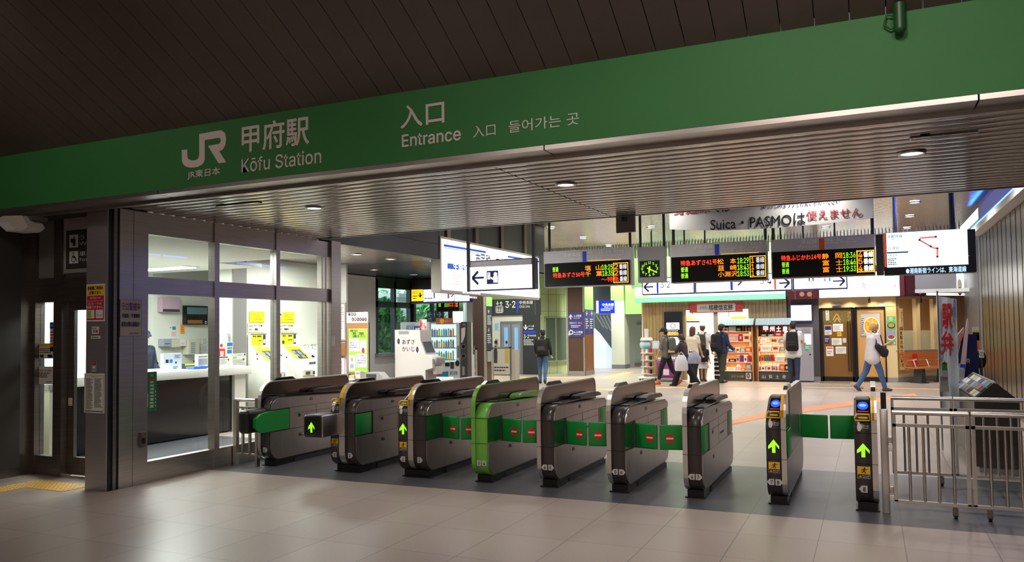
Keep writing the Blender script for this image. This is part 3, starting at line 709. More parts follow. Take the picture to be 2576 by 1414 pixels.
def gate(label, fin, right=None, left=None, nl=None, nr=None, green=False, arrow=False, padsR=(), padsL=(), box=None, plates=('right',)):
    cx = (fin[0]+fin[1])/2
    t = thing('ticket_gate', label, 'ticket gate', (cx, 8.3, 0), 'row of ticket gates')
    cov = LIMEG if green else COVER
    rim = LIMEG if green else RIMM
    xa = (left or fin)[0]; xb = (right or fin)[1]
    m = MB(); m.box(xa+.015, GY0+.10, 0, xb-.015, GY1-.12, .075, BLACK); m.box(xa-.005, GY0+.08, 0, xb+.005, GY0+.3, .012, BLACK)
    m.box(xa+.005, GY0+.45, .0, xb-.005, GY1-.10, .05, DGREY); m.build('base', t)
    FF = Frame(0, GY0-.001)
    # fin
    m = MB(); m.prism(inset(FINP, .012), 'x', fin[0]+.002, fin[1]-.002, FINM); 
    n = len(FINP); q = inset(FINP, .014)
    m.add([(fin[0], *p) for p in FINP]+[(fin[1], *p) for p in FINP]+[(fin[0], *p) for p in q]+[(fin[1], *p) for p in q],
          [(i, (i+1) % n, n+(i+1) % n, n+i) for i in range(n)]+[(2*n+i, 2*n+(i+1) % n, (i+1) % n, i) for i in range(n)]+[(n+i, n+(i+1) % n, 3*n+(i+1) % n, 3*n+i) for i in range(n)], rim)
    fo = m.build('fin', t)
    m = MB(); zt = FTOP+.003
    m.prism([(7.66, zt-.002), (8.06, zt-.002), (8.0, zt+.030), (7.74, zt+.030)], 'x', fin[0]+.004, fin[1]-.004, GLOSSB); m.build('sensor_bar', fo)
    for z in (.682, .418): m = MB(); m.box(fin[0]-.001, GY0-.0055, z-.002, fin[1]+.001, GY0, z+.002, SEAM); m.build('seam', fo)
    if arrow:   # yellow caution tape up the fin edge
        m = MB(); w = (fin[1]-fin[0]); c0 = fin[0]+w*.08; c1 = fin[0]+w*.62
        N0 = 21
        contour_strip(m, FINP, N0+2, N0+7, c0, c1, .002, WARN)
        FF.quad(m, c0, .79, c1, .86, WARN, .006)
        for k in range(4): FF.quad(m, c0+.006, .795+.016*k, c1-.006, .803+.016*k, INK, .007)
        m.build('caution_tape', fo)
        m = MB(); m.add([(c0, 7.58, zt-.012), (c1, 7.58, zt-.012), (c1, 7.66, zt+.001), (c0, 7.66, zt+.001)], [(0, 1, 2, 3)], RED); m.build('red_tape', fo)
    for sd, xs, prof, num, pads in (('right', right, EXITP, nr, padsR), ('left', left, ENTRYP, nl, padsL)):
        if not xs: continue
        prof = cut_far(prof) if sd == 'right' else prof
        x0, x1 = xs
        o0, o1 = (x0, x1-.012) if sd == 'right' else (x0+(.012 if 'left' in plates else 0), x1)
        m = MB(); m.prism(prof, 'x', o0, o1, cov, True)
        for z in (.682, .418): m.box(o0, GY0-.0015, z-.002, o1, GY0+.01, z+.002, SEAM)
        c = m.build('front_cover' if sd == 'right' else 'entry_cover', t)
        if sd == 'right':   # flat top with ticket outlet and display
            m = MB(); m.box(x0+.015, 7.66, GTOP-.001, x1-.02, 8.86, GTOP+.008, GLOSSB); m.box(x0+.03, 7.64, GTOP+.008, x1-.03, 7.74, GTOP+.012, STEELD)
            m.prism([(8.26, GTOP+.004), (9.0, GTOP-.01), (8.98, GTOP+.018), (8.88, GTOP+.040), (8.36, GTOP+.044), (8.29, GTOP+.03)], 'x', x0+.012, x1-.015, BLACK if not green else LIMEG)
            m.box(x0+.03, 8.40, GTOP+.040, x1-.035, 8.58, GTOP+.0465, MGREY); m.box(x0+.03, 8.62, GTOP+.038, x1-.035, 8.80, GTOP+.0455, MGREY); m.build('top_unit', t)
            side_panel(t, prof, x1-.013, 1, pads)
        else:
            if 'left' in plates: side_panel(t, prof, x0+.013, -1, pads)
            # ticket slot, reader
            cxm = (x0+x1)/2; w = x1-x0
            m = MB(); zz = .818; yy = GY0+.02
            ring = [(cxm-w*.44, yy-.012, zz-.03), (cxm-w*.44, yy-.018, zz-.005), (cxm-w*.34, yy+.004, zz+.022), (cxm+w*.40, yy+.004, zz+.022), (cxm+w*.44, yy-.018, zz-.03)]
            m.tube(ring, .0065, YEL, 6, True); m.box(cxm-w*.22, yy-.012, zz-.014, cxm+w*.3, yy+.02, zz-.002, YEL); m.build('ticket_slot', t)
            s = (.93-.83)/.18; nv = Vector((0, -s, 1)).normalized()
            def TP(a, b, d=.002): p = Vector((cxm+a*w, GY0+.10+.18*b, .83+.10*b))+nv*d; return p
            m = MB(); m.add([TP(-.36+.0, .1), TP(.40, .1), TP(.40, .98), TP(-.36, .98)], [(0, 1, 2, 3)], GLOSSB); m.add([TP(-.3, .16, .004), TP(.36, .16, .004), TP(.36, .24, .004), TP(-.3, .24, .004)], [(0, 1, 2, 3)], RED)
            pts = [TP(.03+.33*math.cos(2*math.pi*i/20), .62+.30*math.sin(2*math.pi*i/20), .005) for i in range(20)]
            m.add(pts, [tuple(range(20))], ICB)
            m.add([TP(.03+.22*math.cos(2*math.pi*i/20), .64+.12*math.sin(2*math.pi*i/20), .0065) for i in range(20)], [tuple(range(20))], mat('reader_pale', (140, 190, 240), .3, emit=.6)); m.build('card_reader', t)
            m = MB(); m.rbox(x0+.012, 7.70, .935, x1-.01, 7.86, .965, MGREY, .01); m.build('display_block', t)
            m = MB(); u0 = cxm-w*.28
            FF.poly(m, [(u0, .70), (u0+.018, .695), (u0+.034, .725), (u0+.03, .757), (u0+.018, .757), (u0+.016, .775), (u0+.002, .775), (u0, .757), (u0-.006, .73)], PAPER, .003)
            FF.text(m, 'きっぷ', u0+.045, .735, u0+.085, .752, PAPER, .003, .02); FF.text(m, 'TICKET', u0+.045, .718, u0+.085, .728, PAPER, .003)
            m.build('ticket_sign', t)
            if arrow and not box:
                m = MB(); FF.arrow(m, cxm, .535, w*.72, .118, ARROWG, 'up', .003); m.build('lit_arrow', t)
            warn_sticker(t, FF, cxm, .335 if True else 0, w*.70)
        if num:
            m = MB(); uc = (o0+o1)/2; w = o1-o0
            if len(num) == 2:
                k = 's' if green else None
                sticker(m, FF, uc-w*.20, .215, .055, num[0], k or 'l'); sticker(m, FF, uc+w*.24, .215, .055, num[1], k or 'r')
            else: sticker(m, FF, uc, .205, .06, num[0], 'l' if sd == 'left' else 'r')
            m.build('number_sticker', t)
    if box:
        x0, x1, sd = box
        m = MB(); m.rbox(x0, 7.07, .44, x1, GY0+.02, .69, BLACK, .035, 4)
        m.rbox((x1-.02 if sd == 'l' else x0-.003), 7.075, .445, (x1+.003 if sd == 'l' else x0+.02), GY0+.02, .685, STEEL, .01); o = m.build('flap_housing', t)
        if sd == 'l':
            fb = Frame(0, 7.07-.001); m = MB(); fb.arrow(m, (x0+x1)/2-.012, .555, .085, .115, ARROWG, 'up', .003); m.build('lit_arrow', t)
    return t
g1 = gate('black sided ticket gate at the far left with the wide green pad', (-6.762, -6.718), right=(-6.718, -6.575), nr='1', padsR=('far',))
# wide green pad and housing of the leftmost gate
m = MB(); m.rbox(-6.76, 7.07, .435, -6.60, 7.45, .71, BLACK, .05, 4); m.build('flap_housing', g1)
m = MB(); m.prism([(7.16, .50), (7.26, .43), (7.735, .43), (7.735, .672), (7.42, .672), (7.24, .65), (7.16, .60)], 'x', -6.60, -6.556, PAD); m.build('wide_flap', g1)
gate('ticket gate with a lit arrow on its projecting box, stickers 1 and 2', (-5.565, -5.484), right=(-5.484, -5.338), left=(-5.684, -5.565), nl='1', nr='2', arrow=True, padsR=('near', 'far'), box=(-5.80, -5.53, 'l'))
gate('ticket gate with lit arrow flush on its black front, stickers 2 and 3', (-4.643, -4.577), right=(-4.577, -4.412), left=(-4.768, -4.643), nl='2', nr='3', arrow=True, padsR=('far',))
gate('ticket gate with lime green front, stickers 3 and 4', (-3.860, -3.816), right=(-3.816, -3.666), nr='34', green=True, padsR=('far',))
gate('ticket gate with black front, stickers 4 and 5', (-3.112, -3.068), right=(-3.068, -2.922), nr='45', padsR=('far',))
gate('ticket gate with black front, stickers 5 and 6', (-2.374, -2.329), right=(-2.329, -2.183), nr='56', padsR=('far',))
gate('ticket gate with black front, stickers 6 and 7', (-1.632, -1.586), right=(-1.586, -1.448), nr='67', padsR=('near', 'far'))
g8 = gate('ticket gate with blue card reader and arrow, stickers 7 and 8', (-.751, -.706), left=(-.880, -.751), nl='78', arrow=True)
g9 = gate('rightmost ticket gate with blue card reader, beside the steel fence', (-.015, .031), left=(-.151, -.015), nl='8', arrow=True)
m = MB(); m.rbox(-.706, 7.46, .43, -.692, 7.76, .672, PAD, .006); m.build('folded_flap', g8)
m = MB(); m.prism(clip(inset(FINP, .02), 1, .42, -1), 'x', -.706, -.702, GSIDE); m.prism(clip(clip(inset(FINP, .02), 1, .424, 1), 0, 7.77, 1), 'x', -.706, -.702, GSIDE); m.build('side_panel', g8)
# closed green flaps between the gates
def flap(parent, x0, y0, x1, y1, z0, z1, sign_u, r=.045):
    d = Vector((x1-x0, y1-y0, 0)); L = d.length; ang = math.degrees(math.atan2(d.y, d.x))
    m = MB(); m.M = Matrix.Translation((x0, y0, 0)) @ Matrix.Rotation(rad(ang), 4, 'Z')
    m.rbox(0, -.014, z0, L, .014, z1, PAD, .012, 3); o = m.build('flap', parent)
    if sign_u is not None:
        m = MB(); F = Frame(x0, y0, ang); zc = (z0+z1)/2-.01
        F.disc(m, sign_u*L, zc, r, r, RED, .0155); F.quad(m, sign_u*L-r*.78, zc-r*.2, sign_u*L+r*.78, zc+r*.2, PAPER, .017); m.build('no_entry_mark', o)
gl = [o for o in bpy.data.objects if o.name.startswith('ticket_gate')]
gl.sort(key=lambda o: o.location.x)
for i, (xa, xb) in enumerate(((-4.412, -3.860), (-3.666, -3.112), (-2.922, -2.374), (-2.183, -1.632))):
    mid = xa+(xb-xa)*.445
    a, b = gl[2+i], gl[3+i]
    flap(a, xa-.005, 7.80, mid-.012, 7.735, .402, .648, .68)
    flap(b, mid+.012, 7.735, xb+.005, 7.80, .402, .648, .32)
flap(g8, -.70, 8.84, -.425, 8.80, .44, .682, None); flap(g9, -.405, 8.80, -.151, 8.84, .44, .682, None)
# ================================================================== steel swing fences
BARS = mat('fence_steel', (222, 216, 210), .30, 1.0)
def leaf(label, y, x0, x1, zt, z2, z0, xs, castor=None, grp='steel swing gates beside the ticket gates', hx=None):
    t = thing('fence_gate', label, 'fence gate', ((x0+x1)/2, y, z0), grp)
    m = MB(); m.cyl((x0, y, zt), (x1, y, zt), .021, BARS); m.build('top_rail', t)
    for nm, z in (('middle_rail', z2), ('bottom_rail', z0)):
        m = MB(); m.box(x0, y-.016, z-.013, x1, y+.016, z+.013, BARS); m.build(nm, t)
    for x in (x0+.013, x1-.013):
        m = MB(); m.box(x-.013, y-.016, z0, x+.013, y+.016, zt, BARS); m.build('stile', t)
    for x in xs:
        m = MB(); m.cyl((x, y, z0), (x, y, z2), .011, BARS, n=8); m.build('bar', t)
    if castor:
        m = MB(); m.cyl((castor, y, z0), (castor, y, .07), .012, BARS, n=8); m.prism([(y-.022, .02), (y+.022, .02), (y+.02, .09), (y-.02, .09)], 'x', castor-.02, castor+.02, STEELD); m.cyl((castor-.012, y, .026), (castor+.012, y, .026), .026, BLACK); m.build('castor', t)
    return t
FF = Frame(0, 7.47)
X = lambda px, y=1180: FF.at(px, y)[0]
post = thing('fence_post', 'steel gate post fixed beside the rightmost ticket gate', 'post', (.085, 7.5, 0))
m = MB(); m.rbox(.055, 7.47, 0, .115, 7.53, .885, BARS, .004); m.build('post', post)
m = MB(); m.box(.065, 7.55, .6, .108, 7.62, 1.02, BLACK); m.box(.065, 7.53, .6, .108, 7.56, .64, BLACK); m.build('back_box', post)
for z in (.63, .56, .21, .14):
    m = MB(); m.rbox(.112, 7.455, z-.03, .146, 7.50, z+.025, BARS if z in (.63, .21) else PAPER, .004); m.build('hinge', post)
leaf('nearer steel swing gate with vertical bars next to the gate post', 7.47, .150, X(2441), .862, .755, .112, [X(p) for p in (2289, 2325, 2362, 2400)], castor=.600)
leaf('steel swing gate with vertical bars running out of frame at the right', 7.47, X(2447), 1.45, .862, .755, .112, [X(p) for p in (2493, 2532, 2571)]+[1.18, 1.27, 1.36], castor=.845)
FB = Frame(0, 8.95)
X2 = lambda px, y=1100: FB.at(px, y)[0]
leaf('far steel swing gate behind the near one, by the leaflet rack', 8.95, X2(2243), X2(2398), .862, .755, .112, [X2(p) for p in (2275, 2305, 2335)], castor=.609)
leaf('far steel swing gate in front of the dark leaflet cabinet', 8.95, X2(2402), 1.40, .862, .755, .112, [X2(p) for p in (2440, 2476, 2510, 2545)]+[1.28])
p0 = thing('side_fence', 'short steel fence panel between glazed wall and leftmost ticket gate', 'fence', (-7.0, 7.46, 0))
m = MB(); m.box(-7.165, 7.43, 0, -7.115, 7.48, .80, BARS); m.build('post', p0)
m = MB(); m.box(-6.82, 7.43, 0, -6.785, 7.48, .82, BARS); m.build('post', p0)
m = MB(); m.cyl((-7.14, 7.455, .79), (-6.8, 7.455, .79), .022, BARS); m.build('top_rail', p0)
for nm, z in (('middle_rail', .70), ('bottom_rail', .13)):
    m = MB(); m.box(-7.12, 7.44, z-.012, -6.82, 7.47, z+.012, BARS); m.build(nm, p0)
for x in (-7.03, -6.92):
    m = MB(); m.box(x-.012, 7.44, .13, x+.012, 7.47, .70, BARS); m.build('bar', p0)
# ================================================================== notices on the steel pillar
def poster(F, tl, br, name, label, cat, base, draw, group=None, th=.004, bm=None):
    (u0, v1), (u1, v0) = F.at(*tl), F.at(*br)
    m = MB(); F.slab(m, u0, v0, u1, v1, 0, th, base)
    F2_ = type('o', (), {})()
    m.U = lambda a: u0+(u1-u0)*a; m.V = lambda b: v0+(v1-v0)*b; m.d = th+.0015
    m.R = lambda a0, b0, a1, b1, mt, e=0: F.quad(m, m.U(a0), m.V(b0), m.U(a1), m.V(b1), mt, m.d+e)
    m.T = lambda s, a0, b0, a1, b1, mt, bold=0.0, e=.0015: F.text(m, s, m.U(a0), m.V(b0), m.U(a1), m.V(b1), mt, m.d+e, bold)
    m.G = lambda a0, b0, a1, b1, rows, mt, seed=0: F.greek(m, m.U(a0), m.V(b0), m.U(a1), m.V(b1), rows, mt, m.d+.0015, .4, seed)
    draw(m)
    return tag(m.build(name, loc=F.P((u0+u1)/2, v0)), label, cat, group)
FP = Frame(0, 5.679)
CRIM = mat('poster_crimson', (196, 28, 52), .5); LIMEP = mat('poster_lime', (150, 200, 70), .5); PINKP = mat('poster_pink', (236, 190, 200), .5)
def d1(m):
    m.R(.04, .70, .96, .97, YEL); m.T('身延線ご利用の', .08, .845, .92, .945, INK, .02); m.T('お客さまへ', .18, .725, .82, .82, INK, .02)
    m.R(.04, .04, .96, .69, CRIM); m.T('身延線では', .2, .60, .8, .66, PAPER); m.T('SuicaなどのICカードは', .1, .525, .9, .575, PAPER); m.T('ICカードは', .14, .44, .86, .50, PAPER, .02); m.T('利用できません', .06, .34, .94, .42, PAPER, .03)
    m.R(.07, .08, .46, .31, PAPER, .001); m.R(.53, .08, .92, .31, PAPER, .001); m.R(.09, .10, .27, .29, LIMEP, .002); m.T('Suica', .58, .14, .86, .20, MGREY)
poster(FP, (218.5, 716), (264, 808), 'poster', 'yellow and red notice poster on the front of the steel pillar', 'poster', PAPER, d1)
def d2(m):
    m.R(.04, .03, .96, .05, INK); m.R(.04, .95, .96, .955, INK); m.R(.04, .03, .05, .955, INK); m.R(.95, .03, .96, .955, INK); m.T('お知らせ', .35, .90, .68, .93, INK)
    m.G(.10, .08, .46, .88, 26, INK, 1); m.G(.52, .14, .90, .88, 24, INK, 2)
poster(FP, (213, 939), (263, 1040), 'paper_notice', 'white two column paper notice taped low on the steel pillar', 'notice', PAPER, d2)
poster(FP, (232, 822), (249, 840), 'sticker', 'small white and red square sticker on the steel pillar', 'sticker', PAPER, lambda m: (m.T('禁', .15, .15, .5, .6, INK), m.R(.55, .2, .9, .55, RED), m.G(.1, .65, .9, .9, 2, INK)))
poster(FP, (230, 845), (253, 852), 'name_plate', 'narrow white plate under the square sticker on the pillar', 'plate', PAPER, lambda m: m.G(.12, .2, .88, .8, 1, INK))
poster(FP, (234, 906), (247, 936), 'wall_switch', 'small grey switch box on the pillar above the paper notice', 'switch', MGREY, lambda m: (m.R(.15, .62, .85, .95, STEEL), m.R(.2, .7, .8, .9, mat('switch_red', (190, 90, 60), .5), .001), m.R(.3, .3, .75, .5, PAPER), m.R(.3, .06, .7, .12, PAPER)), th=.02)
FX = Frame(-7.163, 0, 90)
PURP = mat('poster_purple', (120, 84, 160), .5)
def d3(m):
    m.R(0, 0, 1, 1, STEELD); m.R(.02, .015, .98, .985, mat('poster_grey_pink', (196, 184, 182), .5), .0005)
    m.T('テロ警戒中', .08, .70, .92, .92, PURP, .03); m.T('不審者・不審物件', .08, .50, .92, .62, NAVY, .02); m.T('発見の際は通報を！', .06, .26, .92, .40, NAVY, .02); m.T('山梨県警察', .40, .05, .85, .11, INK)
poster(FX, (301, 753), (355, 846), 'police_notice', 'framed police warning notice on the pillar side, above the control box', 'notice', STEELD, d3)
FG = Frame(-7.21, 0, 90)
SGRN = mat('sticker_green', (12, 120, 70), .5)
def d4(m):
    u, v = m.U(.5), m.V(.91)
    pts = []
    for i in range(10):
        r = .030 if i % 2 == 0 else .013; a = rad(90+36*i); pts.append((u+r*math.cos(a), v+r*math.sin(a)))
    FG.poly(m, pts, MGREY, m.d+.001)
    m.T('防犯中', .2, .77, .8, .83, RED, .02)
    for i, ch in enumerate('非常通報装置設置'): m.T(ch, .30, .70-.088*i-.0, .70, .762-.088*i, PAPER, .03)
    for i in range(5): m.R(.84, .1+.09*i, .90, .14+.09*i, PAPER)
    m.R(.12, .1, .17, .45, PAPER)
poster(FG, (368, 936), (394, 1032), 'glass_sticker', 'tall green vertical sticker on the glazed ticket office wall', 'sticker', SGRN, d4, th=.001)
poster(Frame(-7.139, 0, 90), (833, 845), (842, 870), 'name_plate', 'small white vertical plate on the end steel column', 'plate', PAPER, lambda m: (m.R(.1, .05, .9, .95, INK), m.R(.15, .07, .85, .93, PAPER, .0005), m.G(.35, .1, .65, .9, 9, INK)))
# mirrored lettering and logo on the corner glass
m = MB(); (a, vt), (b, vb) = FG.at(763, 866), FG.at(795, 880)
GLT = mat('glass_lettering', (150, 156, 160), .5)
FG.text(m, '自動ドア', b, vb, a, vt, GLT, .002)
tag(m.build('glass_lettering', loc=FG.P(a, vb)), 'reversed grey lettering stuck on the corner glass pane', 'lettering')
m = MB(); (a, vt), (b, vb) = FG.at(779, 911), FG.at(794, 916); FG.poly(m, [(a-.02, (vt+vb)/2), (a, vb), (b, vb), (b, vt), (a, vt)], BLUE, .0015); FG.quad(m, a+.008, vb+.006, b-.004, vt-.006, PAPER, .002)
tag(m.build('glass_arrow', loc=FG.P(a, vb)), 'small blue arrow sticker under the reversed lettering on the glass', 'sticker')
u, v = FG.at(787, 895); m = MB(); FG.poly(m, [(u-.034, v+.004), (u-.026, v+.012), (u-.012, v+.012), (u-.006, v+.006), (u-.004, v+.03), (u+.004, v+.03), (u+.006, v), (u+.025, v-.002), (u+.036, v-.014), (u+.045, v-.024), (u-.03, v-.024), (u-.03, v-.012)], BLUE, .002)
tag(m.build('glass_emblem', loc=FG.P(u, v)), 'small blue emblem sticker between lettering and arrow on the glass', 'sticker')
# safety dots on the panes
pane = {o.name: o for o in bpy.data.objects if o.name.startswith('window_')}
DOT = mat('safety_dot', (74, 70, 78), .4)
for w, pts in (('window_1', ((397, 914), (443, 912), (488, 909))), ('window_3', ((575, 905), (613, 904), (616, 892), (647, 891), (648, 903))), ('window_5', ((708, 894), (721, 899), (752, 898), (769, 894)))):
    for p in pts:
        m = MB(); u, v = FG.at(*p); FG.disc(m, u, v, .011, .013, DOT, -.0015, 12, d0=-.003); m.build('safety_dot', pane[w])
# recess signs and speaker
FR = Frame(0, 6.07)
t = thing('overhead_sign', 'dark sign with white pictograms above the left glass door', 'sign', (-8.2, 6.09, 2.33))
SGW = mat('sign_grey_panel', (176, 172, 172), .5)
m = MB(); F = FR; F.slab(m, -8.40, 2.32, -7.55, 2.95, -.03, 0, SGW); m.build('panel', t)
m = MB(); (a, vt), (b, vb) = FR.at(168, 581), FR.at(221, 674); FR.slab(m, a, vb, -7.58, vt, 0, .006, DGREY)
for (p, q, s1, s2) in (((176, 592), (198, 622), 'うら口', 'While'), ((176, 633), (198, 662), '車椅子', 'for Wh')):
    FR.pslab(m, p, q, .006, .008, PAPER)
    (u0, vv1), (u1, vv0) = FR.at(*p), FR.at(*q); w = u1-u0; h = vv1-vv0
    if s1 == 'うら口':
        FR.disc(m, u0+.55*w, vv1-.2*h, .09*w, .07*h, INK, .01, 10); FR.quad(m, u0+.42*w, vv0+.12*h, u0+.72*w, vv1-.3*h, INK, .01); FR.line(m, (u0+.42*w, vv0+.6*h), (u0+.2*w, vv0+.5*h), .05, INK, .01); FR.disc(m, u0+.22*w, vv0+.5*h, .06*w, .08*h, INK, .01, 8)
    else:
        FR.ring(m, u0+.5*w, vv0+.35*h, .2*w, .26*w, INK, .01, 16); FR.quad(m, u0+.42*w, vv0+.4*h, u0+.5*w, vv1-.2*h, INK, .01); FR.disc(m, u0+.46*w, vv1-.14*h, .07*w, .06*h, INK, .01, 8); FR.line(m, (u0+.5*w, vv0+.5*h), (u0+.72*w, vv0+.45*h), .012, INK, .01); FR.line(m, (u0+.72*w, vv0+.45*h), (u0+.85*w, vv0+.15*h), .012, INK, .01)
    FR.text(m, s1, u1+.02, vv1-.45*h, u1+.36, vv1-.05*h, PAPER, .008); FR.text(m, s2, u1+.02, vv0+.15*h, u1+.36, vv0+.4*h, PAPER, .008)
m.build('pictogram_board', t)
t = thing('loudspeaker', 'pale boxy loudspeaker hanging under the left end of the green band', 'loudspeaker', (-8.0, 5.2, 2.6))
SPK = mat('speaker_cream', (186, 180, 174), .5)
F = Frame(0, 5.2); m = MB()
F.ppoly(m, [(8, 558), (30, 546), (76, 545), (92, 572), (78, 583), (38, 585)], SPK, .09, d0=-.09); m.build('cabinet', t)
m = MB(); F.ppoly(m, [(12, 561), (44, 562), (62, 581), (40, 582)], mat('speaker_front', (200, 198, 194), .6), .094); m.build('grille', t)
m = MB(); a = F.at(76, 550); b = F.at(84, 530); m.box(a[0], 5.17, a[1]-.02, b[0]+.02, 5.34, a[1]+.02, STEELD); m.build('bracket', t)
# notices on the recess glass
FN = Frame(0, 6.135)
poster(FN, (97, 864), (136, 902), 'glass_notice', 'white notice with a yellow top on the narrow left pane', 'notice', PAPER, lambda m: (m.R(.05, .78, .95, .96, YEL), m.G(.1, .35, .9, .72, 3, INK), m.R(.1, .06, .35, .26, DGREY), m.R(.6, .06, .9, .26, NAVY)), th=.001)
poster(FN, (93, 922), (134, 967), 'glass_notice', 'plain white printed notice low on the narrow left pane', 'notice', PAPER, lambda m: (m.T('お客様へのお願い', .06, .72, .94, .84, RED), m.G(.06, .36, .94, .68, 3, INK, 5), m.G(.6, .1, .92, .2, 1, INK)), th=.001)
poster(FN, (126, 811), (147, 884), 'wall_map', 'blue topped list poster seen through the narrow left pane', 'poster', PAPER, lambda m: (m.R(0, .78, 1, 1, BLUE), m.T('停車駅案内', .15, .85, .9, .93, PAPER), m.G(.1, .1, .9, .72, 6, CRIM)), th=.001)
FD = Frame(0, 6.158)
poster(FD, (172, 1001), (182, 1021), 'glass_sticker', 'small no smoking sticker on the left glass door', 'sticker', PAPER, lambda m: (FD.ring(m, m.U(.5), m.V(.62), .014, .018, RED, m.d+.001, 14), m.G(.1, .06, .9, .25, 1, RED)), th=.001)
# ================================================================== ticket office
CTOP = mat('counter_white', (236, 234, 228), .35)
t = thing('service_counter', 'long white topped service counter with black front behind the glass', 'counter', (-10, 8.4, 0))
m = MB(); m.rbox(-10.5, 6.7, .93, -9.5, 10.28, 1.06, CTOP, .01); m.build('worktop', t)
m = MB(); m.box(-10.4, 6.75, .02, -9.62, 9.95, .93, GLOSSB); m.build('front_panel', t)
m = MB(); m.box(-10.4, 9.95, 0, -9.56, 10.2, .93, OFFW); m.build('end_panel', t)
m = MB(); m.box(-10.4, 6.55, 0, -9.3, 6.70, .93, mat('counter_beige', (204, 200, 180), .5)); m.box(-10.42, 6.52, .93, -9.28, 6.72, 1.0, MGREY); m.build('side_cabinet', t)
FC = Frame(-9.7, 8.5, 90); CZ = 1.06
def on_counter(a, b, name, label, cat, base, draw=None, d0=-.06, d1=0.0, sit=True):
    (u0, v1), (u1, v0) = FC.at(*a), FC.at(*b)
    if sit: v0 = CZ
    m = MB(); FC.slab(m, u0, v0, u1, v1, d0, d1, base)
    m.U = lambda q: u0+(u1-u0)*q; m.V = lambda q: v0+(v1-v0)*q
    m.R = lambda a0, b0, a1, b1, mt, e=0: FC.quad(m, m.U(a0), m.V(b0), m.U(a1), m.V(b1), mt, d1+.0015+e)
    m.T = lambda s, a0, b0, a1, b1, mt, bold=0.0: FC.text(m, s, m.U(a0), m.V(b0), m.U(a1), m.V(b1), mt, d1+.003, bold)
    m.G = lambda a0, b0, a1, b1, rows, mt, seed=0: FC.greek(m, m.U(a0), m.V(b0), m.U(a1), m.V(b1), rows, mt, d1+.003, .4, seed)
    if draw: draw(m)
    return tag(m.build(name, loc=FC.P((u0+u1)/2, v0, (d0+d1)/2)), label, cat)
PALEB = mat('pale_blue_board', (196, 206, 220), .4); TRAYB = mat('tray_blue', (40, 110, 220), .35); PALEG = mat('pale_grey_card', (206, 216, 214), .6)
on_counter((411, 890), (457, 930), 'control_panel', 'pale blue instrument panel standing on the white counter', 'panel', PALEB, lambda m: (m.R(.12, .45, .28, .65, INK), m.R(.33, .45, .5, .65, TRAYB), m.R(.03, .05, .45, .3, PAPER), m.G(.6, .7, .95, .92, 3, NAVY), m.G(.52, .08, .8, .25, 2, INK)))
on_counter((497, 892), (523, 928), 'printed_sign', 'white form stand at the right end of the first office pane', 'sign', PAPER, lambda m: (m.R(.1, .25, .95, .7, MGREY), m.G(.12, .78, .95, .9, 1, INK)))
(u0, _), (u1, _) = FC.at(467, 928), FC.at(506, 928); m = MB(); m.M = Matrix.Translation((-9.62, (u0+u1)/2+8.5, CZ))
w = (u1-u0)/2; n = 4
m.add([(-.07, -w*.85, .002), (.07, -w*.85, .002), (.07, w*.85, .002), (-.07, w*.85, .002), (-.09, -w, .045), (.09, -w, .045), (.09, w, .045), (-.09, w, .045)], [(3, 2, 1, 0), (0, 1, 5, 4), (1, 2, 6, 5), (2, 3, 7, 6), (3, 0, 4, 7)], TRAYB)
tag(m.build('coin_tray', loc=(-9.62, (u0+u1)/2+8.5, CZ)), 'blue plastic coin tray on the white counter', 'tray')
on_counter((484, 916), (523, 926), 'folder', 'yellow and black folder lying behind the blue tray', 'folder', INK, lambda m: m.R(0, .7, 1, 1, YEL), d0=-.3, d1=-.16)
on_counter((549, 898), (573, 925), 'desk_calendar', 'small white desk calendar on the counter by the mullion', 'calendar', PAPER, lambda m: (m.R(0, .9, 1, 1, INK), m.R(.12, .2, .92, .85, PALEG), m.G(.15, .25, .9, .8, 5, MGREY)))
FLG = mat('flag_red', (226, 40, 40), .6)
def dflag(m):
    m.R(.05, .0, .95, .68, FLG); m.T('東', .22, .36, .8, .60, PAPER, .02); m.T('北', .22, .06, .8, .28, PAPER, .02); u, v = m.U(.45), m.V(.8); FC.disc(m, u, v, .03, .03, CRIM, -.197, 14)
on_counter((571, 856), (590, 925), 'mini_banner', 'small red and white table banner on the counter', 'banner', PAPER, dflag, d0=-.21, d1=-.2)
on_counter((591, 860), (606, 922), 'leaflet_stand', 'blue and yellow leaflet stand beside the small red banner', 'leaflets', mat('pale_yellow', (226, 232, 170), .6), lambda m: (m.R(.05, .82, .95, .97, TRAYB), m.R(.05, .52, .85, .68, TRAYB), m.G(.1, .7, .9, .8, 1, INK)), d0=-.21, d1=-.18)
on_counter((586, 838), (610, 925), 'card_sheet', 'left one of two pale blue card sheets propped on the counter', 'card', PALEG, None, d0=-.32, d1=-.3)
on_counter((611, 838), (635, 925), 'card_sheet', 'right one of two pale blue card sheets propped on the counter', 'card', PALEG, None, d0=-.36, d1=-.34)
on_counter((580, 890), (617, 924), 'counter_notice', 'white notice board with a green tag at the counter end', 'notice', mat('notice_grey', (214, 214, 208), .5), lambda m: (m.R(.1, .62, .35, .75, LIMEP), m.T('ご案内', .35, .82, .7, .92, MGREY), m.G(.1, .12, .9, .55, 4, MGREY)), d0=-.02, d1=.02)
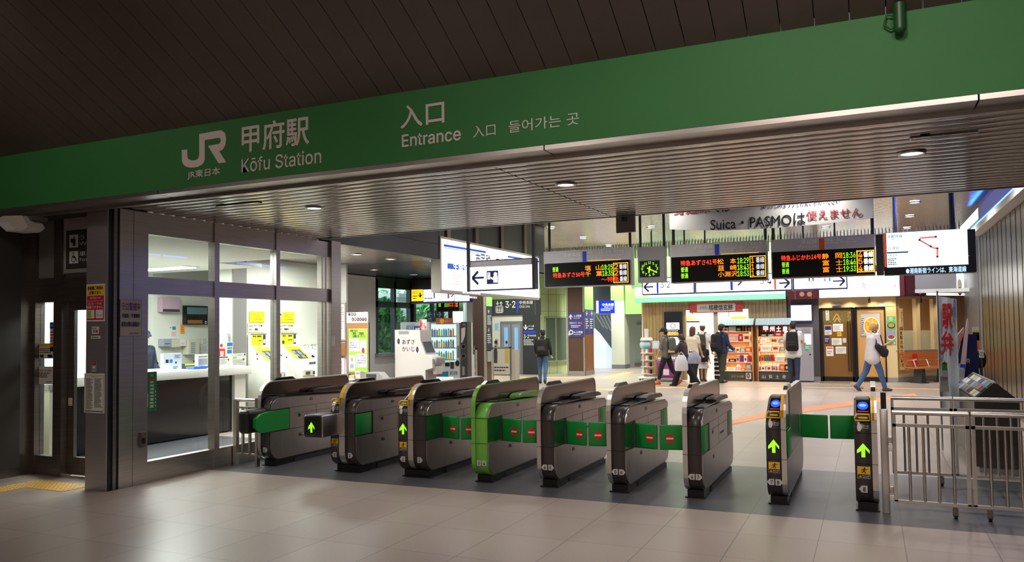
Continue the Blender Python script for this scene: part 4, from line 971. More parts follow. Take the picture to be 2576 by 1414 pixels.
# office back wall equipment
FWL = Frame(-11.89, 9, 90)
def on_wall(F, a, b, name, label, cat, base, draw=None, th=.05, grp=None):
    return poster(F, a, b, name, label, cat, base, draw or (lambda m: None), th=th, group=grp)
BEIGE = mat('phone_beige', (206, 204, 184), .5); BLGR = mat('phone_bluegrey', (150, 158, 176), .5)
on_wall(FWL, (397, 748), (441, 786), 'wall_monitor', 'pinkish wall panel high on the office wall', 'panel', mat('pinkish_panel', (190, 160, 176), .5), lambda m: (m.R(.02, .02, .98, .2, DGREY)), .12)
on_wall(FWL, (459, 769), (513, 817), 'television', 'dark monitor hanging on the office wall', 'monitor', GLOSSB, lambda m: (m.R(.03, .55, .97, .92, mat('monitor_teal', (90, 120, 130), .2)), m.R(.05, .05, .75, .25, mat('monitor_brown', (150, 96, 50), .3)), m.R(.86, .05, .95, .10, PAPER), m.R(.86, .14, .95, .19, PAPER)), .1)
on_wall(FWL, (424, 816), (446, 852), 'wall_poster', 'white poster with coloured blocks on the office wall', 'poster', PAPER, lambda m: (m.R(.4, .62, .8, .85, mat('poster_teal', (60, 140, 160), .5)), m.R(.3, .15, .85, .5, PINKP), m.R(.1, .75, .3, .8, RED)), .005)
on_wall(FWL, (453, 815), (464, 839), 'orange_tag', 'orange label on the office wall below the monitor', 'label', mat('tag_orange', (244, 176, 60), .5), lambda m: m.G(.15, .1, .85, .9, 4, RED), .006)
on_wall(FWL, (398, 853), (418, 871), 'wall_phone', 'blue grey telephone box on the office wall', 'telephone', BLGR, lambda m: m.R(.1, .3, .8, .4, DGREY), .14)
on_wall(FWL, (419, 854), (440, 873), 'wall_box', 'beige control box beside the blue grey telephone', 'control box', BEIGE, None, .13)
on_wall(FWL, (441, 853), (456, 870), 'wall_box', 'white small box between beige box and large telephone', 'control box', PAPER, lambda m: m.G(.2, .2, .8, .5, 2, MGREY), .12)
on_wall(FWL, (459, 856), (486, 891), 'wall_phone', 'large beige office telephone with grey key rows', 'telephone', BEIGE, lambda m: [m.R(.2, .1+.13*k, .62, .19+.13*k, BLGR) for k in range(6)], .16)
on_wall(FWL, (494, 850), (523, 867), 'paper_form', 'upper printed timetable sheet on the office wall', 'sheet', PAPER, lambda m: (m.G(.05, .1, .45, .9, 5, MGREY), m.G(.55, .1, .95, .9, 5, MGREY, 3)), .004)
on_wall(FWL, (492, 869), (523, 886), 'paper_form', 'lower printed timetable sheet on the office wall', 'sheet', PAPER, lambda m: (m.G(.05, .1, .45, .9, 5, MGREY, 4), m.G(.55, .1, .95, .9, 5, MGREY, 6)), .004)
OFL = mat('office_tube', (255, 255, 255), .4, emit=9, ecol=(250, 255, 250))
def tube_light(a, b, z, w, label):
    p, q = floor_pt(*a, z), floor_pt(*b, z)
    t = thing('ceiling_light', label, 'ceiling light', ((p.x+q.x)/2, (p.y+q.y)/2, z), 'lights in the ticket office ceiling')
    d = (q-p).normalized(); nn = Vector((-d.y, d.x, 0))*w/2
    m = MB(); vs = [p-nn, q-nn, q+nn, p+nn]; m.add([v+Vector((0, 0, .005)) for v in vs]+[v+Vector((0, 0, -.01)) for v in vs], [(7, 6, 5, 4), (0, 1, 5, 4), (1, 2, 6, 5), (2, 3, 7, 6), (3, 0, 4, 7)], OFL); m.build('diffuser', t)
    m = MB(); k = nn*1.25; e = d*.04; vs = [p-k-e, q-k+e, q+k+e, p+k-e]; m.add([v+Vector((0, 0, .02)) for v in vs]+[v+Vector((0, 0, .002)) for v in vs], [(3, 2, 1, 0), (0, 1, 5, 4), (1, 2, 6, 5), (2, 3, 7, 6), (3, 0, 4, 7), (4, 5, 6, 7)], WHITE); m.build('housing', t)
tube_light((360, 680), (476, 672), 2.705, .28, 'long white ceiling light inside the ticket office')
lamp('AREA', 'office_lamp', (-9.9, 8.6, 2.68), 170, (.97, 1, .96), size=1.6)
lamp('AREA', 'office_lamp', (-8.1, 7.3, 2.68), 40, (.97, 1, .96), size=.9)
# fare adjustment machines on the wall x = -9.93
FM = Frame(-9.945, 11, 90)
FYL = mat('fare_yellow', (255, 226, 30), .45); FWH = mat('machine_white', (240, 240, 232), .4); SCR = mat('fare_screen', (120, 132, 140), .25, emit=.25, ecol=(150, 170, 180))
def fare(a, dx, label, seal):
    u0 = FM.at(a, 850)[0]; u1 = FM.at(a+41, 850)[0]
    y0, y1 = 11+u0, 11+u1
    t = thing('fare_machine', label, 'fare machine', (-9.7, (y0+y1)/2, 0), 'fare adjustment machines behind the glass')
    prof = [(-9.94, .02), (-9.40, .02), (-9.40, .95), (-9.50, 1.10), (-9.84, 1.36), (-9.88, 1.38), (-9.88, 1.60), (-9.94, 1.60)]
    m = MB(); m.prism(prof, 'y', y0, y1, FWH); m.build('cabinet', t)
    m = MB(); F = Frame(-9.879, 11, 90)
    F.quad(m, u0+.02, 1.39, u1-.11, 1.585, FYL, .001); F.quad(m, u1-.10, 1.40, u1-.03, 1.58, DGREY, .001); F.quad(m, u1-.09, 1.43, u1-.04, 1.50, PAPER, .002); F.quad(m, u0, 1.585, u1, 1.60, INK, .001)
    F.text(m, '現金', u0+.05, 1.54, u0+.14, 1.575, mat('dk_green', (20, 80, 40), .5), .002, .02); F.greek(m, u0+.2, 1.46, u1-.13, 1.5, 1, INK, .002); F.quad(m, u1-.25, 1.54, u1-.14, 1.57, mat('dk_green', (20, 80, 40), .5), .002)
    if seal: F.disc(m, u0+.07, 1.44, .035, .035, mat('dk_green', (20, 80, 40), .5), .002, 14)
    m.build('upper_panel', t)
    m = MB(); A = Vector((-9.84, 0, 1.36)); B = Vector((-9.50, 0, 1.10)); nn = Vector((.26, 0, .34)).normalized()
    def SP(u, q, d): p = A.lerp(B, q)+nn*d; return (p.x, 11+u, p.z)
    m.add([SP(u0+.02, .0, .002), SP(u1-.02, .0, .002), SP(u1-.02, .92, .002), SP(u0+.02, .92, .002)], [(0, 1, 2, 3)], FYL)
    m.build('keypad_slope', t)
    m = MB(); m.add([SP(u0+.12, .25, .004), SP(u1-.08, .25, .004), SP(u1-.08, .88, .004), SP(u0+.12, .88, .004)], [(0, 1, 2, 3)], DGREY)
    for (a0, b0, a1, b1) in ((.16, .32, .34, .5), (.16, .55, .34, .75), (.42, .32, .58, .6), (.42, .66, .58, .82)):
        k = (u1-u0-.2)/.45
        m.add([SP(u0+a0*k, b0, .006), SP(u0+a1*k, b0, .006), SP(u0+a1*k, b1, .006), SP(u0+a0*k, b1, .006)], [(0, 1, 2, 3)], SCR)
    m.build('touch_screen', t)
    F = Frame(-9.399, 11, 90)
    m = MB(); F.slab(m, u0+.04, .83, u1-.10, .93, 0, .03, mat('slot_beige', (206, 200, 180), .4)); 
    for k in range(2): F.slab(m, u0+.08+.2*k, .845, u0+.2+.2*k, .90, .03, .034, DGREY)
    F.slab(m, u0+.04, .64, u1-.14, .78, 0, .03, mat('slot_beige', (206, 200, 180), .4))
    for k in range(2): F.slab(m, u0+.08+.2*k, .66, u0+.2+.2*k, .74, .03, .034, DGREY)
    F.slab(m, u1-.12, .80, u1+.06, .98, 0, .10, FWH)
    m.build('coin_slots', t)
    # sign above
    m = MB(); F = FM; F.slab(m, u0+.04, 1.80, u1, 2.0, 0, .012, FYL); F.text(m, 'のりこし', u0+.1+(.08 if seal else 0), 1.90, u1-.1, 1.96, INK, .014); F.text(m, 'Fare Adjustment', u0+.1+(.08 if seal else 0), 1.845, u1-.06, 1.875, INK, .014)
    F.slab(m, u0, 1.63, u1, 1.79, 0, .01, mat('fare_pale', (248, 226, 196), .5)); F.text(m, 'チャージ(入金)', u0+.14, 1.725, u1-.05, 1.765, INK, .012, .01); F.text(m, '残額表示', u0+.16, 1.66, u1-.16, 1.70, INK, .012, .01); F.greek(m, u0+.02, 1.65, u0+.12, 1.77, 2, MGREY, .012)
    if seal: F.slab(m, u0+.02, 1.90, u0+.10, 2.0, .012, .016, PAPER); F.disc(m, u0+.06, 1.95, .022, .022, SGRN, .018, 12)
    m.build('sign_board', t)
fare(699, 0, 'yellow fare adjustment machine in the third pane of the glazed wall', True)
fare(623, 0, 'yellow fare adjustment machine in the second pane, past the counter end', False)
m = MB(); m.rbox(-9.94, 12.02, 0, -9.45, 12.7, 1.36, FWH, .02); tag(m.build('white_cabinet', loc=(-9.7, 12, 0)), 'plain white cabinet to the right of the fare machines', 'cabinet')
lamp('AREA', 'fare_lamp', (-8.7, 11.2, 2.9), 85, (1, 1, .95), size=1.2)
# ================================================================== annex beyond the gates
def lit(name, col, s): return glow('lit_'+name, col, s)
LITW = lit('white', (255, 255, 255), 2.2)
LITS = lit('white_soft', (250, 252, 255), 1.15)
WOODF = mat('frame_wood', (150, 100, 60), .5)
F = Frame(0, 12.70)
poster(F, (849, 762), (871, 857), 'framed_notice', 'aluminium framed paper notice on the annex wall beside the steel column', 'notice', STEEL, lambda m: (m.R(.08, .04, .88, .96, mat('notice_pale', (206, 204, 206), .5)), m.G(.15, .3, .8, .9, 10, MGREY)), th=.02)
poster(F, (849, 859), (871, 895), 'wood_panel', 'brown wooden panel below the framed notice', 'panel', WOODF, lambda m: m.R(.0, .9, 1, .97, STEEL), th=.02)
t = thing('poster_board', 'lime green opinion poster on a wooden board with pink header', 'poster board', (-9.0, 12.4, 0))
F = Frame(0, 12.40)
m = MB(); F.pslab(m, (874, 813), (928, 941), -.03, 0, WOODF); (u0, vt), (u1, vb) = F.at(874, 813), F.at(928, 941)
for u in (u0+.02, u1-.05): F.slab(m, u, 0.02, u+.03, vb, -.03, 0, DGREY); m.box(u, 12.2, 0, u+.03, 12.65, .02, DGREY)
for a in (u0, u1-.012): F.slab(m, a, vb, a+.012, vt, -.03, .008, STEEL)
m.build('board', t)
m = MB(); F.pslab(m, (877, 827), (925, 937), .001, .004, LIMEP)
F.ptext(m, 'お客さまの', (881, 829), (900, 835), INK, .006, .02); F.ptext(m, 'ご意見・ご要望を', (885, 836), (916, 842), INK, .006, .02); F.ptext(m, 'お聞かせください', (888, 843), (921, 849), INK, .006, .02)
PALEL = mat('poster_pale_lilac', (206, 204, 224), .5)
F.pq(m, (879, 852), (904, 884), PALEL, .006); F.pq(m, (896, 890), (923, 924), PALEL, .006)
for i, s in enumerate(('このようなことで', 'も構いませんので', '日頃お客さまのご', '意見をお聞かせく', 'ださい。')): F.ptext(m, s, (880, 854+6*i), (903 if i < 4 else 892, 858.5+6*i), INK, .008)
for i, s in enumerate(('よりよい駅にし', 'ていくため', 'お客さまのお声', 'をお聞かせくだ', 'さい。')): F.ptext(m, s, (898, 892+6.2*i), (921 if i < 4 else 908, 897+6.2*i), INK, .008)
F.pq(m, (906, 856), (922, 886), PAPER, .006); F.pq(m, (877.5, 894), (894, 932), PAPER, .006)
u, v = F.at(914, 870); F.disc(m, u, v, .04, .06, PINKP, .008, 12); F.disc(m, u, v-.09, .035, .05, CRIM, .008, 10)
u, v = F.at(886, 905); F.disc(m, u, v, .03, .04, MGREY, .008, 10); F.disc(m, u, v-.12, .045, .05, BLGR, .008, 10)
m.build('poster_sheet', t)
m = MB(); F.pslab(m, (872, 786), (925, 812), -.02, .003, PINKP)
for i, ch in enumerate('ご意見'): (u, v) = F.at(879+7*i, 791); F.disc(m, u, v, .028, .034, INK, .005, 12); F.text(m, ch, u-.016, v-.02, u+.016, v+.02, PAPER, .007)
for i, ch in enumerate('お聞かせ下さ'): (u, v) = F.at(888+6.4*i, 803.5); F.disc(m, u, v, .028, .036, INK, .005, 12); F.text(m, ch, u-.016, v-.02, u+.016, v+.02, PAPER, .007)
m.build('header', t)
F = Frame(0, 11.6)
t = thing('leaflet_box', 'pink leaflet holder on a low white table behind the gates', 'leaflet holder', (F.at(857, 940)[0], 11.6, .75))
m = MB(); F.pslab(m, (849, 901), (866, 950), -.02, 0, PINKP); (u, v) = F.at(856, 911); F.disc(m, u, v, .03, .045, INK, .003, 14); F.disc(m, u, v, .018, .03, YEL, .004, 12); F.ptext(m, '222', (850, 920), (860, 926), CRIM, .003); F.ptext(m, 'ソフト', (851, 930), (862, 936), CRIM, .003); m.build('pink_leaflet', t)
(u0, vt), (u1, vb) = F.at(851, 952), F.at(912, 965)
t = thing('low_table', 'low white table with a stand behind the second gate', 'table', ((u0+u1)/2, 11.4, 0))
m = MB(); m.box(u0, 11.1, vt-.03, u1, 11.7, vt, PAPER); m.build('table_top', t)
for x in (u0+.03, u1-.06):
    for y in (11.13, 11.64): m = MB(); m.box(x, y, 0, x+.03, y+.03, vt-.03, MGREY); m.build('leg', t)
m = MB(); F = Frame(0, 11.3); F.pslab(m, (893, 934), (906, 956), -.1, 0, PAPER); F.ptext(m, 'ご案内', (894, 937), (904, 941), INK, .003); F.pslab(m, (880, 944), (893, 953), -.06, .02, mat('tan_box', (200, 180, 140), .6)); m.build('sign_stand', t)
F = Frame(0, 12.0); m = MB()
F.ppoly(m, [(905, 955), (918, 937), (952, 937), (968, 955), (962, 962), (912, 962)], MGREY, 0, d0=-.2); F.pslab(m, (922, 941), (946, 952), 0, .01, DGREY); F.slab(m, F.at(915, 960)[0], 0, F.at(960, 960)[0], F.at(930, 960)[1], -.2, 0, MGREY)
tag(m.build('grey_console', loc=(F.at(935, 950)[0], 12, 0)), 'low grey console behind the second ticket gate', 'console')
# --- ticket kiosk
KSK = mat('kiosk_grey', (212, 210, 204), .4)
FKY = 13.0; F = Frame(0, FKY); K1 = 13.42
t = thing('ticket_kiosk', 'pale grey ticket kiosk with train names on its flank', 'ticket kiosk', (F.at(1035, 900)[0], 13.2, 0))
def XZ(px, py): u, v = F.at(px, py); return (u, v)
prof = [XZ(993, 830), XZ(1056, 831), XZ(1058, 858), XZ(1071, 893), XZ(1087, 903), XZ(1088, 926), XZ(1070, 931)]
prof += [(prof[-1][0], 0.0), (prof[0][0], 0.0)]
m = MB(); m.prism(prof, 'y', FKY, K1, KSK); m.build('cabinet', t)
m = MB(); F.pq(m, (1005, 851), (1048, 887), mat('kiosk_sign_pale', (228, 214, 206), .5), .002); F.ptext(m, 'あずさ', (1012, 854), (1043, 866), mat('kiosk_purple', (70, 30, 80), .5), .004, .02); F.ptext(m, 'かいじ', (1012, 872), (1043, 884), mat('kiosk_purple', (70, 30, 80), .5), .004, .02)
for p in ((1003, 860), (1050, 881)): u, v = F.at(*p); F.disc(m, u, v, .055, .095, PAPER, .003, 16); F.disc(m, u, v+.01, .03, .06, DGREY, .005, 12)
F.pq(m, (1013, 842), (1024, 848), PAPER, .003); F.pq(m, (1003, 833), (1029, 841), MGREY, .001); m.build('flank_sign', t)
a, b = prof[2], prof[3]
m = MB(); e = Vector((b[1]-a[1], 0, -(b[0]-a[0]))).normalized()*-.004
def KP(y, q): return Vector((a[0]+(b[0]-a[0])*q, y, a[1]+(b[1]-a[1])*q))+Vector((abs(e.x), 0, abs(e.z)))
m.add([KP(FKY+.03, .03), KP(K1-.03, .03), KP(K1-.03, .9), KP(FKY+.03, .9)], [(0, 1, 2, 3)], BLGR); 
m.add([KP(FKY+.05, .08)+Vector((.003, 0, .002)), KP(K1-.05, .08)+Vector((.003, 0, .002)), KP(K1-.05, .84)+Vector((.003, 0, .002)), KP(FKY+.05, .84)+Vector((.003, 0, .002))], [(0, 1, 2, 3)], mat('kiosk_screen', (70, 74, 80), .15)); m.build('touch_screen', t)
m = MB(); c = prof[4]; m.rbox(c[0]-.1, FKY+.06, c[1]-.10, c[0]+.07, K1-.02, c[1]+.03, MGREY, .03); m.rbox(c[0]-.05, FKY+.1, c[1]-.3, c[0]+.03, K1-.06, c[1]-.12, KSK, .02); m.build('cash_unit', t)
m = MB(); d = prof[6]; m.box(d[0]-.02, FKY+.03, .1, d[0]+.012, K1-.03, d[1]-.03, MGREY); m.build('lower_door', t)
for (p, q, base, s, lab) in (((1043, 820), (1060, 840), NAVY, '精算', 'dark blue sign card on top of the ticket kiosk'), ((1062, 832), (1081, 840), YEL, '', 'yellow label board above the kiosk screen'), ((1052, 843), (1083, 854), PAPER, 'ご案内', 'white notice strip beside the kiosk screen'), ((1056, 804), (1074, 828), PAPER, '禁止', 'red and white paper sign standing above the kiosk')):
    F_ = Frame(0, 13.46)
    def dd(m, s=s, base=base):
        if s: m.T(s, .15, .3, .85, .75, RED if s == '禁止' else (PAPER if base == NAVY else NAVY), .02)
        m.G(.1, .08, .9, .25, 1, MGREY)
        if s == '禁止': m.R(.05, .05, .3, .95, RED); m.R(.7, .05, .95, .3, RED)
    poster(F_, p, q, 'kiosk_sign', lab, 'sign', base, dd, th=.01)
# --- vending machines
VW = mat('vending_white', (222, 224, 222), .35)
def can(m, F, u, v, w, h, mt): F.slab(m, u-w/2, v, u+w/2, v+h, -.03, .0, mt)
F = Frame(0, 17.0); S = lambda p: F.at(*p)
(u0, vt), (u1, vb) = S((1083, 813)), S((1157, 960))
t = thing('vending_machine', 'lit drink vending machine with three rows of bottles', 'vending machine', ((u0+u1)/2, 17.35, 0))
m = MB(); F.slab(m, u0, .06, u1, vt, -.7, 0, VW); F.slab(m, u0+.05, 0, u1-.05, .06, -.65, -.05, DGREY); m.build('cabinet', t)
m = MB(); F.pslab(m, (1086, 817), (1148, 909), .0, .012, lit('vend_cyan', (180, 246, 250), 1.3)); wn = m.build('display_window', t)
CC = [mat('drink_%d' % i, c, .35) for i, c in enumerate(((236, 236, 230), (120, 190, 140), (226, 120, 110), (110, 160, 210), (246, 216, 120), (170, 130, 190), (130, 200, 206), (236, 236, 230)))]
rr = random.Random(3)
for r, (ya, yb) in enumerate(((845, 823), (874, 852), (904, 879))):
    for k in range(10):
        px = 1090+5.8*k; (u, v), (_, v2) = S((px, ya)), S((px, yb)); mt = rr.choice(CC); h = (v2-v)*rr.uniform(.7, .95)
        m = MB(); m.cyl((u, 16.955, v), (u, 16.955, v+h*.75), .027, mt, n=10); m.cyl((u, 16.955, v+h*.75), (u, 16.955, v+h), .027, rr.choice(CC), .012, n=10)
        tag(m.build('drink_bottle', loc=(u, 16.96, v)), 'small drink bottle in the %s row of the lit vending machine' % ('top', 'middle', 'bottom')[r], 'bottle', '%s row of vending machine bottles' % ('top', 'middle', 'bottom')[r])
    m = MB(); F.pslab(m, (1086, ya), (1148, ya+3.2), .005, .03, PAPER)
    for k in range(11): (u, v) = S((1089+5.5*k, ya+1.6)); F.disc(m, u, v, .014, .012, NAVY, .032, 8)
    m.build('button_strip', t)
m = MB(); F.pslab(m, (1100, 801), (1140, 815), .0, .06, mat('vending_sign_red', (200, 90, 70), .5)); (u, v) = S((1115, 808)); F.disc(m, u, v, .06, .06, YEL, .063, 14); F.ptext(m, 'つめた〜い', (1120, 805), (1137, 811), PAPER, .063); m.build('top_sign', t)
m = MB(); F.pslab(m, (1150, 870), (1155, 900), .0, .02, MGREY); F.pslab(m, (1120, 913), (1131, 922), .0, .01, INK); F.pslab(m, (1133, 911), (1142, 928), 0, .01, mat('vend_darkgreen', (40, 60, 44), .5)); (u, v) = S((1151, 914)); F.disc(m, u, v, .06, .075, INK, .012, 14); F.ptext(m, 'acure', (1132, 934), (1151, 943), mat('acure_teal', (20, 130, 160), .5), .004, .02)
F.ppoly(m, [(1098, 948), (1110, 936), (1128, 934), (1128, 948)], mat('vend_blue', (20, 130, 180), .5), .003); F.pslab(m, (1098, 948), (1140, 960), 0, .01, lit('vend_green', (200, 255, 210), 1.0)); F.pslab(m, (1097, 930), (1108, 946), .0, .004, RED); m.build('lower_front', t)
(a0, at_), (a1, _) = S((1007, 811)), S((1081, 811))
t = thing('vending_machine', 'white vending machine half hidden behind the ticket kiosk', 'vending machine', ((a0+a1)/2, 17.35, 0))
m = MB(); F.slab(m, a0, .06, a1, at_, -.7, 0, VW); F.slab(m, a0+.05, 0, a1-.05, .06, -.65, -.05, DGREY); m.build('cabinet', t)
m = MB(); F.ptext(m, 'acure', (1022, 820), (1046, 831), mat('acure_teal', (20, 130, 160), .5), .004, .02); F.ptext(m, 'エキナカ自販機', (1024, 815), (1044, 818), MGREY, .004); m.build('lettering', t)
F = Frame(0, 16.98); (u0, vt), (u1, _) = F.at(1159, 810), F.at(1175, 810)
t = thing('recycling_bin', 'tall dark recycling bin with two round holes by the vending machine', 'bin', ((u0+u1)/2, 17.3, 0))
m = MB(); F.slab(m, u0, .02, u1, vt, -.22, 0, mat('bin_dark', (66, 62, 62), .45)); m.build('body', t)
m = MB(); F.ppoly(m, [(1160.5, 826), (1171, 823), (1170, 845), (1163, 862), (1160.5, 862)], PAPER, .003); F.ptext(m, '空容器', (1163, 815), (1171, 819), PAPER, .003); m.build('leaf_graphic', t)
for py in (872, 896):
    (u, v) = F.at(1166, py); m = MB(); F.disc(m, u, v, .045, .05, GLOSSB, .004, 16); F.ring(m, u, v, .045, .055, MGREY, .006, 16); m.build('hole', t)
m = MB(); F.pslab(m, (1163, 922), (1169, 944), 0, .004, MGREY); m.build('door_plate', t)
F = Frame(0, 18.4)
BEI = mat('ad_beige', (214, 206, 190), .5)
def advert(F, tl, br, label, cols, foot):
    (u0, vt), (u1, _) = F.at(*tl), F.at(*br)
    t = thing('advert_board', label, 'advert board', ((u0+u1)/2, F.o.y, 0)); w = u1-u0
    m = MB()
    for u in (u0, u1-.035): F.slab(m, u, 0, u+.035, vt, -.04, .01, STEEL)
    F.slab(m, u0, vt-.04, u1, vt, -.04, .01, STEEL); F.slab(m, u0+.02, .25, u1-.02, .29, -.03, .0, STEEL); m.build('frame', t)
    m = MB(); F.slab(m, u0+.035, .29, u1-.035, vt-.04, -.02, 0, BEI)
    rr = random.Random(len(label))
    for k, c in enumerate(cols):
        x = u0+w*(.18+.6*k/max(1, len(cols)-1)); z = .95
        F.poly(m, [(x-.09*w, .62), (x+.09*w, .62), (x+.11*w, z), (x+.04*w, z+.2), (x-.05*w, z+.2), (x-.1*w, z)], c, .003); F.disc(m, x, z+.27, .05*w, .06, mat('ad_skin', (206, 168, 140), .5), .003, 10); F.disc(m, x, z+.30, .055*w, .05, INK, .004, 10)
    F.greek(m, u0+.1*w, .36, u1-.1*w, .54, 2, DGREY, .003); m.build('poster_sheet', t)
advert(F, (1177, 876), (1199, 953), 'narrow framed poster stand right of the dark recycling bin', [BLGR, DGREY], '')
# --- brown pillars
def pillar(px0, px1, Y, depth, label, sign):
    F = Frame(0, Y); x0 = F.at(px0, 850)[0]; x1 = F.at(px1, 850)[0]
    t = thing('square_pillar', label, 'pillar', ((x0+x1)/2, Y+depth/2, 0))
    PBR = mat('pillar_brown', (84, 60, 50), .4, noise=.06, nscale=3)
    m = MB(); m.box(x0+.05, Y+.01, .16, x1-.05, Y+depth, 4.12, PBR); m.box(x0+.2, Y+.05, 2.31, x1-.04, Y+depth-.08, 4.12, GREENSH); m.build('shaft', t)
    for nm, x in (('edge_trim', x0), ('edge_trim', x1-.06)):
        m = MB(); m.box(x, Y-.005, .0, x+.06, Y+.05, 4.12, STEEL); m.build(nm, t)
    m = MB(); m.box(x1-.055, Y+.05, 2.3, x1+.002, Y+depth-.02, 3.95, GREENSH); m.build('lime_panel', t)
    m = MB(); m.box(x0, Y-.008, .0, x1, Y+depth+.01, .16, STEEL); m.build('plinth', t)
    return t, F, x0, x1
t, F, x0, x1 = pillar(1182, 1222, 20.0, .46, 'brown square pillar with steel edge behind the lit map billboard', None)
FS = Frame(x1+.003, 20.0, 90)
m = MB(); NVS = mat('sign_navy', (44, 50, 66), .45)
FS.slab(m, .06, 1.05, .42, 2.28, -.05, 0, NVS)
for v in (2.15, 1.62): FS.thin_arrow(m, .2, v, .1, .1, PAPER, 'left'); FS.greek(m, .10, v-.38, .38, v-.1, 5, PAPER, .003, seed=int(v*9))
FS.slab(m, .08, .72, .40, 1.02, -.05, .003, MGREY); m.build('guide_sign', t)
F = Frame(0, 21.5)
advert(F, (1238, 873), (1286, 960), 'wide framed travel poster with two figures near the lift', [DGREY, mat('ad_gold', (200, 180, 80), .5)], '')
m = MB(); (u0, vt), (u1, _) = F.at(1287, 880), F.at(1297, 960); F.slab(m, u0, 0, u1, vt, -.3, 0, mat('post_beige', (180, 174, 160), .5)); tag(m.build('side_post', loc=((u0+u1)/2, 21.6, 0)), 'beige post at the right edge of the wide travel poster', 'post')
# --- lift block
LY = 26.3; F = Frame(0, LY)
m = MB(); (u0, _), (u1, _) = F.at(1100, 850), F.at(1361, 850)
xe = F.at(1361, 850)[0]
LW = mat('lift_wall', (212, 212, 198), .5)
m.box(-14, LY, 0, xe, LY+.3, 2.62, LW); m.box(-14, LY, 2.62, xe, LY+.3, 4.12, GREENSH); struct(m.build('wall_lift'))
t = thing('overhead_sign', 'dark lift sign reading 3 2 and Chuo Line above the lift', 'sign', (F.at(1300, 770)[0], LY, 2.3))
SDK = mat('sign_charcoal', (40, 46, 48), .45)
m = MB(); F.pslab(m, (1237, 754), (1361, 792), 0, .05, SDK)
for x in (1246, 1347): F.pq(m, (x, 754), (x+1, 792), MGREY, .053)
m.build('panel', t)
m = MB(); F.ptext(m, '3·2', (1273, 758), (1298, 774), PAPER, .055, .02); F.pq(m, (1301, 757), (1306, 786), BLUE, .055); F.ptext(m, '中央本線', (1308, 757), (1342, 765), PAPER, .055, .02); F.ptext(m, 'Chūō Line', (1308, 768), (1334, 774), PAPER, .055)
(a, vb) = F.at(1249, 788); (b, vt) = F.at(1267, 769)
for (x0_, z0_, x1_, z1_) in ((a, vb, b, vb+.03), (a, vt-.03, b, vt), (a, vb, a+.03, vt), (b-.03, vb, b, vt)): F.quad(m, x0_, z0_, x1_, z1_, PAPER, .055)
for k in range(3): x = a+(b-a)*(.25+.25*k); F.quad(m, x-.02, vb+.05, x+.02, vb+.17, PAPER, .055); F.disc(m, x, vb+.2, .02, .02, PAPER, .055, 8)
for px, dr in ((1253, 'down'), (1262, 'up')): (u, v) = F.at(px, 763); F.arrow(m, u, v, .11, .16, PAPER, dr, .055)
m.build('lettering', t)
d = thing('lift_door', 'grey steel lift entrance with narrow blue windows', 'lift door', (F.at(1287, 940)[0], LY, 0))
LDG = mat('lift_grey', (128, 130, 138), .35, .6)
m = MB(); F.pslab(m, (1259, 809), (1317, 944), 0, .04, LDG); m.build('frame', d)
for p, q in (((1263, 816), (1287, 942)), ((1289, 816), (1312, 942))):
    m = MB(); F.pslab(m, p, q, .04, .055, mat('lift_leaf', (150, 154, 164), .3, .6)); o = m.build('door_leaf', d)
    c = (p[0]+q[0])/2; m = MB(); F.pslab(m, (c-5, 824), (c+5, 905), .055, .06, mat('lift_window', (120, 170, 220), .15, emit=.35)); m.build('pane', o)
poster(F, (1244, 812), (1256, 832), 'wall_notice', 'pale blue notice beside the lift frame', 'notice', mat('notice_blue', (180, 214, 226), .5), lambda m: m.G(.1, .1, .9, .9, 5, TRAYB), th=.01)
poster(F, (1246, 853), (1253, 872), 'call_panel', 'lift call panel left of the door', 'panel', MGREY, lambda m: m.R(.2, .3, .8, .8, INK), th=.02)
t = thing('sign_column', 'tall dark guide panel with a down arrow right of the lift', 'sign', (F.at(1338, 940)[0], LY, 0))
m = MB(); F.pslab(m, (1316, 793), (1361, 944), 0, .06, SDK); m.build('panel', t)
m = MB(); (u, v) = F.at(1324, 824); F.arrow(m, u, v, .16, .2, PAPER, 'down', .065); F.ptext(m, 'ホーム階', (1331, 818), (1345, 823), PAPER, .065, .02); F.greek(m, *F.at(1331, 830), *F.at(1344, 825), 1, PAPER, .065)
F.pq(m, (1319, 832), (1350, 839), BLUE, .065); F.ptext(m, '3·2', (1319, 842), (1333, 851), PAPER, .065, .02); F.ptext(m, '中央本線', (1334, 842), (1350, 847), PAPER, .065, .02); (u0, v1), (u1, v0) = F.at(1319, 853), F.at(1345, 869); F.greek(m, u0, v0, u1, v1, 4, PAPER, .065); m.build('lettering', t)
# green panelled side wall with window
gx, gy = xe, LY; ga = 70
F = Frame(gx, gy, ga)
LIMEW = mat('lime_wall_panel', (206, 226, 168), .5)
m = MB(); F.slab(m, 0, 0, 1.75, 4.12, -.2, 0, LIMEW)
m.add([], [], LIMEW)
for v in (.86, 2.28, 2.9, 3.5): F.slab(m, 0, v, 1.75, v+.012, 0, .003, mat('panel_joint', (130, 150, 100), .6))
for u in (.42, .85, 1.3): F.slab(m, u, 0, u+.012, 4.12, 0, .003, mat('panel_joint', (130, 150, 100), .6))
struct(m.build('wall_lime_side'))
t = struct_w = thing('wall_window', 'grey window in the lime panelled wall behind the man with the backpack', 'window', F.P(.9, .9, 0))
GPN = mat('grey_pane', (110, 128, 112), .08)
(u0, v1), (u1, v0) = F.at(1369, 797), F.at(1424, 905)
m = MB(); F.slab(m, u0, v0, u1, v1, 0, .02, GPN); m.build('pane', t)
m = MB()
for a, b in ((u0, u0+.04), ((u0+u1)/2-.03, (u0+u1)/2+.03), (u1-.04, u1)): F.slab(m, a, v0, b, v1, 0, .05, mat('frame_sage', (170, 184, 150), .4))
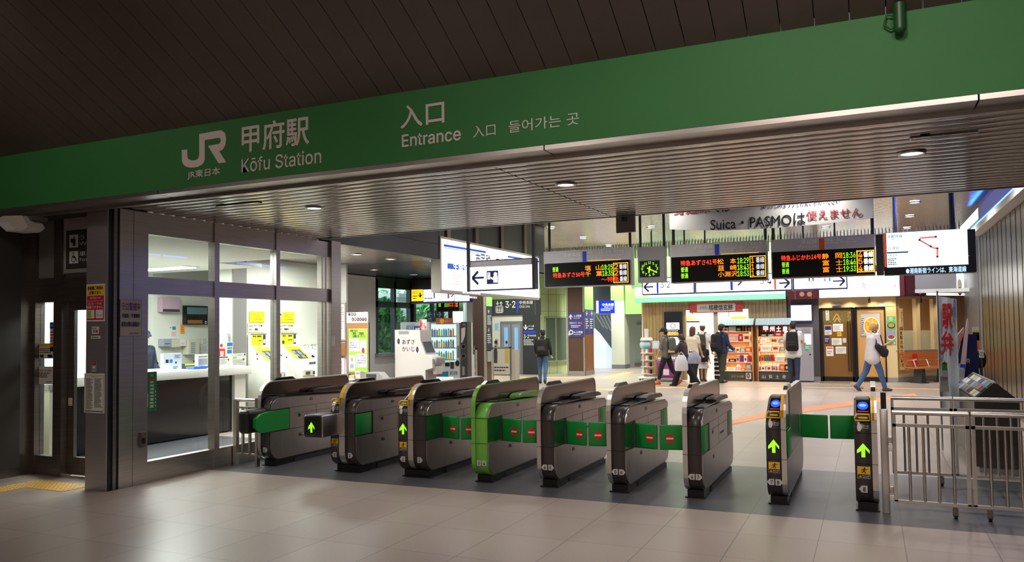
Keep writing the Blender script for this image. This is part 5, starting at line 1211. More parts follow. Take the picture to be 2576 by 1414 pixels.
F.slab(m, u0, v1-.05, u1, v1, 0, .05, mat('frame_sage', (170, 184, 150), .4)); F.slab(m, u0-.05, v0-.04, u1+.05, v0, 0, .1, mat('frame_sage', (170, 184, 150), .4)); m.build('frame', t)
# big brown pillar with platform sign
t, F, x0, x1 = pillar(1426, 1471, 25.9, 1.0, 'large dark brown pillar carrying a blue car position sign', None)
VIO = mat('sign_violet', (62, 58, 128), .45)
m = MB(); F.pslab(m, (1430, 786), (1470, 848), -.01, .012, VIO)
(u, v) = F.at(1436, 797); F.arrow(m, u, v, .14, .18, PAPER, 'up', .016); F.ptext(m, '1~3号車', (1444, 792), (1463, 798), PAPER, .016, .02); F.greek(m, *F.at(1444, 802), *F.at(1460, 799), 1, PAPER, .016)
F.ptext(m, '特急あずさ・かいじ', (1433, 810), (1465, 815), PAPER, .016, .01); F.greek(m, *F.at(1437, 825), *F.at(1462, 817), 2, PAPER, .016)
(u, v) = F.at(1437, 836); F.ring(m, u, v, .05, .085, PAPER, .016, 14); F.arrow(m, u-.07, v-.06, .12, .12, PAPER, 'down', .018); F.ptext(m, '4~12号車', (1444, 833), (1466, 839), PAPER, .016, .02); F.greek(m, *F.at(1444, 843), *F.at(1462, 840), 1, PAPER, .016)
m.build('car_sign', t)
FS = Frame(x1+.003, 25.9, 90); m = MB()
FS.slab(m, .06, 1.42, .94, 2.3, -.05, .003, VIO); FS.slab(m, .49, 1.42, .505, 2.3, 0, .006, MGREY)
for u in (.25, .75): FS.thin_arrow(m, u, 2.16, .16, .16, PAPER, 'left' if u < .5 else 'right', .006); FS.greek(m, u-.17, 1.62, u+.17, 2.0, 5, PAPER, .006, seed=int(u*7))
m.build('guide_sign', t)
m = MB(); FS.slab(m, .05, .16, .95, 1.42, -.05, .002, mat('pillar_tan', (132, 84, 52), .35)); m.build('tan_panel', t)
# passage to the platforms: sign, stair flank, white pillar, door
F = Frame(0, 29.0)
t = thing('overhead_sign', 'blue lit platform sign in the passage right of the dark pillar', 'sign', (F.at(1520, 770)[0], 29, 2.1))
m = MB(); F.pslab(m, (1500, 757), (1545, 788), -.1, 0, lit('blue', (20, 50, 220), .9)); m.build('panel', t)
m = MB(); F.pslab(m, (1500, 757), (1506, 788), 0, .01, LITS); F.ptext(m, '中央本線', (1515, 763), (1544, 770), LITS, .004, .02); F.ptext(m, 'Chūō Line', (1520, 771), (1542, 774), LITS, .004); F.greek(m, *F.at(1512, 783), *F.at(1543, 775), 2, LITS, .004); m.build('lettering', t)
m = MB()
for a in (.0, .9): m.box(-10.2+a*3, 28.95, 2.45, -10.15+a*3, 29, 4.12, DGREY)
m.build('hanger', t)
F = Frame(0, 31.2)
m = MB(); F.ppoly(m, [(1494, 826), (1507, 838), (1546, 890), (1546, 928), (1494, 928)], lit('stair_glow', (206, 220, 255), .5), 0, d0=-.12); tag(m.build('stair_flank', loc=(F.at(1520, 925)[0], 31.2, 0)), 'bright white stair side panel in the passage to the platforms', 'stair panel')  # wall panel, no lamp: emission stands in for the light on it
Fr = Frame(0, 31.9); m = MB(); Fr.ppoly(m, [(1496, 792), (1548, 792), (1548, 892), (1507, 838), (1496, 824)], mat('stair_roof_grey', (96, 98, 104), .5), 0, d0=-.1)
for k in range(5): Fr.line(m, Fr.at(1500+9*k, 794), Fr.at(1519+9*k, 824+4*k), .05, mat('stair_rib', (160, 164, 170), .5), .004)
m.box(-11.2, 31.9, 2.35, -8.9, 32.0, 4.1, mat('stair_roof_grey', (96, 98, 104), .5)); tag(m.build('stair_roof', loc=(-10, 31.9, 1)), 'grey ribbed stair roof in the passage beyond the pillar', 'roof')
F = Frame(0, 30.9); x0 = F.at(1539, 900)[0]; x1 = F.at(1572, 900)[0]
m = MB(); m.box(x0, 30.9, .16, x1, 31.6, 2.75, CREAM); m.box(x0, 30.9, 2.76, x1, 31.6, 4.12, GREENSH); m.box(x0, 30.89, 0, x1, 31.6, .16, GREY); m.box(x1-.4, 31.0, 2.2, x1+2.2, 31.6, 4.12, GREENSH)
struct(m.build('pillar_white'))
F = Frame(0, 32.9)
m = MB(); F.pslab(m, (1598, 811), (1636, 905), -.01, .04, mat('door_sage', (200, 212, 190), .45)); d = struct(m.build('door_2'))
m = MB(); F.pslab(m, (1603, 812), (1619, 817), .04, .09, MGREY); m.build('door_closer', d)
m = MB(); m.box(-9.2, 32.85, 0, -6.7, 32.95, .15, GREY); struct(m.build('baseboard_back'))
# ================================================================== lit map billboard along the hall side of the annex
F = Frame(-7.14, 0, 90)
t = thing('map_billboard', 'long white lit billboard with blue stripes hanging along the hall', 'billboard', (-7.25, 15, 2.4))
(a, _), (b, _) = F.at(1112, 660), F.at(1358, 700); z0, z1 = 2.37, 3.31
a = 12.6
m = MB(); m.box(-7.36, a, z0-.05, -7.16, b, z1+.05, mat('billboard_frame', (176, 170, 156), .45)); m.build('housing', t)
m = MB(); F.slab(m, a+.05, z0, b-.05, z1, -.03, .0, lit('billboard', (246, 250, 255), 1.7)); m.build('lit_face', t)
PBL = mat('print_blue', (46, 92, 190), .5, emit=.5, ecol=(46, 92, 200)); PNV = mat('print_navy', (50, 56, 90), .5); PPK = mat('print_pink', (250, 170, 170), .5, emit=.7); PGY = mat('print_grey', (210, 214, 224), .5, emit=.8)
m = MB()
F.ppoly(m, [(1116, 614), (1222, 632), (1222, 637), (1116, 620)], PBL, .003); F.ppoly(m, [(1116, 622), (1222, 640), (1222, 641), (1116, 623.5)], PBL, .003)
F.ppoly(m, [(1277, 643), (1356, 656), (1356, 661), (1277, 648)], PBL, .003)
F.ppoly(m, [(1125, 662), (1180, 668), (1180, 682), (1125, 676)], PBL, .003); u, v = F.at(1140, 671); F.text(m, '生命保険付', u, v-.07, u+1.0, v+.09, LITS, .005, .03)
u, v = F.at(1196, 655); F.text(m, '市民税・立大学 入', u, v-.1, u+1.9, v+.16, PNV, .004, .02)
u, v = F.at(1228, 640); F.text(m, 'クレジットカード', u, v-.05, u+.9, v+.05, PGY, .004)
u, v = F.at(1138, 690); F.greek(m, u, v-.2, u+.35, v, 4, PPK, .004); F.greek(m, u+.4, v-.45, u+1.2, v-.28, 2, PGY, .004)
m.build('print', t)
for px in (1137, 1208, 1271, 1329):
    y = F.at(px, 640)[0]; m = MB(); m.box(-7.32, y-.07, z1+.05, -7.2, y+.07, 4.12, mat('hanger_brown', (130, 110, 92), .45)); m.build('hanger', t)
# annex lit signs
F = Frame(0, 15.2)
t = thing('lit_sign', 'small yellow and white lit exit sign row below the annex ceiling', 'lit sign', (F.at(1100, 740)[0], 15.2, 2.4))
m = MB(); F.pslab(m, (1033, 726), (1182, 760), -.15, -.02, NAVY); m.build('housing', t)
m = MB(); F.pslab(m, (1035, 729), (1063, 757), -.02, 0, lit('yellow', (255, 205, 20), 1.1)); F.ptext(m, '出口', (1038, 733), (1050, 739), INK, .003); (u, v) = F.at(1057, 743); F.arrow(m, u, v, .1, .12, NAVY, 'down', .003); F.greek(m, *F.at(1038, 754), *F.at(1050, 742), 2, INK, .003); m.build('exit_panel', t)
m = MB(); F.pslab(m, (1065, 729), (1142, 757), -.02, 0, LITS); F.pq(m, (1091, 731), (1094, 751), BLUE, .003); F.pq(m, (1126, 731), (1130, 751), mat('sign_pink', (240, 90, 120), .5), .003); F.ptext(m, '5·4', (1109, 731), (1124, 738), NAVY, .003); F.ptext(m, '身延線', (1112, 740), (1122, 744), NAVY, .003); F.ptext(m, '中央本線', (1073, 740), (1087, 744), NAVY, .003); F.greek(m, *F.at(1068, 754), *F.at(1089, 747), 1, NAVY, .003); (u, v) = F.at(1136, 740); F.thin_arrow(m, u, v, .11, .13, NAVY, 'right'); m.build('platform_panel', t)
m = MB(); F.pslab(m, (1144, 729), (1180, 757), -.02, 0, LITS); F.ptext(m, 'ベビー休憩室', (1150, 742), (1172, 747), NAVY, .003); F.pq(m, (1160, 731), (1166, 738), NAVY, .003); m.build('rest_panel', t)
F = Frame(0, 16.0)
t = thing('departure_board', 'small departure board in the annex under the exit sign row', 'departure board', (F.at(1127, 770)[0], 16, 2.1))
m = MB(); F.pslab(m, (1098, 756), (1155, 783), -.2, 0, GLOSSB); m.build('housing', t)
LR = glow('led_red', (255, 60, 30), 1.4); LO = glow('led_orange', (255, 140, 20), 1.5); LG = glow('led_green', (150, 240, 40), 1.3); LWH = glow('led_white', (240, 240, 240), 1.2)
m = MB(); F.ptext(m, '普通', (1103, 760), (1109, 772), LG, .003); 
for y in (761, 767): F.ptext(m, '18:2%d' % (y % 10), (1118, y), (1130, y+5), LG, .003); F.ptext(m, '甲府', (1130, y), (1141, y+5), LR, .003); F.ptext(m, '1番', (1144, y), (1152, y+5), LO, .003)
m.build('led_text', t)
m = MB(); u, v = F.at(1127, 756); m.cyl((u, 16.1, v-.01), (u, 16.1, 2.98), .02, DGREY); m.build('hanger', t)
for (p, q, dr, lab) in (((1076, 782), (1092, 808), 'left', 'left navy arrow sign above the vending machines'), ((1095, 782), (1117, 808), 'right', 'right navy arrow sign above the vending machines')):
    F = Frame(0, 17.75)
    def dn(m, F=F, dr=dr): F.thin_arrow(m, m.U(.5), m.V(.65), .12, .12, PAPER, dr, m.d+.002); m.G(.15, .05, .85, .35, 3, PAPER)
    poster(F, p, q, 'arrow_sign', lab, 'sign', NVS, dn, th=.03)
# trees and pale building outside the annex windows
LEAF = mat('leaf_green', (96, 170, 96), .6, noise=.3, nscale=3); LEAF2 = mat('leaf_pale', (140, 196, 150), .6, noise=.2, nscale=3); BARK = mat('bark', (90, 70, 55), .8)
def tree(x, y, h, r, mt, label, seed):
    rr = random.Random(seed); t = thing('tree', label, 'tree', (x, y, 0), 'trees outside the annex windows')
    m = MB(); m.cyl((x, y, 0), (x, y, h*.6), .12, BARK, .06); m.build('trunk', t)
    m = MB()
    for k in range(1400):
        a = rr.uniform(0, 6.283); q = rr.uniform(-1, 1); s = math.sqrt(1-q*q); d = rr.uniform(.55, 1)
        c = Vector((x+r*d*s*math.cos(a), y+r*d*s*math.sin(a), h*.58+h*.42*d*q))
        n = Vector((rr.uniform(-1, 1), rr.uniform(-1, 1), rr.uniform(-1, 1))).normalized(); e = n.orthogonal().normalized(); f = n.cross(e); w = rr.uniform(.10, .19)
        m.add([c-e*w, c-f*w*.5, c+e*w, c+f*w*.5], [(0, 1, 2, 3)], mt)
    m.build('crown', t)
tree(-13.4, 19.4, 2.7, 1.0, LEAF, 'bright green tree close outside the left annex window', 1)
tree(-14.6, 21.6, 2.7, 1.1, LEAF, 'bright green tree outside the second annex window', 2)
tree(-14.6, 24.6, 2.6, .9, LEAF, 'bright green tree outside the annex end windows', 3)
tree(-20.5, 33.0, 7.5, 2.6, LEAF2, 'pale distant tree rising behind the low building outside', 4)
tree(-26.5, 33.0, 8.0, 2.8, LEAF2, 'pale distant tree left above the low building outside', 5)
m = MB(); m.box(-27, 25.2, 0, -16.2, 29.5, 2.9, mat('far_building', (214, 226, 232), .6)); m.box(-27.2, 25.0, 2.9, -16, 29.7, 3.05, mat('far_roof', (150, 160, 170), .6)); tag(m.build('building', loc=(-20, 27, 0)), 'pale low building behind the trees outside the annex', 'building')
m = MB(); m.box(-40, 8, -.2, -13, 45, -.15, mat('outside_ground', (120, 120, 110), .8)); struct(m.build('ground_outside'))
# ================================================================== hanging boards
POLE = mat('hanger_dark', (52, 52, 54), .4)
BHDR = mat('board_header_grey', (196, 194, 194), .4)
BFACE = mat('board_black', (12, 10, 10), .25)
HTX = mat('header_white', (250, 250, 248), .5)
BY = 15.0
def dep_board(label, tl, br, hdr, poles, draw_h, draw_l):
    F = Frame(0, BY)
    (u0, v1), (u1, v0) = F.at(*tl), F.at(*br); vh = F.at(*hdr)[1]
    t = thing('departure_board', label, 'departure board', ((u0+u1)/2, BY+.12, v0), 'departure boards over the hall')
    m = MB(); F.slab(m, u0, v0, u1, v1, -.24, 0, MGREY); m.build('housing', t)
    m = MB(); F.slab(m, u0, vh, u1, v1, 0, .012, BHDR); m.build('header_plate', t)
    m = MB(); F.slab(m, u0+.02, v0+.02, u1-.02, vh, 0, .01, BFACE); m.build('led_panel', t)
    m = MB(); draw_h(m, F); m.build('header_text', t)
    ms = [MB() for _ in range(4)]; draw_l(ms, F)
    for q in ms[:3]: q.build('led_row', t)
    ms[3].build('led_frame', t)
    for px in poles:
        u = F.at(px, 620)[0]; m = MB(); m.cyl((u, BY+.12, v1-.02), (u, BY+.12, 4.12), .028, POLE, n=10); m.build('hanger', t)
    m = MB()
    x = u0+.05
    while x < u1: m.cyl((x, BY+.06, v1), (x, BY+.06, v1+.07), .004, MGREY, n=4, caps=False); x += .07
    m.build('bird_spikes', t)['kind'] = 'stuff'
    return t
def T(m, F, s, x0, y0, x1, y1, mt, bold=.0): F.ptext(m, s, (x0, y0), (x1, y1), mt, .016, bold)
def rows(m, F, px, ys):
    out = []
    for i, (a, b) in enumerate(ys): out.append((F.at(px, a)[1], F.at(px, b)[1], i))
    return out
def L(m, F, s, x0, x1, rv, mt, bold=.012):
    yy = 670; u0, u1 = F.at(x0, yy)[0], F.at(x1, yy)[0]; F.text(m[rv[2]], s, u0, rv[1]+.006, u1, rv[0]-.006, mt, .014, 0 if mt is LWH else bold)
def yframe(m, F, x0, x1, v0, v1, mt=YEL, w=.016):
    u0, u1 = F.at(x0, 680)[0], F.at(x1, 680)[0]
    for a, b, c, d in ((u0, v0, u1, v0+w), (u0, v1-w, u1, v1), (u0, v0, u0+w, v1), (u1-w, v0, u1, v1)): F.quad(m[3], a, b, c, d, mt, .015)
LED_Y = glow('led_frame_yellow', (250, 190, 40), .9)
def h1(m, F):
    T(m, F, '中央本線', 1418.5, 637, 1461, 645.5, HTX, .02); T(m, F, 'Chūō Line', 1430, 648.5, 1461, 653.5, HTX)
    F.pq(m, (1465.7, 633), (1476, 658), BLUE, .014); T(m, F, '大月・八王子・新宿・東京方面', 1479, 632, 1570, 635.5, HTX, .01); T(m, F, 'for Ōtsuki, Hachiōji, Shinjuku & Tōkyō', 1479, 643, 1565, 642.5, HTX); T(m, F, '(一部 1番線からも発車します)', 1479, 649.5, 1561, 650.5, HTX, .01); F.pq(m, (1480, 656), (1561, 653.2), LED_Y, .014)
def l1(m, F):
    R = rows(m, F, 1545, ((664, 678.5), (679.5, 694), (695, 709.5)))
    L(m, F, '普通', 1390.5, 1405, R[0], LG); L(m, F, '塩', 1472, 1487, R[0], LO); L(m, F, '山', 1499.5, 1513.5, R[0], LO); L(m, F, '18:25', 1515, 1541.4, R[0], LG); L(m, F, '2', 1545.5, 1555.5, R[0], LO); L(m, F, '番線', 1558, 1577, R[0], LWH)
    L(m, F, '特急あずさ50号', 1391.3, 1471, R[1], LR); L(m, F, '千', 1472, 1487, R[1], LO); L(m, F, '葉', 1500, 1515, R[1], LO); L(m, F, '18:35', 1516, 1542.4, R[1], LG); L(m, F, '2', 1545.5, 1555.5, R[1], LO); L(m, F, '番線', 1558, 1577, R[1], LWH)
    L(m, F, '～特急', 1512.6, 1557, R[2], LR); L(m, F, '番線', 1559, 1577, R[2], LWH)
    yframe(m, F, 1543, 1581, R[2][1]-.02, R[0][0]+.02, LED_Y)
dep_board('left departure board, over the left aisles, with Azusa 50 in red', (1368, 634), (1588, 716), (1370, 664), (1377, 1581), h1, l1)
def h2(m, F):
    T(m, F, '中央本線', 1744.5, 617.4, 1793, 625.5, HTX, .02); T(m, F, 'Chūō Line', 1758, 629.5, 1793, 634.5, HTX)
    F.pq(m, (1798, 615), (1810, 641), BLUE, .014); T(m, F, '小淵沢・塩尻・松本・長野方面', 1814, 613.5, 1917, 617, HTX, .01); T(m, F, 'for Kobuchizawa, Shiojiri, Matsumoto & Nagano', 1814, 624, 1912, 623, HTX); T(m, F, '(一部 2・3番線からも発車します)', 1814, 629.7, 1914, 633.2, HTX, .01); F.pq(m, (1815, 639), (1909, 635.5), LED_Y, .014)
def l2(m, F):
    R = rows(m, F, 1885, ((647, 662.5), (664, 679), (680, 695)))
    L(m, F, '特急あずさ41号', 1713, 1804, R[0], LR); L(m, F, '松', 1805, 1821, R[0], LO); L(m, F, '本', 1837, 1852.5, R[0], LO)
    L(m, F, '普通', 1713, 1731, R[1], LG); L(m, F, '韮', 1806, 1822, R[1], LO); L(m, F, '崎', 1837, 1853.5, R[1], LO)
    L(m, F, '普通', 1713, 1731, R[2], LG); L(m, F, '小淵沢', 1806, 1855, R[2], LO)
    for i, s in enumerate(('18:29', '18:43', '18:53')): L(m, F, s, 1855.5, 1884, R[i], LG); L(m, F, '1', 1890.5, 1897, R[i], LO); L(m, F, '番線', 1902, 1923, R[i], LWH)
    yframe(m, F, 1886.5, 1927, R[2][1]-.02, R[0][0]+.02, LED_Y)
dep_board('middle departure board, right of the clock, with Azusa 41 in red', (1686, 617), (1930, 704), (1688, 648), (1691, 1924), h2, l2)
def h3(m, F):
    T(m, F, '身延線', 2014.6, 603, 2055, 613, HTX, .01); T(m, F, 'Minobu Line', 2008, 616.5, 2055, 623, HTX)
    F.pq(m, (2060, 600), (2074, 628), mat('line_orange_red', (226, 84, 34), .5), .014); T(m, F, '身延・富士・静岡方面', 2077.7, 600.5, 2166.6, 602.7, HTX, .02); T(m, F, 'for Minobu, Fuji & Shizuoka', 2077.7, 608.8, 2154, 610.4, HTX)
def l3(m, F):
    R = rows(m, F, 2120, ((635, 650.5), (652, 667.5), (669, 684.5)))
    L(m, F, '特急ふじかわ14号', 1966, 2066.5, R[0], LR); L(m, F, '静', 2068.7, 2085.5, R[0], LO); L(m, F, '岡', 2102.5, 2119.4, R[0], LO)
    for r in (R[1], R[2]): L(m, F, '普通', 1967, 1985, r, LG); L(m, F, '富', 2069.5, 2086, r, LO); L(m, F, '士', 2103, 2119.5, r, LO)
    for i, (s, n) in enumerate((('18:36', '4'), ('18:46', '5'), ('19:33', '4'))): L(m, F, s, 2122, 2153, R[i], LG); L(m, F, n, 2160, 2170, R[i], LO); L(m, F, '番線', 2173, 2197, R[i], glow('led_white_hot', (255, 255, 255), 2.2), .03)
    yframe(m, F, 2155.5, 2200.5, R[2][1]-.02, R[0][0]+.02, LED_Y, .022)
dep_board('right departure board, left of the route map screen, with Fujikawa 14 in red', (1939, 604), (2203, 692), (1942, 635), (1944, 2196), h3, l3)
# clock
F = Frame(0, BY); (u0, v1), (u1, v0) = F.at(1604, 622), F.at(1671, 709)
t = thing('station_clock', 'grey boxed clock with yellow green hands left of the middle board', 'clock', ((u0+u1)/2, BY+.12, v0))
m = MB(); F.slab(m, u0, v0, u1, v1, -.24, 0, MGREY); m.build('housing', t)
m = MB(); F.pslab(m, (1609, 657), (1660, 696), 0, .006, mat('clock_green', (14, 52, 34), .3)); m.build('dial', t)
CLK = glow('clock_lume', (200, 240, 60), .9)
m = MB(); cu, cv = F.at(1634.5, 676.5); (a, b), (c, d) = F.at(1612, 659), F.at(1657, 694); ru, rv = (c-a)/2*.86, (b-d)/2*.84
for k in range(1, 13):
    q = rad(90-30*k); uu, vv = cu+ru*math.cos(q), cv+rv*math.sin(q); F.text(m, str(k), uu-.018*(1.4 if k > 9 else 1), vv-.022, uu+.018*(1.4 if k > 9 else 1), vv+.022, CLK, .009, .02)
m.build('numerals', t)
m = MB(); F.line(m, (cu-.05, cv+.02), (cu+ru*.82, cv-rv*.55), .022, CLK, .012); m.build('minute_hand', t)
m = MB(); F.line(m, (cu+.004, cv+.05), (cu-.016, cv-rv*.66), .028, CLK, .011); m.build('hour_hand', t)
for px in (1607, 1667):
    u = F.at(px, 620)[0]; m = MB(); m.cyl((u, BY+.12, v1-.02), (u, BY+.12, 4.12), .026, POLE, n=10); m.build('hanger', t)
# route map screen
SY = 13.0; F = Frame(0, SY); (u0, v1), (u1, v0) = F.at(2222, 589), F.at(2457, 684)
t = thing('information_screen', 'wide lit route map screen at the right above the steel wall edge', 'screen', ((u0+u1)/2, SY+.1, v0))
m = MB(); F.slab(m, u0, v0, u1, v1, -.25, 0, mat('screen_housing', (26, 26, 34), .35)); F.slab(m, F.at(2203, 600)[0], v0+.01, u0-.005, v1-.0, -.25, -.02, DGREY); m.build('housing', t)
m = MB(); F.pslab(m, (2229, 587), (2436, 665), .0, .008, lit('screen', (226, 246, 255), 1.5)); m.build('display', t)
m = MB(); SO = mat('screen_orange', (226, 90, 50), .5, emit=.6); SPK2 = mat('screen_pink', (240, 130, 130), .5, emit=.6); SGY = mat('screen_grey', (190, 214, 222), .5, emit=.6)
F.pq(m, (2223, 587), (2230, 672), SO, .012)
F.ptext(m, '宇都宮線', (2232, 592), (2270, 598), NAVY, .012, .01); F.ptext(m, '下り線', (2233, 601), (2249, 605), NAVY, .012); F.ptext(m, '△', (2233, 621), (2241, 627), RED, .012, .02); F.ptext(m, '遅延', (2244, 620), (2262, 628), NAVY, .012); F.greek(m, *F.at(2233, 636), *F.at(2270, 632), 1, SGY, .012)
F.pq(m, (2231, 635), (2285, 635.6), NAVY, .012); F.ptext(m, '宇都宮線', (2233, 640), (2257, 645), NAVY, .012); F.greek(m, *F.at(2233, 668), *F.at(2256, 649), 4, NAVY, .012)
P = [F.at(*p) for p in ((2354, 596), (2315, 599), (2313, 604), (2341, 620), (2348, 624), (2358, 625), (2358, 646))]
for a, b in zip(P, P[1:]): F.line(m, a, b, .022, SPK2, .011)
for p in (P[0], P[2], P[3], P[5], P[6]): F.disc(m, p[0], p[1], .016, .016, RED, .013, 10)
rr = random.Random(5)
for k in range(14):
    a = F.at(rr.uniform(2290, 2405), rr.uniform(596, 660)); F.line(m, a, (a[0]+rr.uniform(-.2, .25), a[1]+rr.uniform(-.06, .06)), .003, SGY, .010)
a = F.at(2345, 645); F.ring(m, a[0], a[1], .09, .094, SGY, .010)
m.build('route_map', t)
m = MB(); F.ptext(m, '●湘南新宿ラインは、東海道線', (2279, 675), (2431, 683.5), glow('ticker', (190, 225, 255), 1.4), .006, .015); m.build('ticker_text', t)
SIL = mat('pole_silver', (200, 200, 200), .25, 1.0)
for px, mt, r in ((2251, SIL, .03), (2397, POLE, .038)):
    u = F.at(px, 560)[0]; m = MB(); m.cyl((u, SY+.12, v1-.02), (u, SY+.12, 4.12), r, mt, n=12); m.build('hanger', t)
# white cloth banner, lower edge sagging
NY = 13.6; F = Frame(0, NY); (u0, _), (u1, _) = F.at(1684, 540), F.at(2197, 540)
BAN = mat('banner_cloth', (226, 224, 220), .8)
t = thing('cloth_banner', 'white cloth banner reading Suica PASMO above the departure boards', 'banner', ((u0+u1)/2, NY, 3.3))
m = MB(); zb = F.at(1940, 574)[1]; n = 24; zt_ = 3.98
def bz(q): return zb+.06*(2*q-1)**2+ (.03 if q < .5 else .0)*(2*q-1)**2
pts = [(u0+(u1-u0)*k/n, bz(k/n)) for k in range(n+1)]
m.prism([(p[0], p[1]) for p in pts]+[(u1, zt_), (u0, zt_)], 'y', NY, NY+.008, BAN); m.build('cloth', t)
BRD = mat('banner_red', (168, 56, 56), .7); BNV = mat('banner_navy', (40, 50, 110), .7)
def bt(s, x0, y0, x1, y1, mt, b=.015): m = MB(); F.ptext(m, s, (x0, y0), (x1, y1), mt, .006, b); m.build('banner_text', t)
bt('Suica・PASMOは', 1787, 551, 2026, 565, INK, .012); bt('使えません', 2028, 531, 2168, 545, BRD, .02)
bt('身延線', 1694, 514, 1786, 535, BRD, .02); bt('では', 1793, 511, 1836, 532, INK, .02); bt('あらかじめきっぷをお買い求めください', 1918, 508, 2110, 513, BNV, .015)
for u in (u0+.05, u1-.05): m = MB(); m.cyl((u, NY+.02, 3.95), (u, NY+.02, 4.12), .012, POLE, n=8); m.build('hanger', t)
# ticket machine arrow sign near the soffit edge
AY = 12.0; F = Frame(0, AY)
t = thing('lit_sign', 'lit white arrow sign with ticket machine pictogram in front of the billboard', 'lit sign', (F.at(1262, 700)[0], AY, 2.3))
(u0, v1), (u1, v0) = F.at(1180, 657), F.at(1345, 725)
m = MB(); F.slab(m, u0, v0-.01, u1, v1, -.16, 0, mat('sign_frame_navy', (40, 40, 92), .35)); m.build('housing', t)
m = MB(); F.pslab(m, (1183, 673), (1341, 724), 0, .008, LITS); m.build('lit_face', t)
m = MB(); F.pslab(m, (1182, 659), (1338, 669), 0, .008, BHDR); F.greek(m, *F.at(1186, 667), *F.at(1210, 662), 1, PAPER, .011); m.build('header_strip', t)
m = MB(); (u, v) = F.at(1203.5, 699); F.thin_arrow(m, u, v, .22, .22, NAVY, 'left', .011)
PICT = mat('pictogram_navy', (44, 44, 110), .4)
F.pq(m, (1225, 682), (1254, 714), PICT, .011); F.pq(m, (1227, 686), (1234, 703), LITS, .013); F.pq(m, (1229, 688), (1232, 690.5), PICT, .015)
u, v = F.at(1247, 690); F.disc(m, u, v, .035, .035, LITS, .013, 14); F.poly(m, [F.at(*p) for p in ((1242, 695), (1252.5, 694), (1253, 711), (1242, 711), (1242, 704), (1236, 702), (1235, 697), (1241, 699))], LITS, .013)
F.ptext(m, '精算機', (1261, 682), (1296, 692), mat('faint_print', (196, 200, 214), .5, emit=.45), .011); F.ptext(m, 'Fare Adjustment', (1261, 698), (1310, 704), mat('faint_print', (196, 200, 214), .5, emit=.45), .011)
m.build('lettering', t)
for px in (1180, 1344):
    u = F.at(px, 640)[0]; m = MB(); m.box(u-.022, AY-.05, v0-.02, u+.022, AY+.0, 4.12, POLE); m.build('hanger', t)
# blank plate below the soffit edge
F = Frame(0, 9.2); (u0, v1), (u1, v0) = F.at(1549, 531), F.at(1598, 583)
m = MB(); F.slab(m, u0, v0, u1, 2.96, -.03, 0, mat('blank_plate', (150, 140, 140), .4)); m.box((u0+u1)/2-.02, 9.1, 2.9, (u0+u1)/2+.02, 9.2, 2.95, DGREY); tag(m.build('hanging_plate', loc=((u0+u1)/2, 9.2, v0)), 'blank grey plate hanging from the edge of the entrance soffit', 'plate')
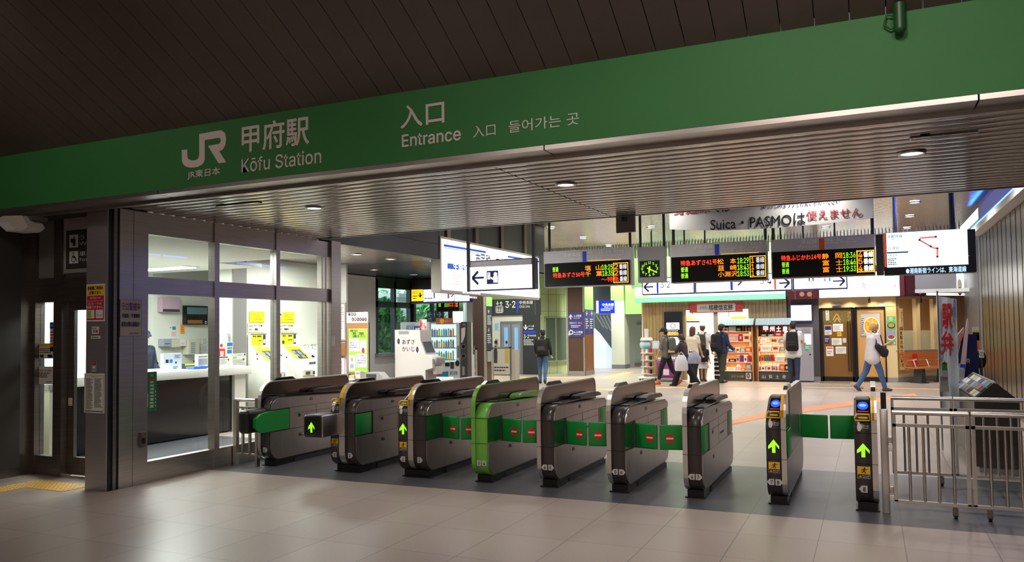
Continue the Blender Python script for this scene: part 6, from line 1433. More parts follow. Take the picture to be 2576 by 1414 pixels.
# long lit direction sign in front of the shops
QY = 20.0; F = Frame(0, QY)
segs = ((1615, 1747, 'left lit direction sign reading 3 2, with an arrow to the left'), (1749, 1993, 'middle lit direction sign with blue and orange line bars'), (1995, 2132, 'right lit direction sign for baby rest room and toilets'))
zb, zt = F.at(1800, 737)[1], F.at(1800, 737)[1]+.44
for k, (xa, xb, lab) in enumerate(segs):
    ua, ub = F.at(xa, 715)[0], F.at(xb, 715)[0]
    t = thing('lit_sign', lab, 'lit sign', ((ua+ub)/2, QY, zb), 'lit direction signs above the shops')
    m = MB(); F.slab(m, ua, zb, ub, zt, -.16, 0, mat('sign_frame_navy', (40, 40, 92), .35)); m.build('housing', t)
    m = MB(); F.slab(m, ua+.025, zb+.03, ub-.025, zt-.02, 0, .008, LITS); m.build('lit_face', t)
    m = MB(); FP_ = mat('sign_print_grey', (110, 116, 150), .5)
    if k == 0:
        u, v = F.at(1632, 722); F.thin_arrow(m, u, v, .24, .24, NAVY, 'left', .011); F.pq(m, (1652, 711), (1657, 738), BLUE, .011); F.ptext(m, '3·2', (1661, 708), (1686, 724), NAVY, .011); F.ptext(m, '中央本線', (1692, 707), (1722, 714), FP_, .011); F.ptext(m, '大月 八王子 新宿 東京方面', (1690, 722), (1728, 727), FP_, .011)
    elif k == 1:
        F.pq(m, (1837, 702), (1844, 730), BLUE, .011); F.ptext(m, '1', (1826, 702), (1829, 717), NAVY, .011); u, v = F.at(1856, 708); F.thin_arrow(m, u, v, .2, .2, NAVY, 'right', .011); F.ptext(m, '中央本線', (1786, 706), (1820, 713), FP_, .011); F.ptext(m, '小淵沢 塩尻 松本 長野方面', (1778, 719), (1822, 724), FP_, .011)
        F.ptext(m, '身延線', (1883, 702), (1908, 708), FP_, .011); F.ptext(m, '5·4', (1912, 700), (1941, 714), NAVY, .011); F.pq(m, (1947, 700), (1953, 728), mat('sign_orange', (240, 120, 84), .5), .011); u, v = F.at(1973, 712); F.thin_arrow(m, u, v, .24, .24, NAVY, 'right', .011); F.ptext(m, '鰍沢口 身延 富士 静岡方面', (1852, 717), (1908, 723), FP_, .011)
    else:
        F.pq(m, (2034, 696), (2047, 708), PICT, .011); u, v = F.at(2040.5, 700); F.disc(m, u, v, .03, .03, LITS, .013, 10); F.poly(m, [F.at(*p) for p in ((2036, 707), (2045, 707), (2043, 702), (2038, 702))], LITS, .013)
        F.ptext(m, 'ベビー休憩室', (2006, 713), (2047, 719), FP_, .011); F.ptext(m, '化粧室', (2068, 711), (2089, 717), FP_, .011)
        u, v = F.at(2062, 704); F.ring(m, u, v, .035, .045, MGREY, .011, 12); u, v = F.at(2075, 700); F.disc(m, u, v+.02, .016, .016, mat('sign_pink', (240, 90, 120), .5), .011, 8); F.quad(m, u-.016, v-.08, u+.016, v, mat('sign_pink', (240, 90, 120), .5), .011)
        u, v = F.at(2087, 699); TEA = mat('sign_teal', (30, 170, 160), .5); F.disc(m, u, v+.02, .016, .016, TEA, .011, 8); F.quad(m, u-.02, v-.08, u+.02, v, TEA, .011); u, v = F.at(2110, 707); F.thin_arrow(m, u, v, .26, .22, NAVY, 'right', .011)
    m.build('lettering', t)
    for u in (ua+.25, ub-.25): m = MB(); m.cyl((u, QY+.08, zt-.01), (u, QY+.08, 4.12), .02, POLE, n=8); m.build('hanger', t)
# ================================================================== shops at the far side of the hall
SY0 = 24.5; F = Frame(0, SY0)
def wood(name, c): return mat(name, c, .55, noise=.22, nscale=2.2, stretch=(9, 9, .5))
WTAN = wood('plank_tan', (168, 138, 92)); WGRY = wood('plank_greybrown', (150, 130, 104))
xl, xr = F.at(1618, 900)[0], F.at(1981, 900)[0]
m = MB()
def planks(pa, pb, z0, z1, mt):
    a, b = F.at(pa, 860)[0], F.at(pb, 860)[0]; n = max(1, round((b-a)/.11))
    for k in range(n): m.box(a+(b-a)*k/n+.004, SY0, z0, a+(b-a)*(k+1)/n-.004, SY0+.06, z1, mt)
    m.box(a, SY0+.03, z0, b, SY0+.12, z1, DGREY)
planks(1618, 1668, 0, 2.45, WTAN); planks(1668, 1726, 0, 2.45, WGRY); planks(1726, 1884, 2.16, 2.45, WGRY); planks(1884, 1981, 0, 2.45, WGRY)
a, b = F.at(1796, 860)[0], F.at(1807, 860)[0]; m.box(a, SY0, 0, b, SY0+.12, 2.2, mat('post_pinkish', (176, 160, 150), .5))
struct(m.build('wall_shop_planks'))
SHOPIN = mat('shop_interior', (250, 238, 214), .6)
m = MB(); m.box(xl, 27.6, 0, xr, 27.7, 2.7, SHOPIN); m.box(xl-.05, SY0+.1, 0, xl, 27.7, 2.7, SHOPIN); m.box(xr-.08, SY0+.1, 0, xr-.02, 27.7, 2.7, SHOPIN); struct(m.build('wall_shop_inside'))
m = MB(); m.box(xl, SY0+.1, 2.62, xr, 27.7, 2.7, WHITE); struct(m.build('ceiling_shop'))
lamp('AREA', 'shop_lamp', (-4.9, 25.8, 2.58), 170, (1, .93, .80), size=1.6); lamp('AREA', 'shop_lamp', (-3.2, 25.6, 2.58), 120, (1, .93, .80), size=1.2)
t = thing('shop_fascia', 'glowing white and green shop fascia above the plank fronted store', 'shop sign', (-4.5, SY0-.2, 2.45))
x0, x1 = F.at(1603, 760)[0], F.at(1978, 745)[0]
m = MB(); m.box(x0, SY0-.25, 2.42, x1, SY0-.11, 2.9, mat('fascia_body', (200, 230, 200), .5)); m.build('housing', t)
FF_ = Frame(0, SY0-.255)
m = MB(); FF_.quad(m, x0, 2.58, x1, 2.9, lit('fascia_white', (246, 255, 244), 2.6), .002); m.build('lit_face', t)
m = MB(); FF_.quad(m, x0, 2.43, x1, 2.58, lit('fascia_green', (96, 226, 130), 2.4), .002); FF_.quad(m, x0, 2.585, x0+.45, 2.64, lit('fascia_yellow', (255, 210, 90), 1.2), .004); m.build('green_stripe', t)
# digital signage column
t = thing('digital_sign', 'black upright display with three lit screens by the shop entrance', 'display', (F.at(1695, 870)[0], SY0-.06, .9))
m = MB(); F.pslab(m, (1672, 785), (1718, 871), 0, .10, mat('display_black', (20, 22, 30), .3)); m.build('housing', t)
m = MB(); F.pslab(m, (1678, 812), (1711, 829), .10, .105, LITS); u, v = F.at(1695, 820); F.ring(m, u, v, .06, .085, BLGR, .108); m.build('upper_screen', t)
m = MB(); F.pslab(m, (1678, 830), (1711, 846), .10, .105, mat('screen_night', (20, 20, 26), .3)); u, v = F.at(1694, 839)
for k in range(7): F.disc(m, u-.13+.045*k, v-.01+.012*(k % 2), .05, .06, mat('gyoza_%d' % (k % 2), ((226, 140, 70), (240, 180, 110))[k % 2], .5, emit=.8), .107+.0005*k, 12)
F.greek(m, *F.at(1680, 833), *F.at(1709, 831), 1, LITS, .108); m.build('food_screen', t)
m = MB(); F.pslab(m, (1680, 848), (1711, 868), .10, .105, lit('display_blue', (206, 232, 255), 1.5)); m.build('lower_screen', t)
# red patterned name board
t = thing('name_board', 'red patterned sweet shop board with brush lettering over the entrance', 'shop sign', (F.at(1802, 783)[0], SY0-.05, 2.1))
m = MB(); F.pslab(m, (1735, 761), (1869, 785), .012, .06, mat('pattern_red', (190, 36, 40), .5)); m.build('panel', t)
m = MB(); (u0, v1), (u1, v0) = F.at(1735, 761), F.at(1869, 785); PKD = mat('pattern_pink', (240, 190, 190), .5)
for i in range(40):
    for j in range(7):
        u = u0+(u1-u0)*(i+.5+(j % 2)*.5)/40.5; v = v0+(v1-v0)*(j+.5)/7
        if (u1-u0)*.145 < u-u0 < (u1-u0)*.86 and j < 6: continue
        F.disc(m, u, v, .010, .010, PKD, .062, 6)
F.pq(m, (1754, 765), (1851, 783), mat('board_grey', (204, 200, 196), .6), .063); m.build('pattern', t)
m = MB(); F.ptext(m, 'うたた', (1761, 771), (1779, 777), INK, .066, .02); F.ptext(m, '桔梗信玄餅', (1784, 767), (1844, 780), INK, .066, .03); m.build('lettering', t)
m = MB(); F.pslab(m, (1838, 797), (1878, 807), -.05, -.03, mat('shop_yellow', (250, 232, 60), .5, emit=.5)); F.ptext(m, 'お得にお買い物', (1843, 799), (1873, 805), mat('shop_ink', (170, 130, 40), .5), -.028); u, v = F.at(1858, 797); m.box(u-.3, SY0+.035, v, u-.28, SY0+.05, 2.64, MGREY); m.box(u+.28, SY0+.035, v, u+.3, SY0+.05, 2.64, MGREY)
tag(m.build('hanging_sign', loc=(u, SY0, 2)), 'yellow sign strip hanging inside the shop above the first display shelf', 'sign')
t = thing('shop_hood', 'wooden hood with dark rail inside the bright shop entrance', 'hood', (F.at(1745, 805)[0], 26, 1.9)); F2h = Frame(0, 26)
m = MB(); F2h.ppoly(m, [(1722, 790), (1731, 792), (1760, 806), (1722, 806)], mat('hood_wood', (196, 150, 100), .5), 0, d0=-.8); m.build('canopy', t)
m = MB(); F2h.pslab(m, (1722, 808), (1759, 811), -.1, 0, INK); m.build('rail', t)
m = MB(); u, v = F2h.at(1737, 790); m.cyl((u, 26.3, v), (u, 26.3, 2.63), .02, INK); m.build('hanger', t)
# display shelves
ORW = mat('shelf_wood', (206, 140, 80), .5); WARMSH = mat('shelf_back', (236, 176, 110), .6)
def shelf_unit(xa, xb, top, shelves, base_y, label, base_draw, roofc, Y):
    F = Frame(0, Y); u0, u1 = F.at(xa, 900)[0], F.at(xb, 900)[0]
    t = thing('display_shelf', label, 'display shelf', ((u0+u1)/2, Y+.2, 0))
    m = MB(); vt = F.at(xa, top)[1]; vb = F.at(xa, base_y)[1]
    F.slab(m, u0+.04, .02, u1-.04, vt, -.52, -.49, WARMSH); m.build('back_panel', t)
    for a in (u0, u1-.045): m = MB(); F.slab(m, a, 0, a+.045, vt, -.5, 0, ORW); m.build('side_panel', t)
    zs_ = []
    for y in shelves:
        v = F.at((xa+xb)/2, y)[1]; zs_.append(v); m = MB(); F.slab(m, u0+.04, v-.02, u1-.04, v, -.49, -.01, mat('shelf_edge', (244, 220, 196), .5)); o = m.build('shelf', t)
    m = MB(); F.slab(m, u0+.03, .03, u1-.03, vb, -.3, 0, mat('shelf_base_dark', (66, 64, 62), .45)); m.build('base_panel', t)
    m = MB(); base_draw(m, F); m.build('base_lettering', t)
    m = MB()
    for k in range(12):
        a, b = u0-.03+(u1-u0+.06)*k/12, u0-.03+(u1-u0+.06)*(k+1)/12-.004
        m.add([F.P(a, vt-.02, .08), F.P(b, vt-.02, .08), F.P(b, vt+.17, -.2), F.P(a, vt+.17, -.2), F.P(a, vt+.0, .08), F.P(b, vt+.0, .08), F.P(b, vt+.19, -.2), F.P(a, vt+.19, -.2)], [(0, 1, 2, 3), (7, 6, 5, 4), (0, 4, 5, 1), (2, 6, 7, 3), (1, 5, 6, 2), (3, 7, 4, 0)], roofc)
    F.slab(m, u0-.03, vt-.035, u1+.03, vt-.015, -.5, .085, INK); m.build('tile_roof', t)
    for v in zs_[:-1]:
        lamp('AREA', 'shelf_lamp', F.P((u0+u1)/2, v-.03, -.12), 5.5, (1, .80, .56), shape='RECTANGLE', size=u1-u0-.12, size_y=.06)
    return F, u0, u1, zs_
ROOFT = mat('tile_bluegrey', (176, 194, 206), .4)
def b1(m, F):
    F.ppoly(m, [(1832, 939), (1877, 939), (1873, 954), (1837, 954)], mat('ad_green', (60, 84, 70), .5), .003); F.ptext(m, 'ぶどうの郷', (1839, 944), (1871, 950), mat('ad_orange', (236, 130, 80), .5), .006, .03); F.pq(m, (1876, 938), (1890, 954), BEI, .003); u, v = F.at(1882.5, 945); F.disc(m, u, v, .045, .075, mat('hair_brown', (96, 50, 40), .6), .005, 14); F.disc(m, u, v, .026, .04, mat('ad_skin', (206, 168, 140), .5), .007, 12)
def b2(m, F):
    for i, ch in enumerate('山梨土産'): F.ptext(m, ch, (1917+17*i, 943), (1926+17*i, 952), PAPER, .004, .01)
FA, a0, a1, za = shelf_unit(1812, 1895, 818, (834, 859, 886.5, 911, 933), 936, 'left souvenir display shelf with tiled roof and green base advert', b1, ROOFT, 24.25)
FBs, c0, c1, zc = shelf_unit(1905, 1989, 817, (846.5, 864, 884, 909.5, 933), 936, 'right souvenir display shelf with tiled roof and white lettering', b2, ROOFT, 24.25)
t = thing('name_board', 'red board with white raised letters under the right tiled roof', 'shop sign', (F.at(1950, 830)[0], 24.3, 1.6))
m = MB(); FBs.pslab(m, (1911, 820), (1984, 836), -.16, -.12, mat('board_maroon', (150, 44, 34), .5)); m.build('panel', t)
m = MB()
for i, ch in enumerate('甲州土産'): FBs.ptext(m, ch, (1919+16.3*i, 821), (1931+16.3*i, 834), lit('letter_white', (255, 240, 235), 1.3), -.115, .05)
m.build('lettering', t)
GC = {'white': (246, 244, 238), 'red': (190, 40, 36), 'blue': (40, 100, 170), 'orange': (226, 120, 50), 'purple': (110, 50, 110), 'green': (90, 130, 80), 'pink': (236, 176, 180), 'dark': (40, 34, 34), 'cream': (240, 222, 180), 'grey': (170, 168, 170)}
def goods(F, u0, u1, zs_, rows_, side):
    nm = ('top', 'second', 'third', 'fourth', 'lowest')
    for r, items in enumerate(rows_):
        z = zs_[r]; x = u0+.07; W_ = (u1-u0-.14)/sum(i[1] for i in items)
        cnt = {}
        for c, w, h, kind in items:
            w2 = w*W_
            if c is not None:
                cnt[c] = cnt.get(c, 0)+1; k = cnt[c]; tot = sum(1 for i in items if i[0] == c)
                mt = mat('goods_'+c, GC[c], .45); m = MB(); cx = x+w2/2
                if kind == 'box': F.slab(m, x+.008, z, x+w2-.008, z+h, -.30, -.07, mt); F.quad(m, x+w2*.25, z+h*.3, x+w2*.75, z+h*.7, mat('goods_cream' if c != 'cream' else 'goods_red', GC['cream' if c != 'cream' else 'red'], .45), -.068)
                elif kind == 'bag':
                    F.poly(m, [(x+.01, z), (x+w2-.01, z), (x+w2*.85, z+h*.8), (x+w2*.95, z+h), (x+w2*.05, z+h), (x+w2*.15, z+h*.8)], mt, -.08, d0=-.2); F.disc(m, cx, z+h*.4, w2*.22, h*.22, mat('goods_purple', GC['purple'], .5), -.078, 10)
                else: P = F.P(cx, z, -.17); m.cyl(P, P+Vector((0, 0, h*.7)), w2*.38, mt, n=12); m.cyl(P+Vector((0, 0, h*.7)), P+Vector((0, 0, h)), w2*.38, mt, w2*.2, n=12)
                o = {'box': 'gift_box', 'bag': 'sweet_bag', 'jar': 'sweet_jar'}[kind]
                pos = '' if tot == 1 else (' first', ' second', ' third', ' fourth', ' fifth', ' sixth')[k-1]
                lab = '%s%s %s on the %s shelf of the %s souvenir display' % (pos.strip()+' ' if pos else '', c, {'box': 'gift box', 'bag': 'sweet bag', 'jar': 'jar'}[kind], nm[r], side)
                tag(m.build(o, loc=F.P(cx, z, -.18)), lab.strip(), {'box': 'box', 'bag': 'bag', 'jar': 'jar'}[kind], 'goods on the %s souvenir display' % side)
            x += w2
goods(FA, a0, a1, za, (
    (('cream', 1, .12, 'box'), ('white', 1.2, .15, 'box'), ('green', .8, .12, 'box'), ('orange', .5, .16, 'jar'), ('pink', .5, .16, 'jar'), ('cream', .5, .14, 'jar')),
    ((None, .4, 0, ''), ('pink', 1.6, .20, 'box'), ('red', .5, .22, 'box'), ('cream', 1, .22, 'box')),
    (('red', .6, .16, 'box'), ('blue', 1.1, .14, 'box'), ('cream', .7, .14, 'box'), ('grey', .7, .15, 'box'), ('orange', .8, .16, 'box')),
    (('white', .7, .08, 'box'), ('dark', 1, .09, 'box'), ('pink', .5, .2, 'bag'), ('purple', .5, .2, 'bag'), ('white', .5, .2, 'bag'), ('red', .5, .2, 'bag')),
    (('green', .4, .18, 'jar'), ('white', 1.2, .09, 'box'), ('pink', .7, .18, 'jar'), ('orange', .6, .08, 'box'), ('grey', .8, .24, 'box'))), 'left')
goods(FBs, c0, c1, zc, (
    (('dark', 1, .08, 'box'), ('grey', .7, .07, 'box'), ('red', 1, .12, 'box'), ('white', .6, .07, 'box')),
    (('white', .9, .12, 'box'), ('pink', .4, .08, 'jar'), ('cream', 1.3, .16, 'box'), ('grey', .9, .15, 'box'), ('dark', .3, .13, 'jar')),
    (('white', 1.5, .16, 'box'), ('cream', 1.1, .17, 'box'), ('grey', .7, .15, 'box'), ('dark', .4, .15, 'jar')),
    (('orange', .7, .2, 'bag'), ('green', .7, .2, 'bag'), ('red', .7, .2, 'bag'), ('white', 1.5, .14, 'box'), ('dark', .5, .06, 'box')),
    (('white', .7, .16, 'bag'), ('cream', .9, .17, 'bag'), ('pink', .5, .15, 'bag'), ('grey', .5, .2, 'jar'), ('orange', .7, .2, 'box'), ('dark', .5, .19, 'box'))), 'right')
# clear sweet display stand on castors
t = thing('sweet_stand', 'clear tiered display stand with a globe on castors by the plank wall', 'display stand', (-6.45, 24.0, 0))
CLR = glass('clear_plastic', (.86, .92, .95)); X0 = Frame(0, 23.9).at(1629, 900)[0]; Y0 = 23.9
m = MB(); m.rbox(X0-.27, Y0-.2, .06, X0+.27, Y0+.2, .12, PAPER, .02)
m.build('base', t)
for sx in (-.2, .2):
    for sy in (-.15, .15): m = MB(); m.cyl((X0+sx, Y0+sy-.012, .03), (X0+sx, Y0+sy+.012, .03), .03, BLACK); m.build('castor', t)
m = MB(); m.cyl((X0, Y0, .12), (X0, Y0, 1.2), .02, STEEL); m.build('pole', t)
m = MB(); m.ball((X0-.05, Y0, 1.10), (.19, .17, .16), mat('globe_pale', (200, 216, 226), .15), 16, 10); m.build('globe', t)
m = MB(); m.ball((X0-.02, Y0-.12, 1.05), (.10, .07, .07), mat('sweets_cyan', (90, 180, 210), .4), 10, 6); m.build('sweets', t)
m = MB(); m.cyl((X0-.02, Y0, 1.24), (X0-.02, Y0, 1.33), .2, PAPER, .17, 16); m.build('lid', t)
m = MB(); m.cyl((X0-.02, Y0, 1.33), (X0-.02, Y0, 1.6), .06, mat('tube_pale', (232, 232, 232), .3), .07, 14); m.build('tube', t)
for z, c in ((.84, 'cream'), (.62, 'pink'), (.42, 'grey'), (.2, 'white')):
    m = MB(); m.rbox(X0-.18, Y0-.16, z, X0+.18, Y0+.16, z+.02, PAPER, .006); o = m.build('tray', t)
    for k, cc in enumerate((c, 'pink' if z < .5 else 'white', 'dark' if z < .7 else 'red')): m = MB(); x = X0-.12+.12*k; m.cyl((x, Y0-.08, z+.02), (x, Y0-.08, z+.15), .045, mat('goods_'+cc, GC[cc], .45), n=10); m.build('sweet_pack', o)
m = MB(); m.rbox(X0+.17, Y0-.12, .95, X0+.42, Y0+.1, 1.22, mat('lilac_case', (196, 200, 226), .3), .03); m.box(X0+.2, Y0-.125, 1.0, X0+.38, Y0-.12, 1.18, PAPER); m.build('side_case', t)
# purple tub
t = thing('purple_cart', 'purple cart with rounded silver lid behind the person in the cap', 'cart', (-5.6, 23.7, 0))
Fp = Frame(0, 23.5); (u0, _), (u1, _) = Fp.at(1651, 900), Fp.at(1706, 900); PUR = mat('cart_purple', (150, 40, 130), .4)
m = MB(); m.rbox(u0, 23.5, .12, u1, 23.95, .62, PUR, .06, 3); m.build('body', t)
m = MB(); m.rbox(u0+.01, 23.51, .60, u1-.01, 23.94, .74, mat('lid_silver', (206, 206, 210), .25, .8), .06, 3); m.build('lid', t)
m = MB(); m.rbox(u0+.03, 23.52, .03, u1-.03, 23.93, .12, MGREY, .02); m.build('plinth', t)
m = MB(); Fp.quad(m, u0+.2, .2, u0+.38, .38, PAPER, .003); m.build('label_card', t)
m = MB(); u0 = Frame(0, 24.2).at(1797, 900)[0]
for k in range(10): m.box(u0, 24.1, .1+.065*k, u0+.16, 24.3, .14+.065*k, PAPER if k % 2 else INK)
m.box(u0+.01, 24.12, 0, u0+.15, 24.28, .75, INK); tag(m.build('newspaper_rack', loc=(u0, 24.2, 0)), 'narrow black rack with stacked white papers beside the man in navy', 'rack')
# ================================================================== restaurant
RY = 24.6; F = Frame(0, RY); CRW = mat('restaurant_cream', (226, 200, 150), .5); MAR = mat('maroon_panel', (84, 28, 40), .4); DKG = mat('restaurant_grey', (84, 80, 84), .5)
xd = F.at(1981, 900)[0]; xk = F.at(2063, 900)[0]; xc = F.at(2258, 900)[0]
m = MB(); m.box(xd, RY, 0, xk, RY+.2, 2.5, DKG); struct(m.build('wall_restaurant_grey'))
m = MB(); m.box(xk, RY, 2.13, xc, RY+.2, 2.5, CRW); xw = F.at(2231, 900)[0]; m.box(xw, RY, .14, xc, RY+.2, 2.14, CRW); m.box(xw, RY-.01, 0, xc, RY+.2, .14, MGREY); m.box(xd, RY-.01, 0, xk, RY+.19, .14, MGREY); struct(m.build('wall_restaurant'))
m = MB(); m.box(xk, RY+2.5, 0, 2.5, RY+2.6, 2.6, mat('restaurant_inside', (168, 128, 90), .6)); struct(m.build('wall_restaurant_inside'))
m = MB(); m.box(xd, RY+.1, 2.5, 2.5, RY+2.6, 2.6, WHITE); struct(m.build('ceiling_restaurant'))
lamp('AREA', 'restaurant_lamp', (-.4, RY+1.2, 2.45), 45, (1, .82, .58), size=1.2)
m = MB(); m.box(xd, RY+.11, 2.5, 2.2, RY+.2, 3.3, UPW); m.box(xd, RY-.2, 3.3, 2.2, RY+.1, 4.12, UPW); m.box(-6.9, RY-.2, 2.9, xd, RY+.1, 4.12, mat('upper_wall_green', (180, 206, 160), .5)); struct(m.build('wall_upper_shops'))
t = thing('shop_fascia', 'glowing white restaurant fascia with faint lettering', 'shop sign', (-.3, RY-.3, 2.5))
Ff = Frame(0, RY-.35); fu0, fv1 = Ff.at(2061, 690); fu1, fv0 = Ff.at(2264, 749); z1 = 3.12; z0 = 2.42
m = MB(); m.box(fu0-.02, RY-.34, z0, fu1, RY-.005, z1, WHITE); m.build('housing', t)
m = MB(); Ff.slab(m, fu0, z0+.01, fu1-.01, z1-.01, 0, .012, lit('fascia_plain', (255, 255, 252), 2.8)); m.build('lit_face', t)
m = MB(); FPR = mat('fascia_print', (120, 130, 160), .5, emit=.5); FPP = mat('fascia_print_pink', (226, 120, 160), .5, emit=.6)
Ff.ptext(m, 'そば', (2132, 713), (2162, 726), FPR, .015); Ff.ptext(m, '庵', (2166, 710), (2180, 727), FPR, .015, .02); Ff.ptext(m, 'きらく', (2190, 711), (2236, 724), FPR, .015); Ff.ptext(m, '24', (2241, 711), (2254, 721), FPP, .015, .02); m.build('lettering', t)
t = thing('fascia_panel', 'maroon tiled panel between the green fascia and the white one', 'panel', (-1.8, RY-.2, 2.4))
m = MB(); pa, _ = Ff.at(1981, 740); m.box(pa, RY-.30, 2.4, fu0-.025, RY-.21, 3.3, MAR); m.build('panel', t)
m = MB(); 
for u in (pa+.2, (pa+fu0)/2+.2): Ff.quad(m, u, 2.4, u+.012, 3.3, mat('joint_gold', (150, 110, 80), .4), -.048)
for px in (2017, 2036): u, v = Ff.at(px, 740); Ff.disc(m, u, v, .07, .07, mat('motif_tan', (176, 130, 110), .5), -.046, 16)
m.build('joints', t)
# angled right part
ang = 47; A = Vector((.62, RY+.02, 0)); FA2 = Frame(A.x, A.y, ang)
m = MB(); Lw = 2.25
FA2.slab(m, 0, .14, Lw, .86, -.12, 0, CRW); FA2.slab(m, 0, 0, Lw, .14, -.12, .01, MGREY); FA2.slab(m, 0, 2.36, Lw, 2.5, -.12, 0, CRW)
for a, b in ((0, .22), (.86, 1.02), (1.55, 1.72), (2.12, Lw)): FA2.slab(m, a, .86, b, 2.36, -.12, 0, CRW)
FA2.slab(m, 0, .86, Lw, .90, -.12, .05, mat('sill_grey', (150, 146, 140), .4)); struct(m.build('wall_restaurant_angled'))
for i, (a, b) in enumerate(((.22, .86), (1.02, 1.55), (1.72, 2.12))):
    m = MB(); FA2.slab(m, a, .9, b, 2.36, -.08, -.07, GLASS); struct(m.build('window_%d' % (20+i)))
    m = MB(); FA2.slab(m, a+.02, .9, b-.02, 1.45, -.11, -.10, mat('paper_screen', (226, 206, 170), .7)); tag(m.build('window_blind', loc=FA2.P((a+b)/2, .9, -.1)), ('left', 'middle', 'right')[i]+' pale paper screen behind the angled restaurant window', 'blind')
t = thing('corner_fascia', 'angled restaurant fascia with bowl picture and white lit panel', 'shop sign', FA2.P(1.1, 2.45, .1))
Fq = Frame(FA2.P(0, 0, .35).x, FA2.P(0, 0, .35).y, ang)
m = MB(); Fq.slab(m, .1, 2.42, 2.7, 3.1, -.3, 0, MAR); m.box(fu1+.004, RY-.34, 2.42, fu1+.12, RY-.01, 3.1, MAR); m.build('housing', t)
def q(px, y=720): return Fq.at(px, y)[0]
m = MB(); Fq.slab(m, q(2330), 2.44, q(2424), 3.08, 0, .01, lit('fascia_plain', (255, 255, 252), 2.8)); u0, u1 = q(2345), q(2400); Fq.text(m, 'そば・うどん', u0, 2.66, u1, 2.84, mat('fascia_faint', (226, 226, 226), .5, emit=1.0), .013); m.build('lit_face', t)
m = MB(); u = q(2313); Fq.disc(m, u, 2.76, .17, .30, PAPER, .004, 24); Fq.disc(m, u, 2.76, .13, .25, mat('broth', (206, 150, 60), .4), .006, 20)
rr = random.Random(2)
for k in range(16): Fq.disc(m, u+rr.uniform(-.09, .09), 2.76+rr.uniform(-.18, .18), .03, .035, mat('tempura_%d' % (k % 2), ((240, 210, 90), (210, 190, 120))[k % 2], .5), .007+.0003*k, 8)
u = q(2413); Fq.disc(m, u, 2.72, .10, .2, BEI, .013, 12); Fq.disc(m, u, 2.56, .10, .12, mat('bowl_maroon', (110, 50, 60), .5), .015, 12); m.build('bowl_picture', t)
# ticket machine nook
t = thing('menu_screen', 'white lit menu screen on the grey wall over the meal ticket machine', 'screen', (F.at(2015, 800)[0], RY-.05, 1.8))
m = MB(); F.pslab(m, (1988, 766), (2044, 809), 0, .07, mat('screen_bezel', (70, 60, 110), .35)); m.build('housing', t)
m = MB(); F.pslab(m, (1990, 769), (2042, 806), .07, .075, lit('menu', (255, 252, 255), 2.4)); m.build('display', t)
t = thing('meal_ticket_machine', 'pale meal ticket machine the man in white stands at', 'ticket machine', (F.at(2035, 950)[0], RY-.2, 0))
m = MB(); F.pslab(m, (2004, 824), (2049, 957), .014, .32, mat('machine_lilac', (176, 172, 184), .4)); m.build('cabinet', t)
m = MB(); F.pslab(m, (2026, 841), (2042, 866), .32, .335, LITS); m.build('touch_screen', t)
m = MB(); F.pslab(m, (2028, 870), (2036, 878), .32, .35, mat('slot_green', (70, 200, 130), .4, emit=.6)); F.pslab(m, (2018, 826), (2040, 836), .32, .33, MGREY); u, v = F.at(2040, 891); F.disc(m, u, v, .025, .025, INK, .325, 10); m.build('slots', t)
# sliding doors with posters
DOLV = glass('door_olive', (.60, .50, .32)); FRK = mat('door_frame_black', (26, 22, 20), .35)
t = thing('restaurant_door', 'dark framed sliding glass door covered with small notices', 'door', (F.at(2108, 955)[0], RY, 0))
m = MB(); (u0, v1), (u1, v0) = F.at(2065, 775), F.at(2151, 958); v0 = .02
for a, b, c, d in ((u0, v0, u0+.05, v1), (u1-.05, v0, u1, v1), (u0, v1-.05, u1, v1), (u0, v0, u1, v0+.13)): F.slab(m, a, b, c, d, .02, .07, FRK)
for px in (2134, 2140): u = F.at(px, 860)[0]; F.slab(m, u-.012, .3, u+.012, 1.75, .07, .11, FRK)
m.build('frame', t)
m = MB(); F.slab(m, u0+.05, v0+.13, u1-.05, v1-.05, .03, .04, mat('door_amber', (132, 92, 44), .12, spec=.6)); m.build('pane', t)
m = MB(); F.pslab(m, (2068, 780), (2146, 812), .04, .044, mat('noren_olive', (110, 90, 40), .5))
for a, b in (((2096, 805), (2105, 788)), ((2105, 788), (2114, 805)), ((2098, 811), (2106, 800)), ((2106, 800), (2114, 811))): F.line(m, F.at(*a), F.at(*b), .025, mat('noren_gold', (190, 160, 90), .5), .046)
F.pslab(m, (2077, 781), (2086, 806), .044, .047, PAPER); F.vtext(m, 'そば処', (F.at(2077, 790)[0]+F.at(2086, 790)[0])/2, F.at(2080, 782)[1], F.at(2080, 805)[1], .07, INK, .05); F.vtext(m, 'きらく', F.at(2136, 790)[0], F.at(2136, 783)[1], F.at(2136, 811)[1], .09, mat('noren_gold', (190, 160, 90), .5), .046); m.build('noren', t)
